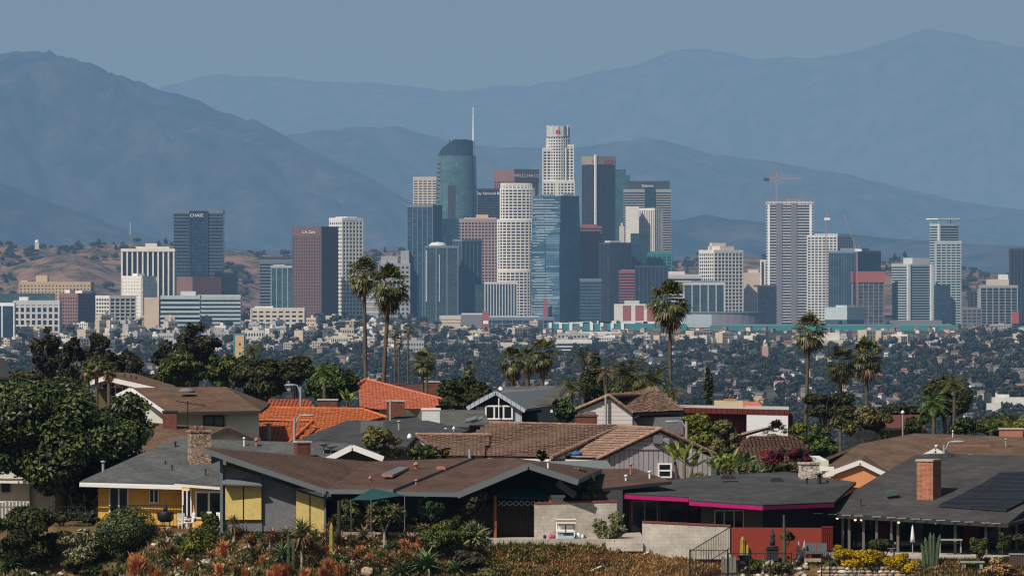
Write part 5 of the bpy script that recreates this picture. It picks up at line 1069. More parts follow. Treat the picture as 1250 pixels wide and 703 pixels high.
roof(h, [[(345, 543, 428), (505, 545, 428), (572, 525, 436), (523, 513, 444), (424, 513, 444)]], S['dark'], M_['soffit'], .2); MB().bx(P(355, 580, 429), P(560, 540, 446)).build('wall', M_['gwall'], h); wall(440, 468, 514, 528, 436, M_['gwall'], h, 'gable_wall', .15)
for q in ((487, 521, 438, 'pipe', M_['galv'], 1.2), (500, 533, 433, 'dome', M_['lens'], .35), (544, 526, 438, 'dome', M_['lens'], .28), (554, 527, 436, 'cap', M_['lens'], .4)): vent(h, *q)
h = house('low_roof_house', 'small olive grey shingled house with a white block chimney', 560, 530, 470)
roof(h, [[(505, 521, 462), (600, 521, 462), (590, 500, 474), (513, 500, 474)]], S['olive'], M_['soffit'], .2); MB().bx(P(510, 545, 463), P(595, 520, 475)).build('wall', M_['gwall'], h); add_chimney(h, 515, 537, 500, 516, 461.8, M_['wblock'], M_['white'], 0, .9, 0)
roof(h, [[(474, 514, 466), (514, 513, 466), (498, 500, 474), (482, 503, 474)]], S['dark'], M_['soffit'], .15, 'side_roof'); add_chimney(h, 472, 494, 490, 508, 468, M_['dbrick'], M_['conc'], 0, .8, 0); MB().tube([P(476.5, 516, 465), P(476.5, 489, 465)], .08, 6).build('flue_pipe', M_['galv'], h)
for px in (574, 581): roof(h, [[(px - 6, 515, 461), (px + 8, 511, 461), (px + 8, 507, 463), (px - 5, 511, 463)]], M_['fascia'], M_['soffit'], .1, 'side_awning')
h = house('tile_roof_house', 'orange barrel tile roofed house with a lower front wing', 385, 560, 475)
mb = MB()
f_ = plane3((300, 541, 464), (352, 541, 464), (400, 497.5, 482)); g_ = plane3((300, 542, 462), (352, 542, 462), (350, 513, 474.5))
for v in ([f_(300, 541), f_(352, 541), f_(470, 508), f_(440, 499), f_(316, 497)], [g_(300, 542), g_(352, 542), g_(382, 513.5), g_(316, 513)]): mb.slab([p - Vector((0, 0, .05)) for p in v], .15, 1, 1); tiles(mb, v, .30, .38, 0, .02, .03)
for a, b in (((316, 497, 482), (442, 499, 482)), ((442, 499, 482), (472, 509, 475)), ((352, 541, 463.8), (470, 508, 475.8)), ((316, 513, 471), (382, 513.3, 471)), ((382, 513.3, 471), (352, 541, 460))): caps(mb, P(*a), P(*b), .11)
mb.build('roof', [TILE['orange'], M_['soffit']], h); MB().bx(P(318, 570, 466), P(430, 540, 482)).build('wall', M_['sage'], h); add_chimney(h, 388, 412, 488.5, 502, 484, M_['dbrick'], M_['conc'], 0, .8, 0); vent(h, 328, 530, 463, 'pipe', M_['galv'], 2.5); vent(h, 395, 516, 473, 'pipe', M_['copper'], .8)
h = house('tile_roof_house', 'coral red tile roofed house with a steep hip behind the orange roof', 485, 520, 545)
mb = MB()
f_ = plane3((440, 500, 532), (533, 499.5, 532), (447, 463, 548))
for pl in ([(440, 500), (533, 499), (537, 486), (447, 463), (437, 468)],): v = [f_(*a) for a in pl]; mb.slab([p - Vector((0, 0, .05)) for p in v], .15, 1, 1); tiles(mb, v, .30, .38, 0, .02, .03)
for a, b in (((447, 463, 548), (540, 487, 539)), ((447, 463, 548), (436, 469, 544))): caps(mb, P(*a), P(*b), .12)
mb.build('roof', [TILE['red'], M_['soffit']], h); MB().bx(P(442, 530, 534), P(530, 497, 548)).build('wall', M_['sage'], h); add_chimney(h, 451, 459, 464, 474, 552, M_['conc'], M_['conc'], 0, .7, 0)
h = house('gabled_house', 'maroon roofed house with a tall brick chimney behind the coral roof', 505, 520, 575)
roof(h, [[(465, 490, 565), (552, 492, 565), (525, 468, 580), (474, 467.5, 580)]], plain('maroon shingle', (.085, .035, .03), .2, 1), M_['soffit'], .2); MB().bx(P(470, 540, 567), P(548, 486, 580)).build('wall', M_['gwall'], h); add_chimney(h, 516.5, 536, 466.5, 486, 563, M_['dbrick'], M_['conc'], 0, .9, 0)
h = house('tile_roof_house', 'red tile roof peeping between the dark trees left of the coral roof', 350, 510, 520)
mb = MB(); v = [P(322, 500, 508), P(385, 500, 508), P(378, 487, 518), P(330, 487, 518)]; mb.slab(v, .15, 1, 1); tiles(mb, v, .30, .38, 0, .02, .03); mb.build('roof', [TILE['red'], M_['soffit']], h); MB().bx(P(326, 530, 510), P(380, 499, 520)).build('wall', M_['sage'], h)
h = house('gabled_house', 'dark red roofed house among the trees at right with a lamp post before it', 1090, 530, 560)
roof(h, [[(1055, 522, 548), (1130, 522, 548), (1122, 506, 560), (1066, 506.5, 560)]], plain('dull red shingle', (.12, .04, .03), .2, 1), M_['soffit'], .2); MB().bx(P(1060, 550, 550), P(1124, 520, 560)).build('wall', M_['gwall'], h)
h = house('gabled_house', 'white walled house mostly hidden behind the big round tree at left', 60, 625, 402)
MB().bx(P(-30, 640, 405.4), P(119, 590, 411)).build('wall', M_['sage'], h); wall(-30, 36, 572, 640, 405, M_['sage'], h, 'front_wall'); wall(98, 119, 586, 640, 405, M_['sage'], h, 'front_wall'); roof(h, [[(-40, 586, 404.2), (122, 588, 404.2), (100, 560, 412), (-30, 558, 412)]], S['tan'], M_['white'], .15); window(2, 12, 586, 600, 404.95, h, M_['dtrim'], GL, 0)
for px in (62.5, 83, 91): MB().bar(P(px, 640, 403.8), P(px, 598, 403.8), .14).build('porch_post', M_['white'], h)
h = house('gabled_house', 'steep dark gable peeping in at the left edge of the scene', -4, 470, 560)
roof(h, [[(-40, 460, 550), (12, 460, 550), (6, 437, 552), (-30, 437, 552)]], M_['dtrim'], M_['dtrim'], .2); wall(-40, 9, 459, 490, 551, M_['gwall'], h)
# ================================================================== TREES AND PLANTS
LF = {
 'ficus': leafy('ficus leaves', [(0.015, 0.024, 0.0075), (0.033, 0.051, 0.0135), (0.075, 0.105, 0.024), (0.165, 0.195, 0.045)], .5, .35, .15),
 'dark': leafy('dark evergreen leaves', [(0.017, 0.01955, 0.00867), (0.03825, 0.04301, 0.01445), (0.06375, 0.07038, 0.02023), (0.1063, 0.1017, 0.03179)], .7, .15, .1),
 'euca': leafy('dusky gum leaves', [(0.02576, 0.02576, 0.0184), (0.0552, 0.0552, 0.03312), (0.092, 0.08464, 0.04784), (0.138, 0.1196, 0.06992)], .7, .15, .15),
 'mid': leafy('mid green leaves', [(0.02912, 0.04048, 0.01088), (0.06656, 0.08832, 0.01904), (0.1144, 0.1472, 0.02992), (0.1768, 0.2024, 0.0408)], .6, .2, .2),
 'lush': leafy('lush green leaves', [(0.02275, 0.0455, 0.013), (0.05687, 0.1056, 0.02275), (0.1137, 0.1787, 0.0325), (0.2113, 0.26, 0.065)], .55, .25, .25),
 'yel': leafy('yellow green leaves', [(0.0405, 0.06075, 0.0108), (0.108, 0.135, 0.0162), (0.216, 0.2295, 0.027), (0.324, 0.3105, 0.054)], .55, .2, .3),
 'olive': leafy('olive leaves', [(0.0495, 0.0522, 0.018), (0.1125, 0.1131, 0.036), (0.2025, 0.1849, 0.0576), (0.2925, 0.2501, 0.09)], .65, .15, .2),
 'grey': leafy('grey green leaves', [(0.09717, 0.1009, 0.0497), (0.1943, 0.2018, 0.09937), (0.311, 0.3128, 0.1562), (0.4664, 0.444, 0.2414)], .7, .1, .2),
 'palm': leafy('palm fronds', [(0.0243, 0.0297, 0.0081), (0.06075, 0.0702, 0.0162), (0.1148, 0.1215, 0.027), (0.2025, 0.189, 0.04725)], .45, .4, .2),
 'dry': leafy('dry palm skirt', [(0.0575, 0.0345, 0.01725), (0.1265, 0.0805, 0.04025), (0.23, 0.1495, 0.07475), (0.345, 0.23, 0.1265)], .8, .1, .15),
 'banana': leafy('banana leaves', [(0.072, 0.108, 0.018), (0.156, 0.204, 0.036), (0.288, 0.324, 0.072), (0.408, 0.42, 0.132)], .45, .4, .3),
 'agave': leafy('blue green succulent leaves', [(.03, .075, .03), (.06, .13, .05), (.11, .20, .07), (.18, .27, .11)], .5, .3, .1),
 'aloe': leafy('aloe leaves', [(0.0567, 0.081, 0.02916), (0.1296, 0.154, 0.0567), (0.243, 0.2106, 0.0891), (0.3888, 0.2916, 0.1458)], .5, .3, .1),
 'aloered': leafy('sun reddened aloe leaves', [(0.1437, 0.0621, 0.0345), (0.2875, 0.132, 0.069), (0.4312, 0.2173, 0.1121), (0.4887, 0.326, 0.1898)], .5, .3, .1),
 'fire': leafy('orange stick succulent', [(0.3712, 0.1316, 0.0513), (0.6075, 0.2228, 0.0855), (0.8438, 0.3443, 0.1425), (0.7762, 0.486, 0.2565)], .6, .2, .1),
 'bougain': leafy('magenta bracts and leaves', [(.05, .045, .02), (.06, .035, .025), (.12, .02, .03), (.26, .008, .055), (.34, .010, .075), (.07, .05, .025)], .6, .15, .2),
 'yflower': leafy('yellow flowers', [(.42, .25, .004), (.60, .38, .008), (.72, .48, .02), (.10, .11, .02)], .6, .1, .2),
 'rust': leafy('rust ground cover', [(0.081, 0.054, 0.02025), (0.216, 0.0945, 0.03375), (0.351, 0.162, 0.06075), (0.135, 0.135, 0.04725), (0.459, 0.216, 0.0945)], .8, .1, .1),
 'straw': leafy('dry straw grass', [(.26, .145, .06), (.46, .28, .12), (.62, .40, .19), (.36, .20, .08)], .8, .1, .2),
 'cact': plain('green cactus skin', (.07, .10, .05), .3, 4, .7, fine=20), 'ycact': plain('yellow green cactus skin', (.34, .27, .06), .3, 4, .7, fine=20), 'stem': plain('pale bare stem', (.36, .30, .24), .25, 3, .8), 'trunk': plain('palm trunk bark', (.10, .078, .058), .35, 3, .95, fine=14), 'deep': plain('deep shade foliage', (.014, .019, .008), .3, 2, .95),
}
def crown_mesh(c, R_, n, leaf, r, nl=14, lobe=.42, shell=.55, jit=.55, asp=1.6, flat=.8, core=.5, mat=0):
    lo_ = lobes_of(c, R_, nl, r, lobe, flat); p, d = clump_points(lo_, n, r, shell)
    mb = MB().quads(leaf_quads(p, d + np.array([0, 0, .35]), leaf, r, jit, asp), 0)
    if core:
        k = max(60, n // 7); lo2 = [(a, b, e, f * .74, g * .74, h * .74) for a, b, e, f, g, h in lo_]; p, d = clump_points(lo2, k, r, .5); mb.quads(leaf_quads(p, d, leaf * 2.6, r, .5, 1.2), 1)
    return mb
SEED = [0]
def tree(name, label, px, py, rx, ry, Y, mat, n=2600, leaf=.3, nl=14, lobe=.42, group=None, cat='tree', trunk=True, base=None, dy=None, **k):
    SEED[0] += 1; r = np.random.default_rng(1000 + SEED[0]); m = Y / F; c = P(px, py, Y); zb = gz(c.x, Y) if base is None else Zp(base, Y); zb = min(zb, c.z - ry * m * .7)
    t = thing(name, label, cat, (c.x, Y, zb), 0, group); cz = c.z - zb
    R_ = (rx * m, (dy if dy else min(rx, max(rx * .6, ry))) * m, ry * m)
    if mat != 'ficus': n = int(n * 1.7); leaf *= .76; nl = int(nl * 1.5); lobe *= .85
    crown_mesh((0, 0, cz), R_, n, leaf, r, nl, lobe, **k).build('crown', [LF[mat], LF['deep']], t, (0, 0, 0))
    if trunk:
        tb = MB(); tr = max(.05, min(.35, R_[0] * .07)); top = cz - R_[2] * .2
        tb.tube([(0, 0, -.5), (tr * .5, 0, top * .4), (-tr * .3, tr, top)], [tr * 1.4, tr, tr * .6], 8)
        for i in range(5): a = r.uniform(0, 6.28); tb.tube([(0, 0, top * r.uniform(.5, .8)), (math.cos(a) * R_[0] * .35, math.sin(a) * R_[1] * .35, cz), (math.cos(a) * R_[0] * .65, math.sin(a) * R_[1] * .65, cz + R_[2] * .35)], [tr * .55, tr * .35, tr * .12], 6)
        tb.build('trunk', BARK, t, (0, 0, 0))
    return t
def fan_leaf(hub, d, up, rad, r, nb=11, droop=.25):
    """blades of one fan: (nb,4,3)"""
    d = d / np.linalg.norm(d); s = np.cross(d, up); s /= np.linalg.norm(s) + 1e-9; n = np.cross(s, d); out = []
    for i in range(nb):
        a = (i / (nb - 1) - .5) * 2.9 + r.normal(0, .05); v = d * math.cos(a) + s * math.sin(a); L = rad * (1 - .25 * abs(a) / 1.5) * r.uniform(.88, 1.08); w = np.cross(v, n) * rad * .07
        mid = hub + v * L * .55 + n * .04 * rad; tip = hub + v * L - np.array([0, 0, rad * droop * (1 + r.random())]) - n * .05
        out.append([hub, mid - w, tip, mid + w])
    return np.array(out)
def fan_palm(label, px, ptop, pbase, Y, crown_px, group=None, lean=0.0, n=46, skirt=16, seed=0, tr=.2, dark=False, name='fan_palm'):
    m = Y / F; r = np.random.default_rng(500 + seed); R_ = crown_px * m / 2; b = P(px, pbase, Y); top = P(px, ptop, Y); x = b.x; zb = gz(x, Y); zb = min(zb, b.z)
    t = thing(name, label, 'palm tree', (x, Y, zb), 0, group); H = top.z - zb - R_ * .95; lx = lean * m
    pts = [Vector((lx * (max(0, u) ** 1.5), 0, H * u)) for u in (-.02, .2, .4, .6, .8, 1)] if lean else [Vector((0, 0, H * u)) for u in (-.02, .25, .5, .75, 1)]
    MB().tube(pts, [tr * (1.35 if i == 0 else 1.05 - .25 * i / len(pts)) for i in range(len(pts))], 9).build('trunk', LF['trunk'], t, (0, 0, 0))
    n = int(n * 1.25); hub = np.array(pts[-1]); q = []; pet = MB()
    for i in range(n):
        el = R(85) - R(138) * (i + .5) / n + r.normal(0, .16); az = i * 2.39996 + r.normal(0, .15); d = np.array([math.cos(az) * math.cos(el), math.sin(az) * math.cos(el), math.sin(el)])
        pl = R_ * r.uniform(.42, .72); st = hub + d * pl - np.array([0, 0, .06 * R_ * (1 - math.sin(el))]); dd = d - np.array([0, 0, .12 + .3 * r.random()])
        q.append(fan_leaf(st, dd, np.array([0, 0, 1.]) + d * .2, R_ * r.uniform(.44, .60), r, 12, .17)); pet.bar(hub, st, .05, .03)
    k_ = max(1, int(len(q) * .9)); MB().quads(np.concatenate(q[:k_])).build('crown', LF['dark' if dark else 'palm'], t, (0, 0, 0))
    if skirt: MB().quads(np.concatenate(q[k_:])).build('dying_fronds', LF['dry'], t, (0, 0, 0))
    else: MB().quads(np.concatenate(q[k_:])).build('lower_fronds', LF['palm'], t, (0, 0, 0)); pet.build('leaf_stalks', LF['dry'], t, (0, 0, 0))
    if skirt:
        q = []
        for i in range(skirt):
            az = i * 2.39996 + r.normal(0, .2); el = R(-52) - R(30) * r.random(); d = np.array([math.cos(az) * math.cos(el), math.sin(az) * math.cos(el), math.sin(el)])
            q.append(fan_leaf(hub + d * R_ * .4 - np.array([0, 0, R_ * .15]), d, np.array([0, 0, 1.]), R_ * r.uniform(.4, .6), r, 8, .5))
        MB().quads(np.concatenate(q)).build('dead_skirt', LF['dry'], t, (0, 0, 0))
    return t
def frond(base, az, el, L, r, nl=16, droop=1.0, w=.35):
    """a feather leaf: curved midrib with leaflets on both sides"""
    out = []; p = np.array(base, float); e = el; h = np.array([math.cos(az), math.sin(az), 0]); s = np.array([-math.sin(az), math.cos(az), 0]); st = L / nl
    for i in range(nl):
        d = h * math.cos(e) + np.array([0, 0, math.sin(e)]); q = p + d * st; e -= droop * 1.5 / nl
        ll = w * math.sin(math.pi * (.12 + .85 * i / nl)) * L * .8
        for sg in (-1, 1):
            v = s * sg * .85 + d * .5 - np.array([0, 0, .25 + .2 * r.random()]); v /= np.linalg.norm(v); tip = p + v * ll; out.append([p, p + v * ll * .5 + d * st * .45, tip, p + v * ll * .5 - d * st * .3])
        out.append([p - s * .02, p + s * .02, q + s * .015, q - s * .015]); p = q
    return np.array(out)
def feather_palm(label, px, ptop, pbase, Y, crown_px, seed=0, n=20, mat='palm', group=None, upright=False, name='feather_palm', w=.35, nl=14):
    m = Y / F; r = np.random.default_rng(700 + seed); R_ = crown_px * m / 2; b = P(px, pbase, Y); top = P(px, ptop, Y); zb = min(gz(b.x, Y), b.z); t = thing(name, label, 'palm tree', (b.x, Y, zb), 0, group); H = top.z - zb - R_ * (.9 if upright else .55)
    MB().tube([(0, 0, -.3), (0, 0, H * .5), (0, 0, H)], [.2, .16, .14], 8).build('trunk', LF['trunk'], t, (0, 0, 0)); q = []
    for i in range(n): q.append(frond((0, 0, H), i * 2.39996, R(85 - (60 if upright else 95) * i / n) + r.normal(0, .08), R_ * r.uniform(1.0, 1.25), r, nl, .8 if upright else 1.15, w))
    MB().quads(np.concatenate(q)).build('crown', LF[mat], t, (0, 0, 0)); return t
def paddle_leaf(base, az, el, L, W, r, droop=.9):
    p = np.array(base, float); h = np.array([math.cos(az), math.sin(az), 0]); s = np.array([-math.sin(az), math.cos(az), 0.]); e = el; out = []; k = 7; prof = [.08, .1, .55, .95, 1, .8, .45, .05]; prev = None
    for i in range(k + 1):
        w = W * prof[i] / 2; tilt = np.array([0, 0, -.25 * w]); a, b = p - s * w + tilt, p + s * w + tilt
        if prev is not None: out.append([prev[0], prev[2], p.copy(), a]); out.append([prev[2], prev[1], b, p.copy()])
        prev = (a, b, p.copy()); d = h * math.cos(e) + np.array([0, 0, math.sin(e)]); p = p + d * L / k; e -= droop / k * (1.6 if i > 2 else .3)
    return np.array(out)
def paddle_plant(label, px, ptop, pbase, Y, width_px, seed=0, n=16, mat='banana', name='bird_of_paradise', stems=3, group=None):
    m = Y / F; r = np.random.default_rng(800 + seed); b = P(px, pbase, Y); top = P(px, ptop, Y); H = top.z - b.z; t = thing(name, label, 'plant', tuple(b), 0, group); q = []; tb = MB()
    for s in range(stems):
        sx = r.uniform(-.25, .25) * width_px * m; sy = r.uniform(-.5, .5); h0 = H * r.uniform(.25, .45); tb.tube([(sx * .6, sy, -.5), (sx, sy, h0)], [.14, .08], 7)
        for i in range(n // stems): q.append(paddle_leaf((sx, sy, h0), i * 2.4 + s, R(r.uniform(35, 85)), H * r.uniform(.5, .72), H * .17, r))
    MB().quads(np.concatenate(q)).build('leaves', LF[mat], t, (0, 0, 0)); tb.build('stem', LF['dry'], t, (0, 0, 0)); return t

# ---- the big trees
tree('ficus_tree', 'huge dense round ficus tree filling the left edge, glossy dark green leaves', 72, 531, 120, 100, 400, 'ficus', 34000, .22, 64, .27, dy=75, shell=.6, jit=.55)
tree('gum_tree', 'dusky gum tree with a narrow crown, leftmost behind the big ficus', 58, 432, 22, 36, 600, 'euca', 2600, .34, 22, .30, shell=.15, jit=.9)
tree('gum_tree', 'shorter dusky gum tree second from the left behind the big ficus', 88, 438, 20, 30, 590, 'euca', 2200, .34, 20, .30, shell=.15, jit=.9)
tree('gum_tree', 'ragged dusky gum tree behind the feathery palm tops at left', 121, 433, 22, 31, 605, 'euca', 2600, .34, 22, .30, shell=.15, jit=.9)
tree('gum_tree', 'low dusky gum tree right of the ragged one at left', 157, 447, 26, 24, 610, 'euca', 2200, .34, 20, .32, shell=.15, jit=.9)
tree('gum_tree', 'tall rounded gum tree rising over the green trees behind the sage house', 236, 425, 36, 34, 625, 'euca', 4200, .34, 30, .30, shell=.2, jit=.9)
tree('gum_tree', 'thin gum tree left of the tall rounded gum tree', 202, 432, 18, 26, 630, 'euca', 1700, .34, 18, .30, shell=.15, jit=.9)
tree('evergreen_tree', 'broad mid green evergreen tree right behind the sage house roof', 225, 452, 40, 26, 560, 'mid', 3800, .32, 20, .36)
tree('evergreen_tree', 'wide mid green evergreen crown beside the broad one behind the sage house', 276, 452, 36, 26, 565, 'mid', 3400, .32, 18, .36)
tree('dark_tree', 'very dark bushy tree behind the orange tile roof', 322, 460, 44, 34, 555, 'dark', 4200, .34, 20, .36)
tree('dark_tree', 'dark tree with a ragged top above the red tile roof', 362, 452, 28, 22, 570, 'dark', 2000, .34, 12, .38)
tree('leafy_tree', 'lush green tree left of the coral red roof', 405, 466, 36, 24, 530, 'lush', 2800, .5, 14, .36)
feather_palm('small bushy palm crown sprouting above the dark trees', 308, 420, 450, 572, 34, 31, 20)
feather_palm('two toned small palm in the lush tree left of the coral roof', 396, 442, 490, 526, 44, 32, 18, 'lush')
paddle_plant('pale banana plant with big torn leaves before the coral red roof', 432, 468, 502, 520, 44, 1, 12)
tree('dark_tree', 'dark green domed tree between the brick chimney and the pale blue house', 566, 482, 42, 24, 545, 'dark', 3600, .3, 16, .38)
tree('olive_tree', 'loose olive green tree in front of the low dark grey roof', 466, 540, 34, 26, 414, 'olive', 1300, .30, 12, .36, shell=.3, core=0)
tree('shrub', 'green shrub creeping along the foot of the small pink gable', 515, 552, 24, 9, 413, 'mid', 700, .28, 8, .4, cat='shrub')
tree('yellow_shrub', 'small golden yellow shrub below the brown tile eave', 545, 554, 7, 6, 413, 'yflower', 200, .22, 4, .5, cat='shrub')
tree('leafy_tree', 'bright yellow green bushy tree in front of the maroon wall', 858, 527, 30, 27, 462, 'yel', 2600, .26, 14, .38)
tree('leafy_tree', 'darker olive green tree adjoining the bright yellow green one', 884, 535, 24, 24, 458, 'olive', 2200, .26, 12, .38)
tree('leafy_tree', 'yellow green tree behind the magenta bougainvillea', 985, 530, 26, 20, 450, 'yel', 2200, .28, 12, .38)
tree('leafy_tree', 'green bushy tree right of the yellow green tree before the tan roof', 1003, 540, 24, 20, 446, 'lush', 2200, .26, 12, .38)
tree('dark_tree', 'dark rounded tree at the foot of the lone slim palm', 1008, 494, 36, 22, 585, 'dark', 2800, .3, 14, .38)
tree('feathery_tree', 'large feathery olive green tree behind the black mesh dish', 1057, 514, 46, 26, 505, 'olive', 6000, .26, 22, .32, shell=.4, jit=.9)
tree('dark_tree', 'big dark domed tree standing alone at right with a palm before it', 1154, 486, 36, 33, 580, 'dark', 5200, .28, 22, .34)
tree('leafy_tree', 'low green bush tree below the big dark domed tree', 1180, 520, 22, 11, 500, 'lush', 1500, .3, 9, .4)
tree('leafy_tree', 'bushy dark green undergrowth tree left of the low palm at right', 1118, 520, 20, 12, 500, 'mid', 1300, .3, 9, .4)
tree('vine_tree', 'leafy green creeper climbing beside the white gable house', 690, 500, 22, 17, 468, 'lush', 1700, .3, 10, .4)
tree('cypress', 'thick dark conical cypress behind the white gable house', 722, 463, 15, 34, 530, 'dark', 2600, .24, 16, .42, flat=1.2)
tree('cypress', 'slim dark cypress standing behind the maroon flat roof', 865, 474, 5.5, 28, 540, 'dark', 900, .2, 12, .5, flat=1.3)
tree('shrub', 'low dark shrub on the roofline left of the lavender house', 662, 555, 6, 5, 417, 'mid', 120, .24, 4, .5, cat='shrub', trunk=False)
for i, (px, py, rx, ry, Y, mt, lb) in enumerate(((72, 462, 46, 17, 640, 'euca', 'low dusky growth joining the gum trees at left'), (150, 464, 44, 17, 640, 'euca', 'low dusky growth under the gum trees right of the palms'), (30, 470, 50, 20, 660, 'dark', 'dark low tree filling the gap behind the ficus'), (480, 500, 40, 16, 620, 'dark', 'dark low tree behind the coral roof'), (610, 505, 60, 18, 640, 'dark', 'dark low tree behind the pale blue house'), (770, 478, 40, 18, 600, 'mid', 'mid green low tree under the drooping fronds'), (930, 512, 40, 16, 640, 'dark', 'dark low tree behind the maroon house'), (1100, 505, 60, 12, 640, 'dark', 'dark low tree behind the feathery olive tree'), (1220, 520, 50, 14, 620, 'dark', 'dark low tree at the right edge behind the tan roof'))):
    tree('low_tree', lb, px, py, rx, ry, Y, mt, 2200, .36, 12, .38)
# ---- palms
fan_palm('tall fan palm with a ragged crown, left of the tall twin pair', 448, 313, 470, 575, 46, None, -4, 54, 22, 1)
fan_palm('tall fan palm leaning slightly right, right hand one of the tall twin pair', 463, 323, 470, 560, 56, None, 12, 62, 24, 2)
fan_palm('lone very tall fan palm in front of the white hotel', 820, 341, 505, 540, 58, None, -3, 56, 20, 3, .16)
fan_palm('tall slim fan palm with a compact crown right of the maroon house', 981, 382, 500, 600, 46, None, 7, 48, 16, 4, .18)
fan_palm('dark crowned fan palm, left one of the pair at right', 1026, 422, 510, 585, 46, None, 0, 48, 18, 5, .17, True)
fan_palm('bright crowned fan palm, right one of the pair at right', 1058, 412, 505, 590, 50, None, 0, 50, 16, 6, .17)
fan_palm('shaggy fan palm with a brown skirt, left of the three over the blue house', 626, 421, 480, 545, 40, None, 0, 40, 40, 7, .22)
fan_palm('shaggy fan palm half hidden in the middle of the three over the blue house', 644, 423, 482, 550, 32, None, 0, 34, 40, 8, .22)
fan_palm('shaggy fan palm with the widest crown, right of the three over the blue house', 662, 412, 482, 540, 42, None, 0, 46, 34, 9, .22)
fan_palm('small fan palm beside the tall brick chimney of the coral roof', 514, 426, 500, 548, 34, None, 2, 36, 10, 10, .16)
fan_palm('tiny fan palm just behind the small one by the brick chimney', 521, 430, 500, 556, 26, None, 0, 30, 8, 11, .14)
fan_palm('little fan palm above the domed dark tree', 573, 440, 490, 620, 20, None, 0, 30, 4, 12, .14)
for i, (px, pt) in enumerate(((482, 398), (487, 411), (498, 394))):
    fan_palm('tiny far fan palm on a thin trunk between the twin palms and the chimney palm', px, pt, 470, 1450, 15, 'tiny far fan palms', 0, 26, 4, 20 + i, .22)
fan_palm('short fan palm before the white side wall of the maroon house', 947, 512, 548, 452, 38, None, 0, 34, 18, 13, .16, True)
feather_palm('drooping feather palm beside the thick cypress', 712, 425, 480, 545, 44, 1, 14, 'dark')
feather_palm('low pale tipped palm above the creeper by the white gable house', 697, 460, 500, 480, 46, 2, 20)
feather_palm('broad dark drooping feather palm behind the white gable house', 764, 438, 490, 500, 72, 3, 22, 'dark')
feather_palm('bright feather palm with arching fronds right of the broad dark one', 797, 448, 495, 495, 62, 4, 22)
feather_palm('thin brown topped feather palm behind the flue pipe', 740, 446, 490, 495, 36, 5, 14, 'dry')
feather_palm('low feather palm between the lone tall palm trunk and the roof', 822, 470, 500, 500, 38, 6, 16)
feather_palm('feather palm with thin fronds before the big dark domed tree', 1165, 459, 520, 540, 44, 7, 20)
feather_palm('low broad palm beneath the big dark domed tree', 1140, 480, 528, 510, 56, 8, 20, 'lush')
feather_palm('spiky low palm behind the tan roof chimney', 1236, 500, 540, 450, 60, 9, 12, 'yel', None, True)
feather_palm('spiky low palm left of the one behind the tan roof chimney', 1210, 506, 540, 455, 40, 10, 10, 'lush', None, True)
feather_palm('small drooping palm left of the slim cypress', 848, 488, 505, 520, 26, 11, 12, 'dark')
feather_palm('small drooping palm right of the slim cypress', 885, 482, 505, 520, 28, 12, 12, 'dark')
for i, (px, pt, lb) in enumerate(((107, 438, 'left'), (118, 432, 'middle'), (133, 438, 'right'))):
    fan_palm('shaggy brown skirted palm, %s of the three beside the big ficus' % lb, px, pt, 480, 470, 26, None, 0, 26, 34, 40 + i, .16)
paddle_plant('tall pale bird of paradise before the lavender gable', 834, 532, 588, 408, 44, 2, 20, stems=3)
paddle_plant('wide clump of pale bird of paradise leaves left of the bougainvillea', 880, 546, 590, 408, 56, 3, 30, stems=6)
paddle_plant('low bird of paradise clump at the right of the wide clump', 905, 545, 588, 412, 40, 4, 20, 'lush', stems=4)
tree('bougainvillea', 'magenta bougainvillea sprawling over the low tile roof', 958, 562, 36, 20, 424, 'bougain', 3600, .2, 20, .34, cat='shrub', trunk=False, shell=.4)
tree('shrub', 'dark twiggy shrub under the magenta bougainvillea', 955, 574, 34, 12, 421, 'olive', 1500, .22, 12, .38, cat='shrub', trunk=False)
paddle_plant('spiky pale green agave clump before the bougainvillea', 925, 562, 590, 416, 24, 5, 14, 'agave', 'agave', stems=3)
tree('shrub', 'grey twiggy shrub beside the pale bird of paradise', 855, 583, 14, 10, 406, 'grey', 500, .18, 8, .4, cat='shrub', trunk=False, core=0)
# ================================================================== GARDEN SLOPE
def G(px, py):
    """where the line of sight through a photo pixel meets the ground"""
    Y = 352.0
    while Y < 420:
        if Zp(py, Y) <= gz(Xp(px, Y), Y): break
        Y += .1
    return Vector((Xp(px, Y), Y, gz(Xp(px, Y), Y)))
def shrub(label, px, py, rx, ry, mat, n=900, leaf=.16, nl=10, lobe=.4, name='shrub', Y=None, group=None, cat='shrub', **k):
    SEED[0] += 1; r = np.random.default_rng(3000 + SEED[0]); b = G(px, py + ry) if Y is None else P(px, py + ry, Y); m = b.y / F; t = thing(name, label, cat, tuple(b), 0, group); k.setdefault('core', .5)
    n = int(n * 1.9); leaf *= .74
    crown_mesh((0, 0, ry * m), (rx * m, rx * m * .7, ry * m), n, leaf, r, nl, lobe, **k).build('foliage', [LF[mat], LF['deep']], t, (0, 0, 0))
    tb = MB()
    for i in range(5): a = r.uniform(0, 6.28); tb.tube([(0, 0, -.2), (math.cos(a) * rx * m * .5, math.sin(a) * rx * m * .3, ry * m)], [.04, .02], 5)
    tb.build('stem', BARK, t, (0, 0, 0)); return t
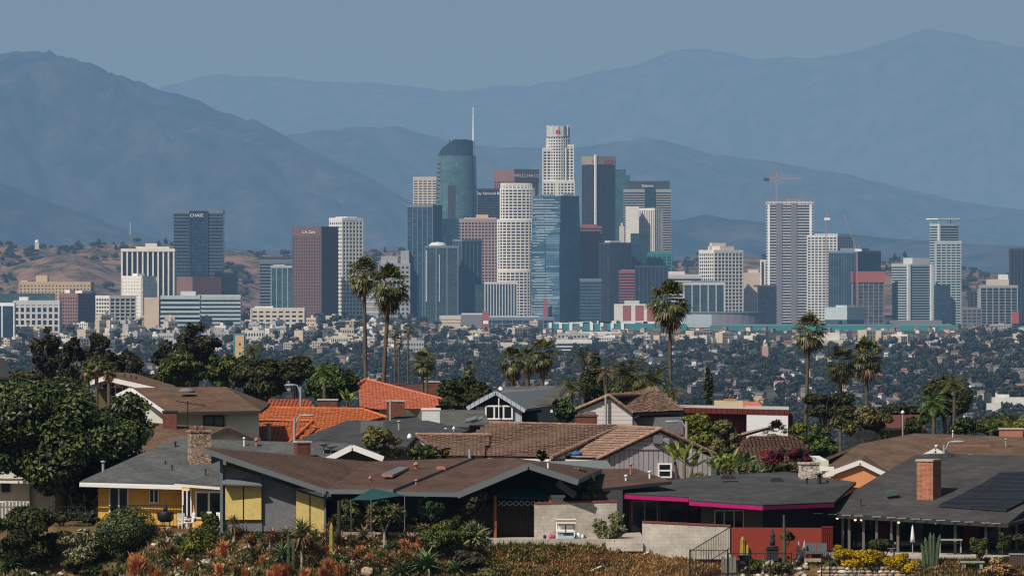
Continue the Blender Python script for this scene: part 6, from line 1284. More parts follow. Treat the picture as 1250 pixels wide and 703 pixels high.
def rosette_quads(c, L, n, r, el0=80, el1=5, w=.1, curl=.6):
    out = []
    for i in range(n):
        az = i * 2.39996 + r.normal(0, .1); el = R(el0 + (el1 - el0) * i / n) + r.normal(0, .06); l = L * r.uniform(.8, 1.1); h = np.array([math.cos(az), math.sin(az), 0]); s = np.array([-math.sin(az), math.cos(az), 0]) * w * L
        p0 = np.array(c, float); d = h * math.cos(el) + np.array([0, 0, math.sin(el)]); p1 = p0 + d * l * .5; el -= curl; d2 = h * math.cos(el) + np.array([0, 0, math.sin(el)]); p2 = p1 + d2 * l * .55
        u = np.array([0, 0, w * L * .5]); out += [[p0 - s * .7, p0 + s * .7, p1 + s, p1 - u], [p0 - s * .7, p1 - u, p1 - s, p0 - s], [p1 - s, p1 - u, p2, p2], [p1 - u, p1 + s, p2, p2]]
    return np.array(out)
def rosette(label, px, py, size_px, mat, n=22, group=None, name='aloe', stem=0.0, skirt=False, Y=None, src=None, el1=5, w=.1):
    b = G(px, py) if Y is None else P(px, py, Y); m = b.y / F
    if src is not None:
        t = copy_tree(src); t.location = b; t.rotation_euler = (0, 0, rnd.uniform(0, 6)); s = size_px / src['_s']; t.scale = (s, s, s); t['label'] = label
        if group: t['group'] = group
        return t
    SEED[0] += 1; r = np.random.default_rng(4000 + SEED[0]); t = thing(name, label, 'succulent', tuple(b), 0, group); t['_s'] = size_px; L = size_px * m / 2; h = stem * m
    MB().quads(rosette_quads((0, 0, h + .04), L, n, r, 82, el1, w)).build('leaves', LF[mat], t, (0, 0, 0))
    if h: MB().tube([(0, 0, -.2), (.03, 0, h * .5), (0, 0, h)], [.11, .08, .07], 7).build('stem', LF['stem'], t, (0, 0, 0))
    if skirt: MB().quads(rosette_quads((0, 0, h * .95), L * .8, 16, r, -10, -75, .08, .4)).build('dry_skirt', LF['dry'], t, (0, 0, 0))
    return t
def sticks(label, px, py, rx, ry, mat='fire', n=260, group=None, name='fire_stick_plant', src=None):
    b = G(px, py + ry * .9); m = b.y / F
    if src is not None:
        t = copy_tree(src); t.location = b; t.rotation_euler = (0, 0, rnd.uniform(0, 6)); s = ry / src['_s']; t.scale = (s * rnd.uniform(.85, 1.2), s, s); t['label'] = label
        if group: t['group'] = group
        return t
    SEED[0] += 1; r = np.random.default_rng(5000 + SEED[0]); t = thing(name, label, 'succulent', tuple(b), 0, group); t['_s'] = ry; q = []
    for i in range(n):
        a = r.uniform(0, 6.28); u = r.random() ** .5; base = np.array([math.cos(a) * u * rx * m * .6, math.sin(a) * u * rx * m * .5, ry * m * r.uniform(0, 1.1)]); d = np.array([math.cos(a) * u * .6, math.sin(a) * u * .6, 1.0]) + r.normal(0, .42, 3); d /= np.linalg.norm(d); l = ry * m * r.uniform(.25, .6); w = np.array([-math.sin(a + 1.57), math.cos(a + 1.57), 0]) * .03; w2 = np.array([math.cos(a), math.sin(a), 0]) * .03
        for ww in (w, w2): q.append([base - ww, base + ww, base + d * l + ww * .6, base + d * l - ww * .6])
    MB().quads(np.array(q)).build('stalks', LF[mat], t, (0, 0, 0)); MB().tube([(0, 0, -.2), (0, 0, ry * m * .6)], [.1, .05], 6).build('stem', LF['stem'], t, (0, 0, 0)); return t
def column_cactus(label, px, pt, pb, w_px, mat='cact', Y=None, group=None, lean=0.0):
    b = G(px, pb) if Y is None else P(px, pb, Y); m = b.y / F; H = (pb - pt) * m; t = MB(); n = 14; vs = []; k = 9; r0 = w_px * m / 2
    for i in range(k):
        u = i / (k - 1); rr = r0 * (.92 + .1 * math.sin(u * 5)) * (1 if u < .85 else math.sqrt(max(.02, 1 - ((u - .85) / .15) ** 2)))
        for j in range(n): a = 2 * math.pi * j / n; q = rr * (1 if j % 2 else .72); vs.append((b.x + lean * H * u * u + q * math.cos(a), b.y + q * math.sin(a), b.z - .1 + (H + .1) * u))
    fs = [(i * n + j, i * n + (j + 1) % n, (i + 1) * n + (j + 1) % n, (i + 1) * n + j) for i in range(k - 1) for j in range(n)] + [tuple((k - 1) * n + j for j in range(n))]
    return tag(t.add(vs, fs).build('column_cactus', LF[mat]), label, 'cactus', group)
def pot(label, px, py, w_px, h_px, mat, Y=None, name='plant_pot', plant=None, group=None):
    b = G(px, py) if Y is None else P(px, py, Y); m = b.y / F; r_ = w_px * m / 2; h_ = h_px * m; t = thing(name, label, 'pot', tuple(b), 0, group)
    MB().lathe((0, 0, 0), [(r_ * .65, -.05), (r_ * .8, h_ * .4), (r_, h_ * .85), (r_ * 1.08, h_ * .9), (r_ * 1.08, h_), (r_ * .9, h_)], 14).build('bowl', mat, t, (0, 0, 0)); MB().lathe((0, 0, h_ * .93), [(r_ * .88, 0), (r_ * .8, .03)], 12).build('soil', BARK, t, (0, 0, 0)); return t

# ---- loose growth that covers the slope
def scatter(name, mat, n, region, size, seed, flat=.4, tall=1.6, lift=.05):
    r = np.random.default_rng(seed); q = []; c = 0
    while c < n:
        px = r.uniform(region[0], region[1]); py = r.uniform(region[2], region[3])
        if noise.noise((px * .045, py * .07, seed)) < region[4] if len(region) > 4 else False: continue
        b = np.array(G(px, py)); s = size * r.uniform(.5, 1.6); k = 9
        for i in range(k):
            a = r.uniform(0, 6.28); d = np.array([math.cos(a) * flat, math.sin(a) * flat, 1.0]); d /= np.linalg.norm(d); o = b + np.array([r.normal(0, s * .7), r.normal(0, s * .5), lift - .05]); w = np.array([-math.sin(a), math.cos(a), 0]) * s * .16; L = s * tall * r.uniform(.6, 1.2)
            q.append([o - w * .5, o + d * L * .5 - w, o + d * L, o + d * L * .5 + w])
        c += 1
    return tag(MB().quads(np.array(q)).build(name, LF[mat]), kind='stuff')
scatter('ground_cover', 'rust', 1500, (560, 740, 664, 712, -.35), .16, 3, .9, 1.0)
scatter('ground_cover', 'olive', 800, (560, 770, 668, 712, -.05), .2, 4, .8, 1.0)
scatter('dry_grass', 'straw', 2600, (690, 895, 672, 714, -.3), .13, 5, .7, 1.7); scatter('dry_grass', 'rust', 350, (700, 895, 672, 714, -.1), .12, 15, .8, 1.2)
scatter('ground_cover', 'aloe', 1500, (170, 600, 652, 712, -.3), .16, 6, .8, 1.3)
scatter('ground_cover', 'aloered', 1300, (180, 580, 655, 712, -.15), .15, 7, .8, 1.3)
scatter('ground_cover', 'mid', 1200, (-20, 600, 655, 712, -.1), .2, 8, .7, 1.2)
scatter('weeds', 'mid', 260, (600, 800, 664, 672), .13, 9, .4, 2.0)
scatter('ground_cover', 'olive', 900, (880, 1260, 684, 712, -.2), .15, 10, .7, 1.2); scatter('ground_cover', 'mid', 600, (1100, 1260, 684, 712, -.1), .16, 12, .7, 1.3); scatter('dry_grass', 'straw', 700, (1100, 1260, 688, 712, -.1), .14, 13, .6, 1.6)

# ---- named shrubs, left to right
shrub('dark feathery shrub below the pale fence at left', 32, 652, 56, 42, 'dark', 5600, .2, 22, .36, shell=.4)
shrub('clipped round dark green hedge ball before the yellow house', 152, 649, 39, 31, 'ficus', 7000, .13, 5, .8, 'hedge', shell=.85, jit=.4, flat=1.0)
shrub('pale olive grey shrub left of the clipped hedge ball', 106, 668, 42, 28, 'grey', 2600, .15, 18, .34, shell=.3)
shrub('dark low shrub under the white wall, between ficus trunk and hedge', 78, 632, 22, 12, 'dark', 900, .18, 9, .4, Y=388.5)
shrub('dark low shrub left of the yellow house corner', 112, 632, 14, 12, 'euca', 700, .16, 9, .4, Y=388.8)
shrub('green low shrub below the dark ones before the white wall', 100, 645, 26, 8, 'mid', 900, .16, 9, .4, Y=388)
shrub('low green shrub below the pale olive shrub', 95, 690, 34, 12, 'mid', 1100, .16, 12, .38)
shrub('green bush beside the yellow house porch', 252, 640, 17, 18, 'mid', 1100, .16, 10, .38)
shrub('feathery yellow green grass clump tinged orange', 234, 664, 26, 18, 'yel', 1400, .24, 12, .4, 'grass_clump', asp=4.0, jit=.8)
shrub('dark leafy bush under the shade sail', 430, 625, 20, 20, 'mid', 1200, .2, 10, .4, Y=377.6)
shrub('dark bush with red blooms beneath the shade sail', 470, 622, 24, 14, 'lush', 1000, .2, 10, .4, Y=377.8)
shrub('pale big leaved shrub right of the shade sail', 528, 620, 17, 15, 'agave', 700, .34, 9, .4, Y=377.8)
shrub('dense dark green conifer shrub in the middle of the slope', 546, 655, 40, 26, 'mid', 4600, .14, 22, .36, shell=.4)
shrub('brownish bush at the foot of the dense conifer shrub', 570, 684, 26, 14, 'euca', 1500, .14, 12, .4)
shrub('yellow leaved plant beside the dark wooden fence', 556, 630, 8, 11, 'yel', 260, .2, 5, .45, Y=378.4)
shrub('pale twiggy olive bush before the grey block wall', 744, 642, 23, 23, 'grey', 1300, .17, 14, .34, Y=377.5, shell=.2, core=0, asp=2.6)
shrub('leafy green shrub peering over the grey block wall', 708, 604, 26, 11, 'lush', 1000, .24, 10, .4, Y=384.6)
shrub('small rusty bush by the yellow house chairs', 232, 634, 9, 5, 'aloered', 240, .14, 5, .5, Y=387)
shrub('mound of bright yellow flowers, the wider left one by the stone wall', 1049, 682, 36, 14, 'yflower', 4200, .11, 26, .34, 'flower_bush', flat=1.1)
shrub('mound of bright yellow flowers, the smaller right one by the stone wall', 1101, 687, 24, 13, 'yflower', 2800, .11, 18, .36, 'flower_bush', flat=1.1)
shrub('small patch of yellow blooms against the porch posts', 1021, 670, 9, 6, 'yflower', 400, .1, 7, .45, 'flower_bush')
shrub('round green bush in the teal bowl before the red wall', 961, 655, 10, 8, 'yel', 700, .12, 9, .4, Y=378.0)
shrub('dark bush beneath the porch behind the yellow flowers', 1080, 665, 22, 10, 'dark', 900, .18, 9, .4, Y=379)
shrub('round dark green bush left of the ivy at right', 1195, 666, 14, 15, 'mid', 1300, .13, 10, .4, Y=378)
shrub('green ivy bush under the porch at far right', 1224, 660, 11, 13, 'lush', 900, .14, 9, .4, Y=378.4)
shrub('brown topped hedge at the right edge', 1246, 655, 16, 6, 'euca', 600, .14, 9, .4, Y=378)
shrub('dry brown shrub in the bottom right corner', 1222, 694, 30, 14, 'straw', 1300, .15, 12, .38, shell=.3)
shrub('green shrub below the rocks by the iron fence', 922, 692, 12, 9, 'mid', 500, .14, 7, .45)
shrub('olive shrub at the foot of the tall wooden post', 952, 694, 13, 11, 'olive', 600, .14, 8, .45)
shrub('tangle of bare grey branches before the wooden fence', 575, 652, 18, 9, 'grey', 240, .3, 8, .4, asp=6.0, core=0)
shrub('mossy green shrub in the slope corner below the conifer shrub', 600, 698, 34, 9, 'olive', 1000, .15, 10, .4)
t = tree('round_tree', 'small round olive crowned tree over the wooden fence', 577, 612, 24, 20, 378.3, 'euca', 2600, .17, 16, .38, base=655)
# ---- tree aloes, agaves and other rosettes
a0 = rosette('large grey green tree aloe with a dry skirt in mid slope', 368, 692, 52, 'aloe', 34, None, 'tree_aloe', 40, True, w=.07)
rosette('tree aloe with drooping leaves right before the yellow panels', 285, 668, 34, 'aloe', 28, None, 'tree_aloe', 26, True, w=.08)
rosette('spiky rosette tree against the grey wall panel', 331, 640, 26, 'dark', 24, None, 'tree_aloe', 24, True, w=.07)
rosette('pale spiky rosette before the second yellow panel pair', 382, 640, 24, 'aloe', 24, None, 'tree_aloe', 18, True, w=.08)
rosette('big spiky green agave cluster at the bottom centre', 520, 700, 62, 'agave', 60, None, 'agave', 4, w=.06)
rosette('second spiky green agave right of the big bottom cluster', 556, 700, 40, 'agave', 36, None, 'agave', 2, w=.07)
rosette('third spiky green agave left of the big bottom cluster', 488, 703, 42, 'agave', 40, None, 'agave', 2, w=.07)
rosette('blue green agave in the bottom left corner', 14, 696, 46, 'agave', 40, None, 'agave', 2, w=.06)
rosette('blue green agave beside the path at left', 60, 678, 32, 'agave', 30, None, 'agave', 2, w=.06)
rosette('tall arching green strap leaved plant in the left middle slope', 345, 690, 50, 'agave', 44, None, 'agave', 8, w=.05)
rosette('dark spiky yucca right of the grass clump', 204, 690, 46, 'olive', 44, None, 'yucca', 6, w=.05)
rosette('dark spiky plant near the clipped hedge', 148, 690, 30, 'mid', 34, None, 'yucca', 4, w=.06)
rosette('bushy aloe beside the pink garden wall', 444, 662, 36, 'aloe', 34, None, 'aloe', 6, w=.07)
rosette('dark agave below the pink garden wall', 466, 684, 30, 'mid', 30, None, 'agave', 2, w=.07)
S1 = rosette('small green aloe rosette on the crowded slope', 300, 690, 24, 'aloe', 24, 'small green aloes on the slope', 'aloe', 3, w=.09)
S2 = rosette('small reddened aloe rosette on the crowded slope', 256, 684, 22, 'aloered', 24, 'small reddened aloes on the slope', 'aloe', 3, w=.09)
S3 = rosette('small blue green agave on the crowded slope', 420, 690, 22, 'agave', 24, 'small blue green agaves on the slope', 'agave', 2, w=.1)
S4 = rosette('small dry brown rosette on the crowded slope', 395, 672, 22, 'dry', 24, 'small dry rosettes on the slope', 'aloe', 4, w=.08)
q = random.Random(21)
for s, n in ((S1, 44), (S2, 34), (S3, 22), (S4, 26)):
    for i in range(n): px = q.uniform(195, 505); py = q.uniform(652, 705); rosette(s['label'], px, py, q.uniform(14, 30), None, src=s, group=s['group'])
for i in range(18):
    px = q.uniform(0, 190); s_ = S1 if i % 2 else S3; rosette(s_['label'], px, q.uniform(688, 706), q.uniform(14, 26), None, src=s_, group=s_['group'])
F1 = sticks('orange fire stick succulent clump on the crowded slope', 168, 686, 13, 20, 'fire', 420, 'orange fire stick clumps')
for px, py, ry in ((274, 668, 13), (268, 694, 12), (340, 697, 14), (352, 694, 12), (402, 690, 14), (415, 696, 12), (393, 698, 9), (440, 672, 9), (494, 664, 11), (506, 668, 9), (484, 690, 9), (362, 683, 9), (320, 682, 8), (400, 670, 8), (452, 680, 8), (186, 696, 9), (192, 700, 9), (230, 690, 8), (300, 700, 11), (330, 702, 10), (372, 700, 11), (498, 678, 10), (512, 660, 8)): sticks(F1['label'], px, py, 12, ry, src=F1, group=F1['group'])
F2 = sticks('green stick leaved succulent on the crowded slope', 312, 676, 10, 16, 'olive', 300, 'green stick succulents')
for px, py, ry in ((350, 668, 14), (212, 672, 12), (262, 652, 10), (432, 664, 12), (380, 684, 12), (240, 682, 10), (290, 696, 10), (458, 698, 10), (128, 700, 9)): sticks(F2['label'], px, py, 12, ry, src=F2, group=F2['group'])
sticks('small orange fire stick by the fence beside the big leaved shrub', 520, 633, 5, 6, 'fire', 120)
# potted and bedded plants along the terrace edge under the sail
for i in range(26): rosette(S1['label'] if i % 3 else S4['label'], q.uniform(398, 548), 652, q.uniform(16, 32), None, src=S1 if i % 3 else S4, group=(S1 if i % 3 else S4)['group'], Y=q.uniform(377.2, 378.6))
for i, (px, py, rx, ry, mt, lb) in enumerate(((412, 636, 9, 13, 'olive', 'olive bush beside the left sail pole'), (448, 640, 11, 10, 'aloered', 'reddish leaved bush under the middle of the sail'), (488, 632, 10, 14, 'lush', 'bright green bush right of the plumeria'), (505, 640, 8, 9, 'yel', 'yellowish bush between the plumeria and the pale big leaved shrub'), (540, 637, 9, 10, 'fire', 'orange leaved bush beside the fence posts'))):
    shrub(lb, px, py, rx, ry, mt, 500, .18, 8, .42, Y=377.6 + .2 * i)
# ---- cacti
column_cactus('yellow topped column cactus standing before the pink wall', 404.5, 637, 680, 5, 'ycact')
column_cactus('pair of thin green column cacti in mid slope, taller one', 352, 650, 698, 4, 'cact'); column_cactus('pair of thin green column cacti in mid slope, shorter one', 358, 660, 698, 3.5, 'cact')
for px, pt, w_, ln, lb in ((1124, 664, 5, -.12, 'leftmost short stem'), (1131, 656, 5.5, -.08, 'second stem from the left'), (1138.5, 650, 5.5, -.02, 'tallest middle stem'), (1144.5, 651, 4.5, 0, 'slim stem right of the tallest'), (1151, 652, 5, .1, 'rightmost leaning stem'), (1142, 672, 5, .02, 'short front stem')):
    column_cactus('blue green column cactus by the porch, ' + lb, 1134 + (px - 1134) * .55, pt, 694, w_, 'cact', None, None, ln * 1.0)
column_cactus('fat yellow cactus column before the red wall', 906.5, 654, 682, 6, 'ycact'); column_cactus('short yellow cactus column before the red wall', 912.5, 664, 682, 4, 'ycact')
# ---- plumeria with a white trunk
b = G(470, 670); t = thing('plumeria_tree', 'small plumeria with a bare white trunk and reddish leaf crown', 'tree', tuple(b)); m = b.y / F
MB().tube([(0, 0, -.2), (-.05, 0, .9), (-.25, 0, 1.5)], [.1, .08, .05], 8).tube([(-.05, 0, .9), (.3, .1, 1.7)], [.06, .04], 6).build('trunk', LF['stem'], t, (0, 0, 0))
r_ = np.random.default_rng(77); qs = [rosette_quads((r_.uniform(-1.1, 1.1), r_.uniform(-.6, .6), r_.uniform(1.6, 2.5)), .42, 14, r_, 70, -20, .14) for _ in range(26)]; MB().quads(np.concatenate(qs)).build('crown', LF['aloe'], t, (0, 0, 0))
b = G(414, 672); MB_ = MB().tube([b - Vector((0, 0, .3)), b + Vector((0, 0, 2.9))], .11, 8); tag(MB_.build('wooden_post', M_['wood']), 'dark bare wooden post standing among the succulents', 'post')
b = P(707, 616, 384.4); t = thing('flower_stalk', 'tall dry flower stalk with side heads above the grey block wall', 'plant', tuple(b)); MB().tube([(0, 0, -.6), (0, 0, 2.1)], [.05, .04], 6).build('stem', M_['olive'], t, (0, 0, 0)); hh = MB()
for i, (dx, z) in enumerate(((-.5, 1.2), (.55, 1.0), (-.3, 1.7), (.35, 1.9), (0, 2.1), (.8, 1.5))): hh.quads(leaf_quads(np.tile([dx, 0, z], (22, 1)) + r_.normal(0, .1, (22, 3)), r_.normal(0, 1, (22, 3)), .18, r_))
hh.build('seed_heads', LF['olive'], t, (0, 0, 0))
# ================================================================== WALLS, FENCES, LAMPS AND YARD THINGS
def wthing(name, label, cat, px0, px1, pt0, pt1, pb, Y0, Y1, mat, th=.2, cop=None, group=None):
    a, b, c, d = P(px0, pb, Y0), P(px1, pb, Y1), P(px1, pt1, Y1), P(px0, pt0, Y0); e = Vector((0, th, 0)); t = thing(name, label, cat, tuple(a), 0, group)
    MB().add([a, b, c, d, a + e, b + e, c + e, d + e], [(0, 1, 2, 3), (5, 4, 7, 6), (4, 0, 3, 7), (1, 5, 6, 2), (3, 2, 6, 7), (4, 5, 1, 0)]).build('wall', mat, t)
    if cop: o = Vector((0, th / 2, .035)); MB().bar(d + o, c + o, th + .1, .09).build('coping', cop, t)
    return t
wthing('block_wall', 'grey concrete block wall with a red coping behind the white beach chair', 'wall', 652, 753, 614.5, 612, 664, 378.4, 378.6, M_['block'], .2, M_['coping'])
wthing('block_wall', 'cream block wall with a red coping above the dry grass', 'wall', 784, 892, 637, 642, 682, 376.6, 376.2, M_['block2'], .2, M_['coping'])
wthing('garden_wall', 'brick red stucco garden wall with cacti before it', 'wall', 893, 1003, 643.5, 644, 712, 379.3, 379.5, M_['redw'], .2)
wthing('garden_wall', 'low pink stucco garden wall among the succulents', 'wall', 412, 540, 649, 650, 668, 377.2, 377.3, plain('pink stucco wall', (.42, .27, .21), .15, 1.2), .25)
wthing('wall_pier', 'short pink stucco pier beside the low pink garden wall', 'pier', 456, 478, 652, 652, 672, 376.9, 376.9, plain('pink stucco pier', (.46, .31, .25), .12, 1.2), .4)
t = thing('garden_gate', 'dark red slatted gate at the right end of the red wall', 'gate', tuple(P(1004, 690, 379.5))); g = MB()
for i in range(6): a, b = P(1004.6 + i * 2.2, 690, 379.5), P(1004.6 + i * 2.2, 643, 379.5); g.bar(a, b, .06)
g.build('slat_panel', M_['redi'], t); MB().bar(P(1003, 643, 379.5), P(1017, 643, 379.5), .1).bar(P(1003, 652, 379.5), P(1017, 652, 379.5), .06).build('gate_frame', M_['redi'], t)
def ground_slab(name, pts, mat, th=.18): return tag(MB().slab([P(*p) for p in pts], th, 0, 0).build(name, mat), kind='structure')
CONC = M_['conc']
def patio(x0, x1, Yf, Yb, z, th, mat=CONC, name='patio'): return tag(MB().bx((Xp(x0, Yf), Yf, z - th), (Xp(x1, Yf), Yb, z)).build(name, mat), kind='structure')
patio(556, 786, 376.9, 388, Zp(657.5, 376.9), .45); patio(740, 785, 376.4, 377.0, Zp(662, 376.4), .5, M_['block2'], 'kerb'); patio(176, 274, 384.4, 392, Zp(646, 386), .3); patio(700, 790, 380, 383.6, Zp(656.6, 380), .2, plain('red clay paving', (.28, .12, .08), .2, 2), 'path')
patio(982, 1004, 378.3, 380, -15.72, .2, plain('beige gravel path', (.36, .29, .22), .2, 3), 'path'); patio(1010, 1340, 379, 391, -15.62, .3)
# wooden fences
def plank_fence(name, label, px0, px1, pt, pb, Y0, Y1, mat, step=.16, gap=.02, rag=.06):
    a, b = P(px0, pb, Y0), P(px1, pb, Y1); L = (b - a).length; t = thing(name, label, 'fence', tuple(a)); H = Zp(pt, (Y0 + Y1) / 2) - a.z; n = int(L / step); mb = MB()
    for i in range(n): p = a.lerp(b, (i + .5) / n); h_ = H + rnd.uniform(-rag, rag); mb.box((p.x, p.y + rnd.uniform(-.015, .015), p.z + h_ / 2), (step - gap, .03, h_), 0, 0, 0, rnd.uniform(-.012, .012))
    mb.build('plank_panel', mat, t); r_ = MB()
    for k in (.2, .8): r_.bar(a + Vector((0, .05, H * k)), b + Vector((0, .05, H * k)), .05, .09)
    r_.build('rail', mat, t); return t
plank_fence('plank_fence', 'dark weathered plank fence left of the grey block wall', 596, 652, 615.5, 664, 379.7, 379.9, M_['wood']); plank_fence('plank_fence', 'dark plank fence in the shade below the round olive crowned tree', 548, 596, 618, 662, 379.3, 379.6, M_['wood'])
plank_fence('picket_fence', 'greyed picket fence before the white wall at far left', -6, 37, 612, 645, 392, 392, M_['gwood'], .2, .06); plank_fence('picket_fence', 'few old grey boards standing behind the iron fence', 880, 899, 681, 708, 375.2, 375.2, M_['gwood'], .22, .03, .12)
def rail_fence(name, label, pts, h, step=.14, cat='railing', post=2.4, top=True, bal=.022):
    """iron railing along ground points; posts, rails and balusters"""
    t = thing(name, label, cat, tuple(pts[0])); bal_ = MB(); pst = MB(); rl = MB()
    for a, b in zip(pts[:-1], pts[1:]):
        a, b = Vector(a), Vector(b); L = (b - a).length; n = max(2, int(L / step)); up = Vector((0, 0, h))
        for i in range(n): p = a.lerp(b, i / n); bal_.bar(p, p + up * .97, bal)
        rl.bar(a + up, b + up, .045).bar(a + up * .12, b + up * .12, .035)
        k = max(1, round(L / post))
        for i in range(k + 1): p = a.lerp(b, i / k); o = MB().bar(p - Vector((0, 0, .2)), p + up * 1.04, .07); o.build('post', M_['iron'], t)
    bal_.build('balusters', M_['iron'], t); rl.build('rails', M_['iron'], t); return t
rail_fence('iron_railing', 'black iron railing before the yellow wall', [P(155, 645, 386.6), P(224, 646, 386.6)], 1.42, .19)
rail_fence('iron_railing', 'pale thin balcony railing between the big ficus and the hedge ball', [P(60, 634, 394), P(104, 634, 394)], .8, .16)
rail_fence('iron_railing', 'black iron stair railing climbing in front of the cream block wall', [P(842, 702, 374.5), P(891.5, 672, 375.6)], 1.4, .12, 'railing', 3)
rail_fence('iron_fence', 'black iron fence panel in the dry grass below the cream block wall', [P(842.5, 712, 374.2), P(888, 712, 374.2)], 1.95, .15, 'fence', 2.2)
rail_fence('iron_fence', 'low black iron fence with wide posts before the rocks', [P(889, 712, 374.0), P(966, 712, 374.0)], 1.75, .5, 'fence', 1.3)
rail_fence('iron_fence', 'low black iron fence before the stone bench at right', [P(1152, 708, 374.0), P(1212, 708, 374.0)], .95, .28, 'fence', 1.0)
b = G(957, 700); tag(MB().tube([b, b + Vector((.02, 0, 1.6)), P(957, 628, b.y)], [.13, .12, .06], 9).build('wooden_post', plain('mossy wooden post', (.075, .075, .05), .3, 3)), 'tall mossy wooden post in front of the red wall', 'post')
for px, lb in ((1003, 'iron gate post at the left of the beige path'), (1013, 'iron gate post at the right of the beige path')): b = P(px, 704, 374.6); tag(MB().bar(b, b + Vector((0, 0, 1.2)), .08).lathe(b + Vector((0, 0, 1.2)), [(.06, 0), (.06, .05), (.01, .09)], 8).build('gate_post', M_['iron']), lb, 'post')
# street lamps
def street_lamp(label, px, pt, pb, Y, arm_px, rise=3):
    m = Y / F; b = P(px, pb, Y); zb = min(gz(b.x, Y), b.z); t = thing('street_lamp', label, 'street lamp', (b.x, Y, zb)); H = P(px, pt, Y).z - zb; ax = arm_px * m
    MB().tube([(0, 0, 0), (0, 0, H * .5), (0, 0, H)], [.13, .11, .09], 8).build('pole', M_['galv'], t, (0, 0, 0))
    MB().tube([(0, 0, H - .5), (ax * .35, 0, H + rise * m * .7), (ax * .8, 0, H + rise * m)], [.06, .05, .045], 7).build('arm', M_['galv'], t, (0, 0, 0))
    hd = MB().lathe((0, 0, 0), [(.10, -.02), (.22, .0), (.24, .08), (.18, .2), (.05, .24)], 12); o = hd.build('lamp_head', M_['galv'], t, (ax, 0, H + rise * m - .1)); o.scale = (1.9, .8, .55)
    MB().lathe((0, 0, -.07), [(.12, 0), (.2, .06)], 10).build('lens', M_['lens'], o, (0, 0, 0)); return t
street_lamp('galvanised street lamp with its arm to the left, before the dark trees', 367, 472, 500, 505, -13); street_lamp('galvanised street lamp with its arm to the right, above the orange roof', 359.5, 510, 545, 430, 17, 4); street_lamp('galvanised street lamp with its arm to the left, before the yellow green tree', 838, 514, 545, 432, -18, 0.5); street_lamp('galvanised street lamp rising behind the dark roof with a curved arm to the right', 1152.5, 543, 565, 409, 17, 5)
b = P(1102, 524, 545); t = thing('street_lamp', 'small thin lamp post before the dark red roof', 'street lamp', (b.x, b.y, gz(b.x, b.y))); H = P(0, 505, 545).z - gz(b.x, b.y); MB().tube([(0, 0, 0), (0, 0, H)], [.1, .06], 7).build('pole', M_['galv'], t, (0, 0, 0)); MB().lathe((0, 0, H), [(.1, 0), (.2, .1), (.05, .3)], 8).build('lamp_head', M_['lens'], t, (0, 0, 0))
# mesh dish
b = P(1057, 545, 470); t = thing('satellite_dish', 'big black mesh satellite dish standing behind the tan brown roof', 'satellite dish', (b.x, b.y, gz(b.x, b.y))); Rd = 22 * 470 / F; ms = MB(); cz = P(0, 547, 470).z - gz(b.x, b.y)
pt_ = lambda r_, a: Vector((r_ * math.cos(a), -.25 * Rd + .35 * Rd * (r_ / Rd) ** 2 - .12 * r_ * math.sin(a), cz + r_ * math.sin(a)))
for i in range(44): a = 2 * math.pi * i / 44; ms.bar(pt_(.1, a), pt_(Rd * .5, a), .05); ms.bar(pt_(Rd * .5, a), pt_(Rd, a), .06)
for k in range(1, 13):
    for i in range(44): ms.bar(pt_(Rd * k / 12, 2 * math.pi * i / 44), pt_(Rd * k / 12, 2 * math.pi * (i + 1) / 44), .05 if k < 12 else .1)
ms.build('mesh_bowl', M_['mesh'], t, (0, 0, 0)); MB().tube([(0, 0, 0), (0, 0, cz)], .1, 8).build('mast', M_['iron'], t, (0, 0, 0))
# white beach chair with canopy
b = P(690.5, 658, 377.7); t = thing('beach_chair', 'white two seat beach chair with a hooded canopy before the grey wall', 'chair', (b.x, b.y, Zp(657.5, 376.9))); W_ = 1.02; fr = MB()
for sx in (-W_ / 2, W_ / 2):
    fr.bar((sx, 0, 0), (sx * 1.06, .2, 1.05), .07); fr.bar((sx, -.5, .0), (sx, -.45, .42), .06); fr.bar((sx, -.5, .42), (sx, .25, .36), .08, .05)
fr.build('frame', M_['white'], t, (0, 0, 0)); CAN = plain('cream canvas', (.72, .64, .52), .08, 2)
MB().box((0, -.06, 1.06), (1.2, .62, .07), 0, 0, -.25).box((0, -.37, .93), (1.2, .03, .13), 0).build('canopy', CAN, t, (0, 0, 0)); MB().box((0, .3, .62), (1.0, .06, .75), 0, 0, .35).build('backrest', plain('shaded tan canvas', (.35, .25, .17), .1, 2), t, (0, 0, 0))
for sx in (-.25, .25): MB().box((sx, -.2, .46), (.44, .55, .12), 0, 0, .1).box((sx, .13, .62), (.42, .12, .35), 0, 0, .3).build('seat_cushion', M_['white'], t, (0, 0, 0))
MB().box((0, -.62, .1), (1.0, .3, .16)).build('footrest', M_['cyan'], t, (0, 0, 0))
for px, c, lb, s in ((672, (.5, .12, .2), 'small pinkish toy on the terrace left of the beach chair', .3), (676, (.35, .08, .08), 'small red toy bucket beside the beach chair', .25), (706, (.75, .76, .8), 'small white toy boat right of the beach chair', .35), (711, (.6, .7, .8), 'pale blue toy ball right of the beach chair', .25), (665, (.03, .03, .04), 'small dark toy bucket left of the other toys', .24)):
    b = P(px, 658, 377.6); o = MB().lathe((b.x, b.y, Zp(657.5, 376.9)), [(s * .3, 0), (s * .45, s * .3), (s * .4, s * .7), (s * .1, s)], 9); tag(o.build('garden_toy', plain('toy plastic', c, .1)), lb, 'toy')
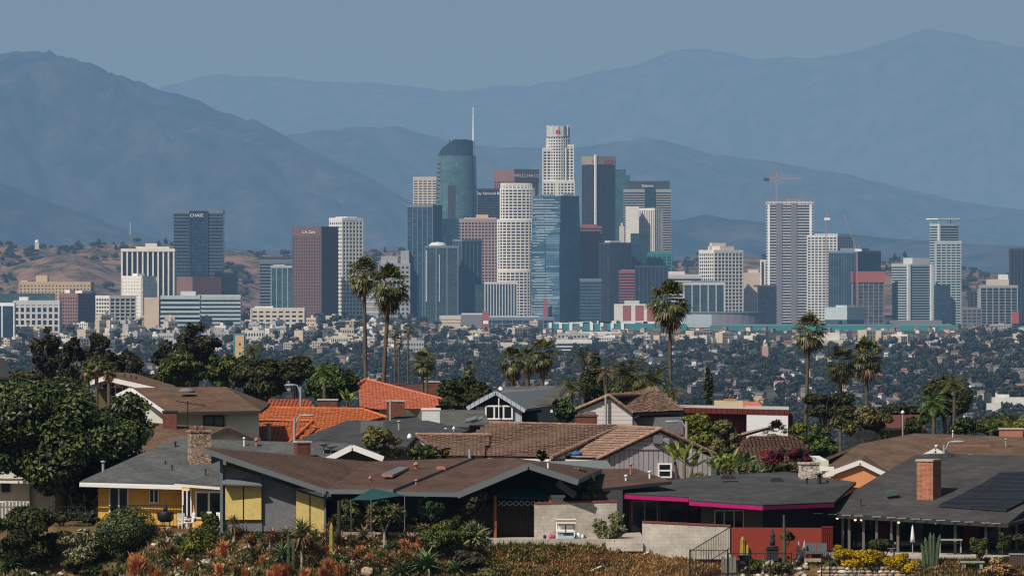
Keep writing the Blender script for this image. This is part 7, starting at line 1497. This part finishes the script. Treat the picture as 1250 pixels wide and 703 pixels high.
# patio furniture of the yellow house
def garden_chair(label, px, py, Y, rz, s=1.0, mat=None, group=None):
    b = P(px, py, Y); t = thing('garden_chair', label, 'chair', tuple(b), rz, group); mat = mat or M_['white']
    MB().box((0, 0, .43), (.5, .5, .05)).build('seat', mat, t, (0, 0, 0)); bk = MB()
    for i in range(5): bk.box((-.2 + .1 * i, .25, .72), (.06, .03, .55), 0, 0, -.12)
    bk.box((0, .29, .98), (.5, .04, .08)).build('backrest', mat, t, (0, 0, 0))
    for sx in (-.22, .22):
        for sy in (-.22, .22): MB().bar((sx, sy, 0), (sx, sy, .42), .05).build('leg', mat, t, (0, 0, 0))
        MB().box((sx * 1.15, 0, .64), (.06, .5, .04)).build('armrest', mat, t, (0, 0, 0))
    return t
garden_chair('white garden chair by the door of the yellow house', 224, 647, 386.2, .6); garden_chair('white garden chair turned sideways right of the one by the door', 231, 646, 386.0, -1.2); garden_chair('white garden chair before the wide glass door, left one', 254, 645, 386.6, .2); garden_chair('white garden chair before the wide glass door, right one', 266, 646, 386.4, -.4)
b = P(202, 648, 386.2); t = thing('barrel_grill', 'round black fire barrel with a small figure on top before the yellow wall', 'grill', tuple(b)); MB().lathe((0, 0, .55), [(.30, 0), (.48, .15), (.5, .55), (.46, .62), (.2, .66)], 16).build('drum', M_['iron'], t, (0, 0, 0))
for a in (.4, 2.5, 4.6): MB().bar((.3 * math.cos(a), .3 * math.sin(a), 0), (.25 * math.cos(a), .25 * math.sin(a), .6), .05).build('leg', M_['iron'], t, (0, 0, 0))
MB().lathe((0, 0, 1.2), [(.12, 0), (.14, .2), (.07, .3), (.09, .4), (.02, .48)], 8).build('lid_figure', M_['iron'], t, (0, 0, 0))
for px, py, c, lb in ((199, 649, (.5, .2, .1), 'terracotta flower pot left under the fire barrel'), (206, 649, (.7, .65, .6), 'pale flower pot right under the fire barrel'), (443, 690, (.03, .07, .3), 'cobalt blue pot low in the garden slope'), (351, 645, (.35, .02, .03), 'bright red glazed pot before the grey wall panel'), (500, 652, (.7, .68, .62), 'white pot on the low pink wall'), (518, 651, (.3, .25, .08), 'ochre bowl planter at the right of the pink wall'), (524, 640, (.03, .05, .25), 'dark blue pot below the pale big leaved shrub'), (489, 652, (.25, .12, .07), 'brown bowl planter on the pink wall'), (448, 688, (.65, .65, .68), 'small white pot beside the cobalt blue pot')):
    pot(lb, px, py, 7, 6, plain('glazed pot', c, .12, 3, .4))
pot('wide verdigris bowl under the round green bush', 961, 671, 22, 7, M_['dkgreen'], None, 'bowl_planter'); pot('verdigris bowl holding the fat yellow cactus', 909, 685, 16, 7, M_['dkgreen'], None, 'bowl_planter'); pot('small terracotta pot on a white block by the red wall', 925, 680, 9, 6, M_['copper']); pot('dark red tall pot right of the verdigris bowl', 986, 684, 7, 11, M_['redw']); pot('grey green pot at the end of the yellow flowers', 1014, 694, 8, 8, M_['dkgreen'])
b = G(943, 684); t = thing('garden_fountain', 'dark tiered garden fountain with a small statue on top', 'fountain', tuple(b)); MB().bx((-.34, -.34, 0), (.34, .34, .68)).bx((-.4, -.4, .68), (.4, .4, .74)).build('pedestal', M_['dtrim'], t, (0, 0, 0)); MB().lathe((0, 0, .74), [(.3, 0), (.34, .12), (.12, .16)], 12).build('basin', M_['dtrim'], t, (0, 0, 0)); MB().lathe((0, 0, .9), [(.14, 0), (.16, .3), (.1, .42), (.17, .55), (.13, .68), (.05, .74), (.08, .84), (.02, .95)], 10).build('statue', M_['dtrim'], t, (0, 0, 0))
for px, lb in ((975, 'pale grey pointed garden ornament, left of the two'), (982, 'pale grey pointed garden ornament, right of the two')): b = G(px, 683); t = thing('garden_ornament', lb, 'ornament', tuple(b)); MB().lathe((0, 0, 0), [(.16, 0), (.17, .35), (.12, .5)], 10).build('base', M_['galv'], t, (0, 0, 0)); MB().lathe((0, 0, .5), [(.13, 0), (.14, .1), (.07, .35), (.01, .62)], 10).build('pointed_cap', M_['galv'], t, (0, 0, 0))
b = G(997, 683); t = thing('garden_bench', 'slate grey cushioned bench at the right end of the red wall', 'bench', tuple(b)); GB = plain('slate cushion', (.10, .11, .12), .12, 2); MB().bx((-.62, -.3, .3), (.62, .3, .46)).build('seat', GB, t, (0, 0, 0))
for sx in (-.31, .31): MB().box((sx, .28, .66), (.58, .12, .5), 0, 0, -.15).build('back_cushion', GB, t, (0, 0, 0))
for sx in (-.6, .6):
    for sy in (-.26, .26): MB().bar((sx, sy, 0), (sx, sy, .34), .07).build('leg', M_['iron'], t, (0, 0, 0))
b = P(1114, 676, 379.6); t = thing('closed_umbrella', 'closed white patio umbrella under the dark porch', 'umbrella', tuple(b)); MB().tube([(0, 0, 0), (0, 0, 1.75)], .03, 6).build('pole', M_['galv'], t, (0, 0, 0)); MB().lathe((0, 0, .7), [(.15, 0), (.12, .3), (.09, .6), (.05, .9), (.01, 1.02)], 10).build('folded_canopy', M_['lens'], t, (0, 0, 0))
b = P(1078, 684, 379.2); t = thing('bar_table', 'grey outdoor bar table behind the yellow flower mounds', 'table', tuple(b)); MB().bx((-.62, -.35, 1.0), (.75, .35, 1.07)).build('tabletop', M_['galv'], t, (0, 0, 0)); MB().bx((-.55, -.3, 0), (-.15, .3, 1.0)).build('cabinet', M_['galv'], t, (0, 0, 0))
for sy in (-.3, .3): MB().bar((.65, sy, 0), (.65, sy, 1.0), .06).build('leg', M_['galv'], t, (0, 0, 0))
b = P(1088, 681, 378.8); t = thing('side_table', 'little red topped table beside the grey bar table', 'table', tuple(b)); MB().lathe((0, 0, .55), [(.28, 0), (.3, .03), (.28, .06)], 12).build('tabletop', plain('red enamel', (.5, .08, .06), .1), t, (0, 0, 0)); MB().tube([(0, 0, 0), (0, 0, .55)], .05, 6).build('leg', M_['white'], t, (0, 0, 0))
b = G(1187, 695); t = thing('stone_bench', 'pale green stone bench with a flat slab at right', 'bench', tuple(b)); ST_ = plain('mossy stone', (.28, .30, .22), .25, 2); MB().bx((-.7, -.25, .36), (.7, .25, .46)).build('seat', ST_, t, (0, 0, 0))
for sx in (-.5, .5): MB().bx((sx - .1, -.2, 0), (sx + .1, .2, .36)).build('leg', ST_, t, (0, 0, 0))
b = G(1243, 692); t = thing('planter_box', 'brown ribbed planter box at the right edge', 'planter', tuple(b)); pl_ = MB().bx((-.5, -.3, 0), (.5, .3, .72))
for i in range(11): pl_.bx((-.5 + .095 * i, -.33, .02), (-.46 + .095 * i, -.28, .72))
pl_.build('box', plain('brown ribbed wood', (.11, .07, .055), .2, 3), t, (0, 0, 0)); MB().bx((-.54, -.35, .72), (.54, .35, .78)).build('rim', M_['galv'], t, (0, 0, 0))
b = P(1160, 674, 381.5); t = thing('porch_table', 'long pale trestle table in the porch shade', 'table', tuple(b)); MB().bx((-.7, -.3, .72), (.7, .3, .8)).build('tabletop', M_['galv'], t, (0, 0, 0))
for sx in (-.62, .62): MB().bar((sx, 0, 0), (sx, 0, .72), .08).build('leg', M_['galv'], t, (0, 0, 0))
# dry stone retaining wall and rocks
def rock(bm_r, s, seed):
    o = bmesh.new(); bmesh.ops.create_icosphere(o, subdivisions=2, radius=1.0)
    for v in o.verts: k = 1 + .38 * noise.noise(v.co * 1.1 + Vector((seed, 0, 0))); v.co = Vector((v.co.x * s[0], v.co.y * s[1], v.co.z * s[2])) * k
    me = bpy.data.meshes.new('rock'); o.to_mesh(me); o.free(); return me
RK = [plain('white rock', (.55, .50, .42), .25, 3, .95), plain('tan rock', (.36, .26, .17), .3, 3, .95), plain('grey rock', (.26, .24, .21), .3, 3, .95)]; rock_me = []
for i in range(6): me = rock(None, (1, .8, .62), i * 3.7); me.materials.append(RK[i % 3]); rock_me.append(me)
def put_rock(px, py, s, i, group, label, name='rock', Y=None):
    b = G(px, py) if Y is None else P(px, py, Y); o = bpy.data.objects.new(name, rock_me[i % 6]); col.objects.link(o); m = b.y / F; o.location = b + Vector((0, 0, s * m * .25)); o.scale = (s * m * .5,) * 3; o.rotation_euler = (rnd.uniform(-.2, .2), rnd.uniform(-.2, .2), rnd.uniform(0, 6)); return tag(o, label, 'rock', group)
q = random.Random(4)
for i in range(60): put_rock(q.uniform(902, 984), q.uniform(686, 706), q.uniform(4, 10), i, 'loose rocks in the right hand garden', 'loose pale rock edging the beds below the red wall')
for i in range(26): put_rock(186 + i * 1.9 + q.uniform(-2, 2), 668 - i * .75 + q.uniform(-2, 2), q.uniform(3, 7), i, 'rocks edging the left path', 'small rock edging the path above the feathery grass clump')
for i in range(14): put_rock(q.uniform(40, 100), q.uniform(676, 704), q.uniform(4, 9), i, 'rocks on the left slope', 'brown rock on the bare slope at left')
for px, py, s, i, lb in ((250, 692, 17, 0, 'large cream boulder among the orange succulents'), (450, 704, 22, 1, 'wide tan boulder at the bottom edge of the slope'), (254, 686, 9, 3, 'smaller white boulder on the large cream one')): put_rock(px, py, s, i, None, lb, 'boulder')
for i in range(90): put_rock(q.uniform(195, 520), q.uniform(653, 705), q.uniform(2.5, 6.5), i * 3, 'small stones among the succulents', 'small pale stone lying among the succulents')
Yw = 377.2; t = thing('stone_wall', 'dry stone retaining wall under the yellow flower mounds', 'wall', tuple(P(1055, 706, Yw))); sw = MB()
for row in range(4):
    px = 1000 + q.uniform(-3, 3)
    while px < 1116:
        w_ = q.uniform(5, 12); a = P(px + w_ / 2, 706 - row * 4.2, Yw + row * .09); m = Yw / F
        o = bmesh.new(); bmesh.ops.create_icosphere(o, subdivisions=2, radius=1.0); sd_ = q.random() * 50; vs = [tuple(a + Vector((v.co.x * w_ * m * .55, v.co.y * .22, v.co.z * 2.5 * m)) * 1.0 + Vector((0, 0, .04 * noise.noise(v.co * 2 + Vector((sd_, 0, 0)))))) for v in o.verts]; fs = [tuple(v.index for v in f.verts) for f in o.faces]; o.free(); sw.add(vs, fs, int(q.random() * 3)); px += w_ * .98
sw.build('stacked_cobble', RK, t)
for i, (px, py, dx, dz, lb) in enumerate(((560, 657, 1.0, .45, 'longer bleached branch leaning on the wooden fence'), (572, 656, 1.3, .25, 'low bleached branch on the ground by the fence'), (585, 655, -.9, .5, 'short bleached branch pointing left by the fence'), (905, 702, 0, 0, ''))):
    if not lb: continue
    b = P(px, py, 379.6); tag(MB().tube([b, b + Vector((dx * .5, .05, dz * .4)), b + Vector((dx, .1, dz))], [.05, .04, .02], 6).build('dead_branch', LF['stem']), lb, 'branch')
for px, py, px2, py2, lb in ((721, 702, 734, 695, 'white plank lying in the dry grass, lower left'), (786, 681, 792, 678, 'short white plank by the corner of the cream wall')): a = G(px, py) + Vector((0, 0, .2)); b = G(px2, py2) + Vector((0, 0, .2)); tag(MB().bar(a, b, .12, .05).build('plank', M_['white']), lb, 'plank')
